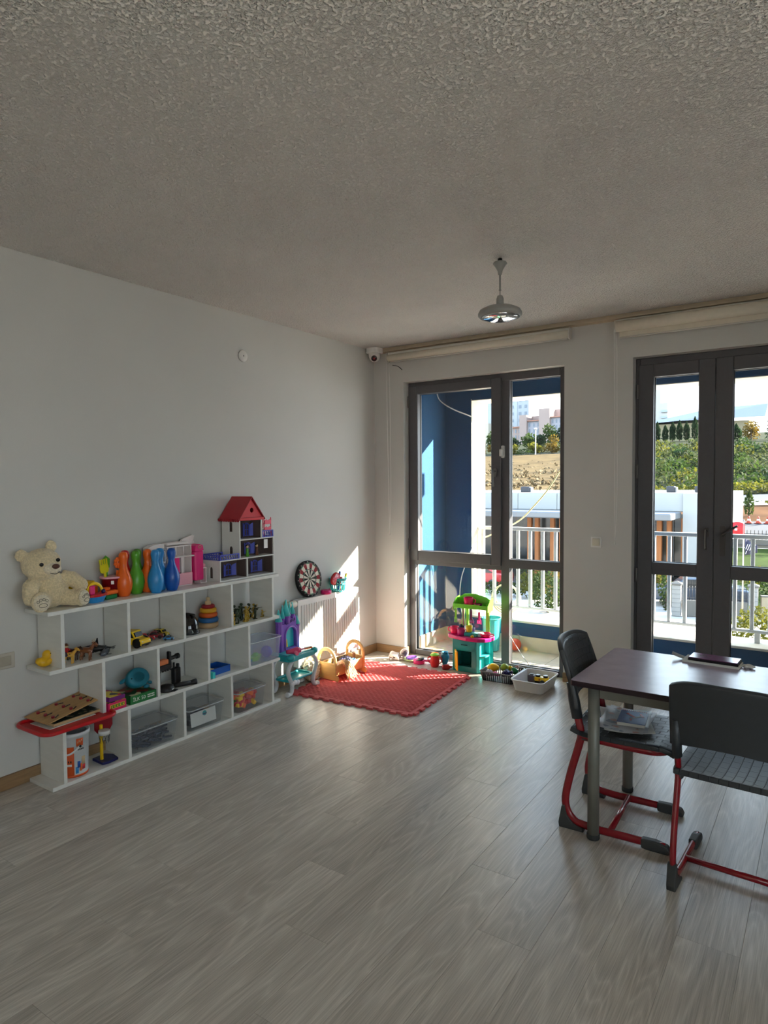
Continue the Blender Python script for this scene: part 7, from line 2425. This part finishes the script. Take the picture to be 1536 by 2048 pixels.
# pale grey tub
open_tray('grey_tub', (1.640, -0.265, 0), 0.0, (0.25, 0.34), 0.085, 0.004, plastic('pale_grey_plastic', (222, 222, 224), 0.35), 'pale grey plastic tub on the floor by the window', 0.86, 'tub', 0.006, 0.035)
o = empty('toy_camera', (1.675, -0.215, 0.005), 0.1, 'yellow and black toy camera in the grey tub', 'toy camera')
MB().box((0, 0, 0.018), (0.10, 0.05, 0.036), 0.006).build('lower_body', P_BLK, o)
MB().box((0, 0, 0.052), (0.102, 0.052, 0.030), 0.006).build('upper_body', P_YEL, o)
for x in (-0.028, 0.03):
    MB().cyl((x, 0, 0.066), (x, 0, 0.082), 0.018, n=16).build('dial', P_BLK, o)
MB().box((-0.012, -0.0265, 0.050), (0.008, 0.002, 0.018), 0.0005).build('red_mark', P_RED, o)
MB().cyl((0.012, -0.026, 0.035), (0.012, -0.045, 0.035), 0.016, n=16).build('lens', P_BLK, o)
o = empty('grey_box', (1.592, -0.205, 0.005), 0.05, 'dark grey toy box left of the yellow camera', 'toy')
MB().box((0, 0, 0.036), (0.05, 0.05, 0.072), 0.006).build('box', plastic('warm_grey_plastic', (92, 84, 86)), o)
MB().lathe([(0, 0.072), (0.016, 0.072), (0.016, 0.076), (0, 0.076)], 16).build('cap', P_BLK, o)
o = empty('red_toy_car', (1.600, -0.315, 0.006), 0.4, 'flat red toy car body at the front of the grey tub', 'toy')
MB().prism([(-0.05, 0), (0.05, 0), (0.045, 0.014), (0.02, 0.028), (-0.02, 0.03), (-0.05, 0.016)], 0.05, tr(0, 0.025, 0) @ XZ).build('shell', P_RED, o, bev=0.004)
MB().box((0.0, 0, 0.031), (0.03, 0.03, 0.004), 0.001).build('roof', P_DRED, o)
o = MB().tube([(1.30, 0.058, 0.285), (1.44, -0.03, 0.165), (1.545, -0.10, 0.095)], 0.0025, 6).build('white_stick', P_WHT)
tag(o, 'thin white stick leaning from the grey tub to the window frame', 'stick')

# ---------------------------------------------------------------- loggia clutter
bl_ = empty('orange_ball', (1.075, 0.70, 0.0), label='orange rubber ball on the loggia floor', cat='ball')
MB().ell((0, 0, 0.052), 0.056, 24, 14).build('sphere', plastic('ball_orange', (224, 84, 44), 0.5), bl_)
MB().tube([(0.0565 * cos(a), 0, 0.052 + 0.0565 * sin(a)) for a in [2 * pi * k / 32 for k in range(32)]], 0.0010, 4, closed=True).build('seam', P_ORG, bl_)
open_tray('green_bucket', (0.885, 0.60, 0.0), 0.2, (0.17, 0.17), 0.30, 0.004, P_TURQ, 'sea-green bucket on the loggia behind the toy kitchen', 0.8, 'bucket', 0.005, 0.08)
hs_ = MB()
for i in range(4):
    hs_.tube([(0.0 + (0.14 - 0.01 * i) * cos(a), 0, 0.15 + 0.012 * i + (0.14 - 0.01 * i) * sin(a)) for a in [2 * pi * k / 28 for k in range(28)]], 0.008, 6, closed=True)
o = hs_.build('hose_coil', mat('cream_hose', (206, 200, 160), 0.5), None, (0.86, 0.985, 0.262), 0.25)
tag(o, 'coiled cream garden hose on the parapet behind the toy kitchen', 'hose')
o = MB().tube(spline([(0.312, 0.60, 2.42), (0.348, 0.60, 2.335), (0.47, 0.62, 2.25), (0.605, 0.74, 2.18), (0.607, 0.90, 2.15), (0.607, 1.07, 2.16)], 6), 0.006, 7).build('white_cable', P_WHT)
tag(o, 'white cable sagging from the loggia ceiling to the white pier', 'cable')
o = MB().tube(spline([(0.62, 0.985, 1.0), (0.79, 0.995, 1.073), (0.997, 1.0, 1.186), (1.147, 1.0, 1.333), (1.269, 1.0, 1.474), (1.397, 1.0, 1.668), (1.60, 1.02, 2.02), (1.72, 1.04, 2.33)], 5), 0.007, 7).build('yellow_cable', mat('yellowed_cable', (206, 196, 140), 0.5))
tag(o, 'yellowed cable running from the railing up to the lintel', 'cable')
o = MB().tube(spline([(0.61, 0.762, 0.93), (0.56, 0.755, 0.80), (0.50, 0.74, 0.62), (0.49, 0.73, 0.40), (0.55, 0.72, 0.15), (0.60, 0.70, 0.01)], 6), 0.005, 6).build('thin_cable', P_WHT)
tag(o, 'thin white cable hanging down the blue loggia corner', 'cable')
# ================================================================ TABLE AND CHAIRS
M_TOP = mat('lilac_grey_laminate', (172, 158, 176), 0.24, 0, 0.06, 14, 0.02, 250)
M_EDGE = mat('dark_plum_table_edge', (36, 20, 28), 0.4)
M_TLEG = mat('grey_green_steel_tube', (118, 118, 110), 0.42, 0.1, 0.04, 20)
tb = empty('school_table', (3.16, -1.893, 0), -0.022, 'school table with glossy lilac-grey top and grey tube legs', 'table')
TW, TDp, TZ = 1.20, 0.675, 0.70
MB().prism(rrect(TW, TDp, 0.02), 0.022, tr(0, 0, TZ - 0.0235)).build('edge_band', M_EDGE, tb)
MB().prism(rrect(TW - 0.004, TDp - 0.004, 0.019), 0.002, tr(0, 0, TZ - 0.002)).build('table_top', M_TOP, tb)
for x in (-0.515, 0.515):
    for y in (-0.272, 0.265):
        l_ = MB().cyl((x, y, 0.02), (x, y, TZ - 0.024), 0.0245, n=20).build('leg', M_TLEG, tb)
        MB().lathe([(0.0, 0.0), (0.026, 0.0), (0.0275, 0.004), (0.0275, 0.022), (0.0, 0.022)], 20, c=(x, y, 0)).build('foot_cap', mat('dark_grey_rubber', (52, 54, 54), 0.7), l_)
for y in (-0.272, 0.265):
    MB().box((0, y, TZ - 0.052), (1.03 - 0.05, 0.020, 0.05), 0.003).build('apron', M_TLEG, tb)
for x in (-0.515, 0.515):
    MB().box((x, -0.003, TZ - 0.052), (0.020, 0.485, 0.05), 0.003).build('apron', M_TLEG, tb)

M_SEAT = mat('charcoal_seat_plastic', (50, 54, 58), 0.45, 0, 0.05, 30, 0.10, 500)
def grid_mat(name='charcoal_embossed_seat', axes=None):
    m = mat(name, (50, 54, 58), 0.42, 0, 0.06, 40)
    nt = m.node_tree
    b_ = nt.nodes['Principled BSDF']
    tc = nt.nodes.new('ShaderNodeTexCoord')
    br_ = nt.nodes.new('ShaderNodeTexBrick')
    br_.offset = 0.5
    br_.inputs['Scale'].default_value = 1.0
    br_.inputs['Brick Width'].default_value = 0.055
    br_.inputs['Row Height'].default_value = 0.034
    br_.inputs['Mortar Size'].default_value = 0.0028
    br_.inputs['Mortar Smooth'].default_value = 0.8
    br_.inputs['Color1'].default_value = (0.45, 0.45, 0.45, 1)
    br_.inputs['Color2'].default_value = (0.55, 0.55, 0.55, 1)
    br_.inputs['Mortar'].default_value = (1, 1, 1, 1)
    if axes:                                   # lay the pattern on the upright YZ face
        sx_ = nt.nodes.new('ShaderNodeSeparateXYZ')
        cx_ = nt.nodes.new('ShaderNodeCombineXYZ')
        nt.links.new(tc.outputs['Object'], sx_.inputs[0])
        nt.links.new(sx_.outputs[1], cx_.inputs[0])
        nt.links.new(sx_.outputs[2], cx_.inputs[1])
        nt.links.new(cx_.outputs[0], br_.inputs['Vector'])
    else:
        nt.links.new(tc.outputs['Object'], br_.inputs['Vector'])
    bp = nt.nodes.new('ShaderNodeBump')
    bp.inputs['Strength'].default_value = 1.0
    bp.inputs['Distance'].default_value = 0.008
    nt.links.new(br_.outputs['Color'], bp.inputs['Height'])
    nt.links.new(bp.outputs[0], b_.inputs['Normal'])
    return m
M_GRID = grid_mat()
M_GRIDB = grid_mat('charcoal_embossed_backrest', True)
M_RTUBE = mat('dark_red_enamel_tube', (138, 22, 34), 0.25, 0, 0.04, 20, coat=0.3)
M_CAP = mat('dark_grey_foot_cap', (58, 60, 60), 0.6, 0, 0.05, 30)

def sheet_solid(fn, nu, nv, th):
    """closed shell from a surface function fn(u,v)->Vector, thickness th along the normal"""
    P, Nn = [], []
    e = 1e-3
    for i in range(nu + 1):
        for j in range(nv + 1):
            u, v = i / nu, j / nv
            p = fn(u, v)
            du = fn(min(u + e, 1), v) - fn(max(u - e, 0), v)
            dv = fn(u, min(v + e, 1)) - fn(u, max(v - e, 0))
            P.append(p)
            Nn.append(du.cross(dv).normalized())
    n = len(P)
    W = nv + 1
    V_ = [p for p in P] + [p - q_ * th for p, q_ in zip(P, Nn)]
    F = []
    for i in range(nu):
        for j in range(nv):
            a = i * W + j
            F.append((a, a + 1, a + W + 1, a + W))
            F.append((n + a, n + a + W, n + a + W + 1, n + a + 1))
    bd = [j for j in range(W)] + [i * W + nv for i in range(1, nu + 1)] + [nu * W + j for j in range(nv - 1, -1, -1)] + [i * W for i in range(nu - 1, 0, -1)]
    for k_ in range(len(bd)):
        a, b_ = bd[k_], bd[(k_ + 1) % len(bd)]
        F.append((a, b_, n + b_, n + a))
    return V_, F

def chair(loc, rz, label, s=1.0):
    """school chair, front towards local +X, origin on the floor under the rear feet"""
    c = empty('school_chair', loc, rz, label, 'chair', 'grey school chairs with red frames at the table')
    c.scale = (1, 1, s)
    hw = 0.185
    for sy in (-1, 1):
        y = sy * hw
        path = spline([(0.44, y, 0.026), (0.28, y, 0.026), (0.14, y, 0.026), (0.055, y, 0.045), (0.020, y, 0.115), (0.040, y, 0.24), (0.078, y, 0.38), (0.088, y, 0.44), (0.070, y, 0.52), (0.045, y, 0.62)], 7)
        fr_ = MB().tube(path, 0.0155, 10, flat=(0.78, 1.12)).build('side_frame', M_RTUBE, c)
        # rear wedge foot and front foot cap
        MB().prism([(-0.005, 0.0), (0.105, 0.0), (0.100, 0.014), (0.058, 0.030), (0.030, 0.062), (0.020, 0.105), (0.006, 0.098), (-0.008, 0.02)], 0.034, tr(0, y + 0.017, 0) @ XZ).build('rear_foot', M_CAP, c, bev=0.004)
        MB().prism([(0.345, 0.004), (0.37, 0.0), (0.455, 0.0), (0.462, 0.014), (0.45, 0.036), (0.40, 0.046), (0.345, 0.044)], 0.034, tr(0, y + 0.017, 0) @ XZ).build('front_foot', M_CAP, c, bev=0.006)
    MB().cyl((0.215, -hw, 0.030), (0.215, hw, 0.030), 0.0125, n=14).build('cross_tube', M_RTUBE, c)
    # U-shaped seat rail
    rail = [(0.085, -hw, 0.425), (0.30, -hw, 0.418), (0.40, -hw + 0.015, 0.415), (0.445, -hw + 0.075, 0.413), (0.455, 0, 0.412), (0.445, hw - 0.075, 0.413), (0.40, hw - 0.015, 0.415), (0.30, hw, 0.418), (0.085, hw, 0.425)]
    MB().tube(spline(rail, 5), 0.0150, 8, flat=(0.8, 1.1)).build('seat_rail', M_RTUBE, c)
    def sf(u, v):
        x = 0.045 + 0.435 * u
        w = 0.205 * (1 - 0.10 * max(0, (u - 0.75) / 0.25) ** 2 - 0.06 * max(0, (0.2 - u) / 0.2) ** 2)
        yy = (v - 0.5) * 2
        z = 0.452 - 0.016 * (1 - yy * yy) * sin(pi * min(1, u * 1.1)) * 0.9 - 0.030 * max(0, (u - 0.82) / 0.18) ** 2 + 0.012 * max(0, (0.18 - u) / 0.18) ** 2
        return Vector((x, w * yy, z))
    st = MB().add(*sheet_solid(sf, 16, 16, 0.022), smooth=True).build('seat', M_GRID, c, bev=0.004)
    def bf(u, v):
        yy = (v - 0.5) * 2
        zc = 0.575 + 0.255 * u
        top = 0.03 * (abs(yy) ** 4) * u
        low = 0.028 * (yy * yy) * (1 - u) * -1
        x = 0.055 - 0.075 * (u ** 1.3) - 0.050 * (1 - yy * yy) + 0.010
        w = 0.212 - 0.012 * u * u
        return Vector((x, w * yy, zc - top + low))
    bk_ = MB().add(*sheet_solid(bf, 14, 18, 0.022), smooth=True).build('backrest', M_SEAT, c, bev=0.004)
    def skin(u, v):
        return bf(0.05 + 0.90 * u, 0.05 + 0.90 * v) + Vector((0.0215, 0, 0))
    MB().add(*sheet_solid(skin, 12, 16, 0.003), smooth=True).build('embossed_face', M_GRIDB, bk_)
    for sy in (-1, 1):
        MB().tube([(0.072, sy * hw, 0.505), (0.056, sy * hw, 0.585), (0.040, sy * hw, 0.66)], [0.021, 0.022, 0.016], 10, flat=(0.85, 1.15)).build('sleeve', M_SEAT, bk_)
        MB().box((0.10, sy * (hw - 0.004), 0.425), (0.05, 0.03, 0.03), 0.006).build('bracket', M_CAP, c)
    return c
chair((2.480, -1.938, 0), 0.03, 'grey school chair with red frame at the table end, papers on its seat', 1.0)
chair((3.180, -2.375, 0), pi / 2 - 0.055, 'grey school chair with red frame seen from behind at the near table side', 0.985)

# papers and spiral notebook on the chair seat
ppr = empty('paper_stack', (2.715, -1.915, 0.4545), 0.1, 'loose white printed papers on the chair seat under the notebook', 'papers')
def sheet_curl(w, l, m, name, z, rz, curl):
    P, F = [], []
    for i in range(9):
        for j in range(5):
            x, y = (i / 8 - 0.5) * w, (j / 4 - 0.5) * l
            P.append((x, y, z + curl * ((i / 8 - 0.5) ** 2 + 0.5 * (j / 4 - 0.2) ** 3)))
    for i in range(8):
        for j in range(4):
            a = i * 5 + j
            F.append((a, a + 5, a + 6, a + 1))
    o = MB(Matrix.Rotation(rz, 4, 'Z')).add(P, F, True).build(name, m, ppr, fix=False)
    sd = o.modifiers.new('thickness', 'SOLIDIFY')
    sd.thickness = 0.0008
    return o
M_PRN = print_mat('printed_paper', (206, 208, 212), [(196, 200, 206), (206, 170, 164), (150, 158, 172)], 45, 0.75)
sheet_curl(0.21, 0.29, M_PAPER, 'sheet', 0.002, 0.25, 0.03)
sheet_curl(0.21, 0.29, M_PRN, 'sheet', 0.005, -0.1, 0.03)
sheet_curl(0.20, 0.28, M_PRN, 'sheet', 0.008, 0.05, 0.025)
nb = empty('spiral_notebook', (2.745, -1.915, 0.466), 0.12, 'small blue spiral notebook with red binding on the papers', 'notebook')
MB().box((0, 0, 0.008), (0.115, 0.165, 0.014), 0.001).build('pages', M_PAPER, nb)
MB().box((0, 0, 0.0160), (0.120, 0.170, 0.0016), 0.0005).build('cover', mat('notebook_blue', (60, 96, 158), 0.4, 0, 0.12, 30), nb)
q = MB()
for i in range(13):
    x = -0.05 + 0.1 * i / 12
    q.tube([(x, 0.083 + 0.007 * cos(a), 0.009 + 0.010 * sin(a)) for a in [2 * pi * k / 10 for k in range(10)]], 0.0011, 5, closed=True)
q.build('spiral', P_RED, nb)
for x, y, l_, w_, r_, m in ((-0.01, 0.02, 0.06, 0.012, 0.7, P_RED), (0.012, 0.0, 0.07, 0.010, -0.7, P_WHT), (0.034, 0.035, 0.04, 0.010, 0.4, P_RED), (-0.005, -0.035, 0.03, 0.008, 0.0, P_RED)):
    MB().box((x, y, 0.0171), (w_, l_, 0.0008), 0, rz=r_).build('cover_print', m, nb)
# things at the far edge of the table
tp = empty('purple_folder', (3.035, -1.605, TZ), -0.06, 'glossy purple folder lying at the far edge of the table', 'folder')
MB().box((0, 0, 0.017), (0.21, 0.10, 0.012), 0.001).build('sleeve', mat('black_binding', (16, 14, 18), 0.4), tp)
MB().box((0, 0.0, 0.025), (0.205, 0.10, 0.004), 0.001).build('cover', mat('purple_gloss_cover', (120, 70, 110), 0.15), tp)
MB().box((-0.01, 0.0, 0.0055), (0.24, 0.11, 0.011), 0.001).build('papers', M_PAPER, tp)
o = empty('curled_papers', (2.900, -1.600, TZ), 0.1, 'curled grey paper corner left of the purple folder', 'papers')
P, F = [], []
for i in range(7):
    for j in range(2):
        P.append((-0.05 + 0.018 * i, -0.03 + 0.06 * j, 0.002 + 0.024 * ((6 - i) / 6) ** 2))
F = [(2 * i, 2 * i + 2, 2 * i + 3, 2 * i + 1) for i in range(6)]
s1 = MB().add(P, F, True).build('sheet', mat('grey_paper', (150, 150, 148), 0.8), o, fix=False)
s1.modifiers.new('thickness', 'SOLIDIFY').thickness = 0.001
o = empty('crumpled_tissue', (3.172, -1.612, TZ), 0.1, 'small crumpled white paper right of the purple folder', 'paper')
q = MB()
q.ell((0, 0, 0.008), (0.03, 0.02, 0.008), 14, 8)
plush(q.build('wad', M_PAPER, o), 0.003, 0.012)
# small dark bag hung from the table frame
bg = empty('hanging_bag', (2.965, -1.606, 0.20), 0.05, 'small dark purple bag hanging under the far table edge', 'bag')
M_BAG = mat('dark_purple_nylon', (50, 32, 62), 0.6, 0, 0.15, 20, 0.2, 200)
MB().prism(rrect(0.07, 0.19, 0.02, cy=0.095), 0.15, tr(0, 0.075, 0) @ XZ).build('body', M_BAG, bg, bev=0.012)
MB().tube(spline([(-0.025, -0.05, 0.15), (-0.040, -0.055, 0.175), (-0.01, -0.05, 0.195), (0.02, -0.03, 0.19)], 5), 0.0025, 6).build('piping', P_WHT, bg)
MB().tube(spline([(0.0, 0.03, 0.185), (0.0, 0.02, 0.30), (0.0, -0.004, 0.415), (0.0, -0.03, 0.478), (0.0, -0.045, 0.42), (0.0, -0.04, 0.185)], 5), 0.005, 6).build('strap', M_BAG, bg)

# ================================================================ CEILING AND WALL FITTINGS
M_LAMP = mat('grey_lamp_enamel', (150, 150, 146), 0.4, 0, 0.03, 20)
lm = empty('pendant_lamp', (1.976, -1.65, 2.75), label='grey pendant lamp with a flat saucer shade and mirrored underside', cat='lamp')
MB().lathe([(0.0, -0.003), (0.012, -0.003), (0.012, -0.022), (0.0, -0.022)], 12).build('hook', P_BLK, lm)
MB().lathe([(0.0, -0.020), (0.034, -0.022), (0.038, -0.030), (0.026, -0.045), (0.014, -0.066), (0.009, -0.088), (0.0, -0.090)], 24).build('canopy', M_LAMP, lm)
MB().lathe([(0.0048, -0.085), (0.0048, -0.165), (0.007, -0.168), (0.007, -0.172), (0.003, -0.174), (0.003, -0.20)], 12).build('rod', M_LAMP, lm)
MB().lathe([(0.0, -0.196), (0.014, -0.200), (0.020, -0.215), (0.020, -0.262), (0.0, -0.262)], 20).build('socket', M_LAMP, lm)
MB().lathe([(0.020, -0.252), (0.075, -0.260), (0.108, -0.276), (0.117, -0.292), (0.117, -0.304), (0.108, -0.314), (0.104, -0.312), (0.108, -0.300), (0.06, -0.270), (0.018, -0.262)], 40).build('shade', M_LAMP, lm)
MB().lathe([(0.107, -0.309), (0.085, -0.322), (0.05, -0.332), (0.0, -0.336)], 40).build('mirror_bowl', mat('mirror_glass', (225, 228, 230), 0.03, 1.0, 0.01), lm)

dc = empty('dome_camera', (0.078, -0.105, 2.75), label='white dome security camera in the ceiling corner', cat='security camera')
MB().prism(rrect(0.125, 0.125, 0.03), 0.048, tr(0, 0, -0.048)).build('base', P_WHT, dc, bev=0.006)
MB().lathe([(0.052, -0.046), (0.050, -0.075), (0.042, -0.100), (0.026, -0.116), (0.0, -0.122)], 28).build('dome', P_WHT, dc)
T_ = tr(0.018, -0.030, -0.094) @ Vector((0.45, -0.75, -0.35)).to_track_quat('Z', 'Y').to_matrix().to_4x4()
MB().lathe([(0.0, 0.0), (0.026, 0.0), (0.026, 0.012), (0.020, 0.016), (0.0, 0.016)], 22, T=T_).build('lens', mat('dark_red_lens', (40, 12, 14), 0.08), dc)
MB().lathe([(0.0, 0.016), (0.010, 0.016), (0.010, 0.018), (0.0, 0.018)], 16, T=T_).build('lens_ring', P_DRED, dc)

M_BLIND = mat('off_white_blind_fabric', (220, 212, 196), 0.7, 0, 0.03, 30, 0.05, 400)
M_BLM = mat('white_blind_metal', (206, 202, 194), 0.4, 0, 0.03)
def blind(x0, x1, z, r, label, hem, hang):
    o = empty('roller_blind', (x0, -0.062, z), label=label, cat='blind')
    L_ = x1 - x0
    MB().cyl((0.012, 0, 0), (L_ - 0.012, 0, 0), r, n=24).build('roll', M_BLIND, o)
    MB().box((L_ / 2, 0.012, 0.035), (L_ - 0.02, 0.05, 0.022), 0.004).build('head_rail', M_BLM, o)
    if hang:
        MB().box((L_ / 2, 0.028, -hang / 2), (L_ - 0.05, 0.003, hang)).build('fabric', M_BLIND, o)
    MB().tube([(0.03, 0.028 if hang else 0.0, -hang - (0 if hang else r + 0.004)), (L_ - 0.03, 0.028 if hang else 0.0, -hang - (0 if hang else r + 0.004))], hem, 8).build('hem_bar', M_BLM, o)
    for x in (0.006, L_ - 0.006):
        MB().prism(rrect(0.062, 0.085, 0.02, cy=0.004), 0.010, tr(x - 0.005, 0.002, 0) @ YZ).build('bracket', M_BLM, o)
    ch = MB()
    for dx, dy in ((-0.002, -0.014), (0.010, 0.016)):
        ch.tube(spline([(dx, dy, -0.02), (dx + 0.006, dy * 0.9, -0.6), (dx + 0.012, dy * 0.6, -1.2), (0.012, 0.0, -1.545)], 5), 0.0022, 5)
    ch.build('cord', P_WHT, o)
    MB().lathe([(0.0, 0.0), (0.005, 0.004), (0.004, 0.026), (0.0, 0.03)], 8, c=(0.012, 0, -1.572)).build('cord_weight', P_WHT, o)
    return o
blind(0.187, 1.833, 2.655, 0.030, 'rolled-up off-white roller blind over the left window', 0.006, 0.0)
blind(2.158, 3.45, 2.660, 0.040, 'rolled-up white roller blind over the balcony door', 0.006, 0.075)
o = MB().tube(spline([(0.205, -0.008, 2.60), (0.26, -0.006, 2.585), (0.305, -0.006, 2.55)], 5), 0.003, 6).build('wall_wire', P_BLK)
tag(o, 'short dark wire end sticking out below the left blind', 'wire')

sw = empty('light_switch', (2.018, -0.001, 1.097), label='white square light switch between window and door', cat='switch')
MB().box((0, -0.005, 0), (0.082, 0.010, 0.082), 0.003).build('plate', P_WHT, sw)
MB().box((0, -0.012, 0), (0.055, 0.006, 0.055), 0.002).build('rocker', plastic('ivory_plastic', (214, 208, 190)), sw)
sk = empty('wall_socket', (0.001, -3.335, 0.66), label='grey double wall socket left of the shelf unit', cat='socket')
MB().box((0.004, 0, 0), (0.008, 0.14, 0.082), 0.003).build('plate', plastic('aged_socket_grey', (188, 182, 170)), sk)
MB().box((0.010, 0.012, 0), (0.004, 0.075, 0.05), 0.002).build('cover', plastic('aged_socket_beige', (168, 160, 144)), sk)
ds = empty('wall_cover', (0.0, -1.629, 2.456), label='small round white junction cover high on the left wall', cat='cover plate')
MB().lathe([(0.0, 0.0), (0.042, 0.0), (0.042, 0.006), (0.036, 0.010), (0.0, 0.011)], 28, T=rot(0, pi / 2, 0)).build('disc', plastic('cover_white', (214, 212, 208)), ds)
MB().lathe([(0.0, 0.0), (0.005, 0.0), (0.005, 0.0125), (0.0, 0.0125)], 10, T=rot(0, pi / 2, 0)).build('screw', P_GRY, ds)
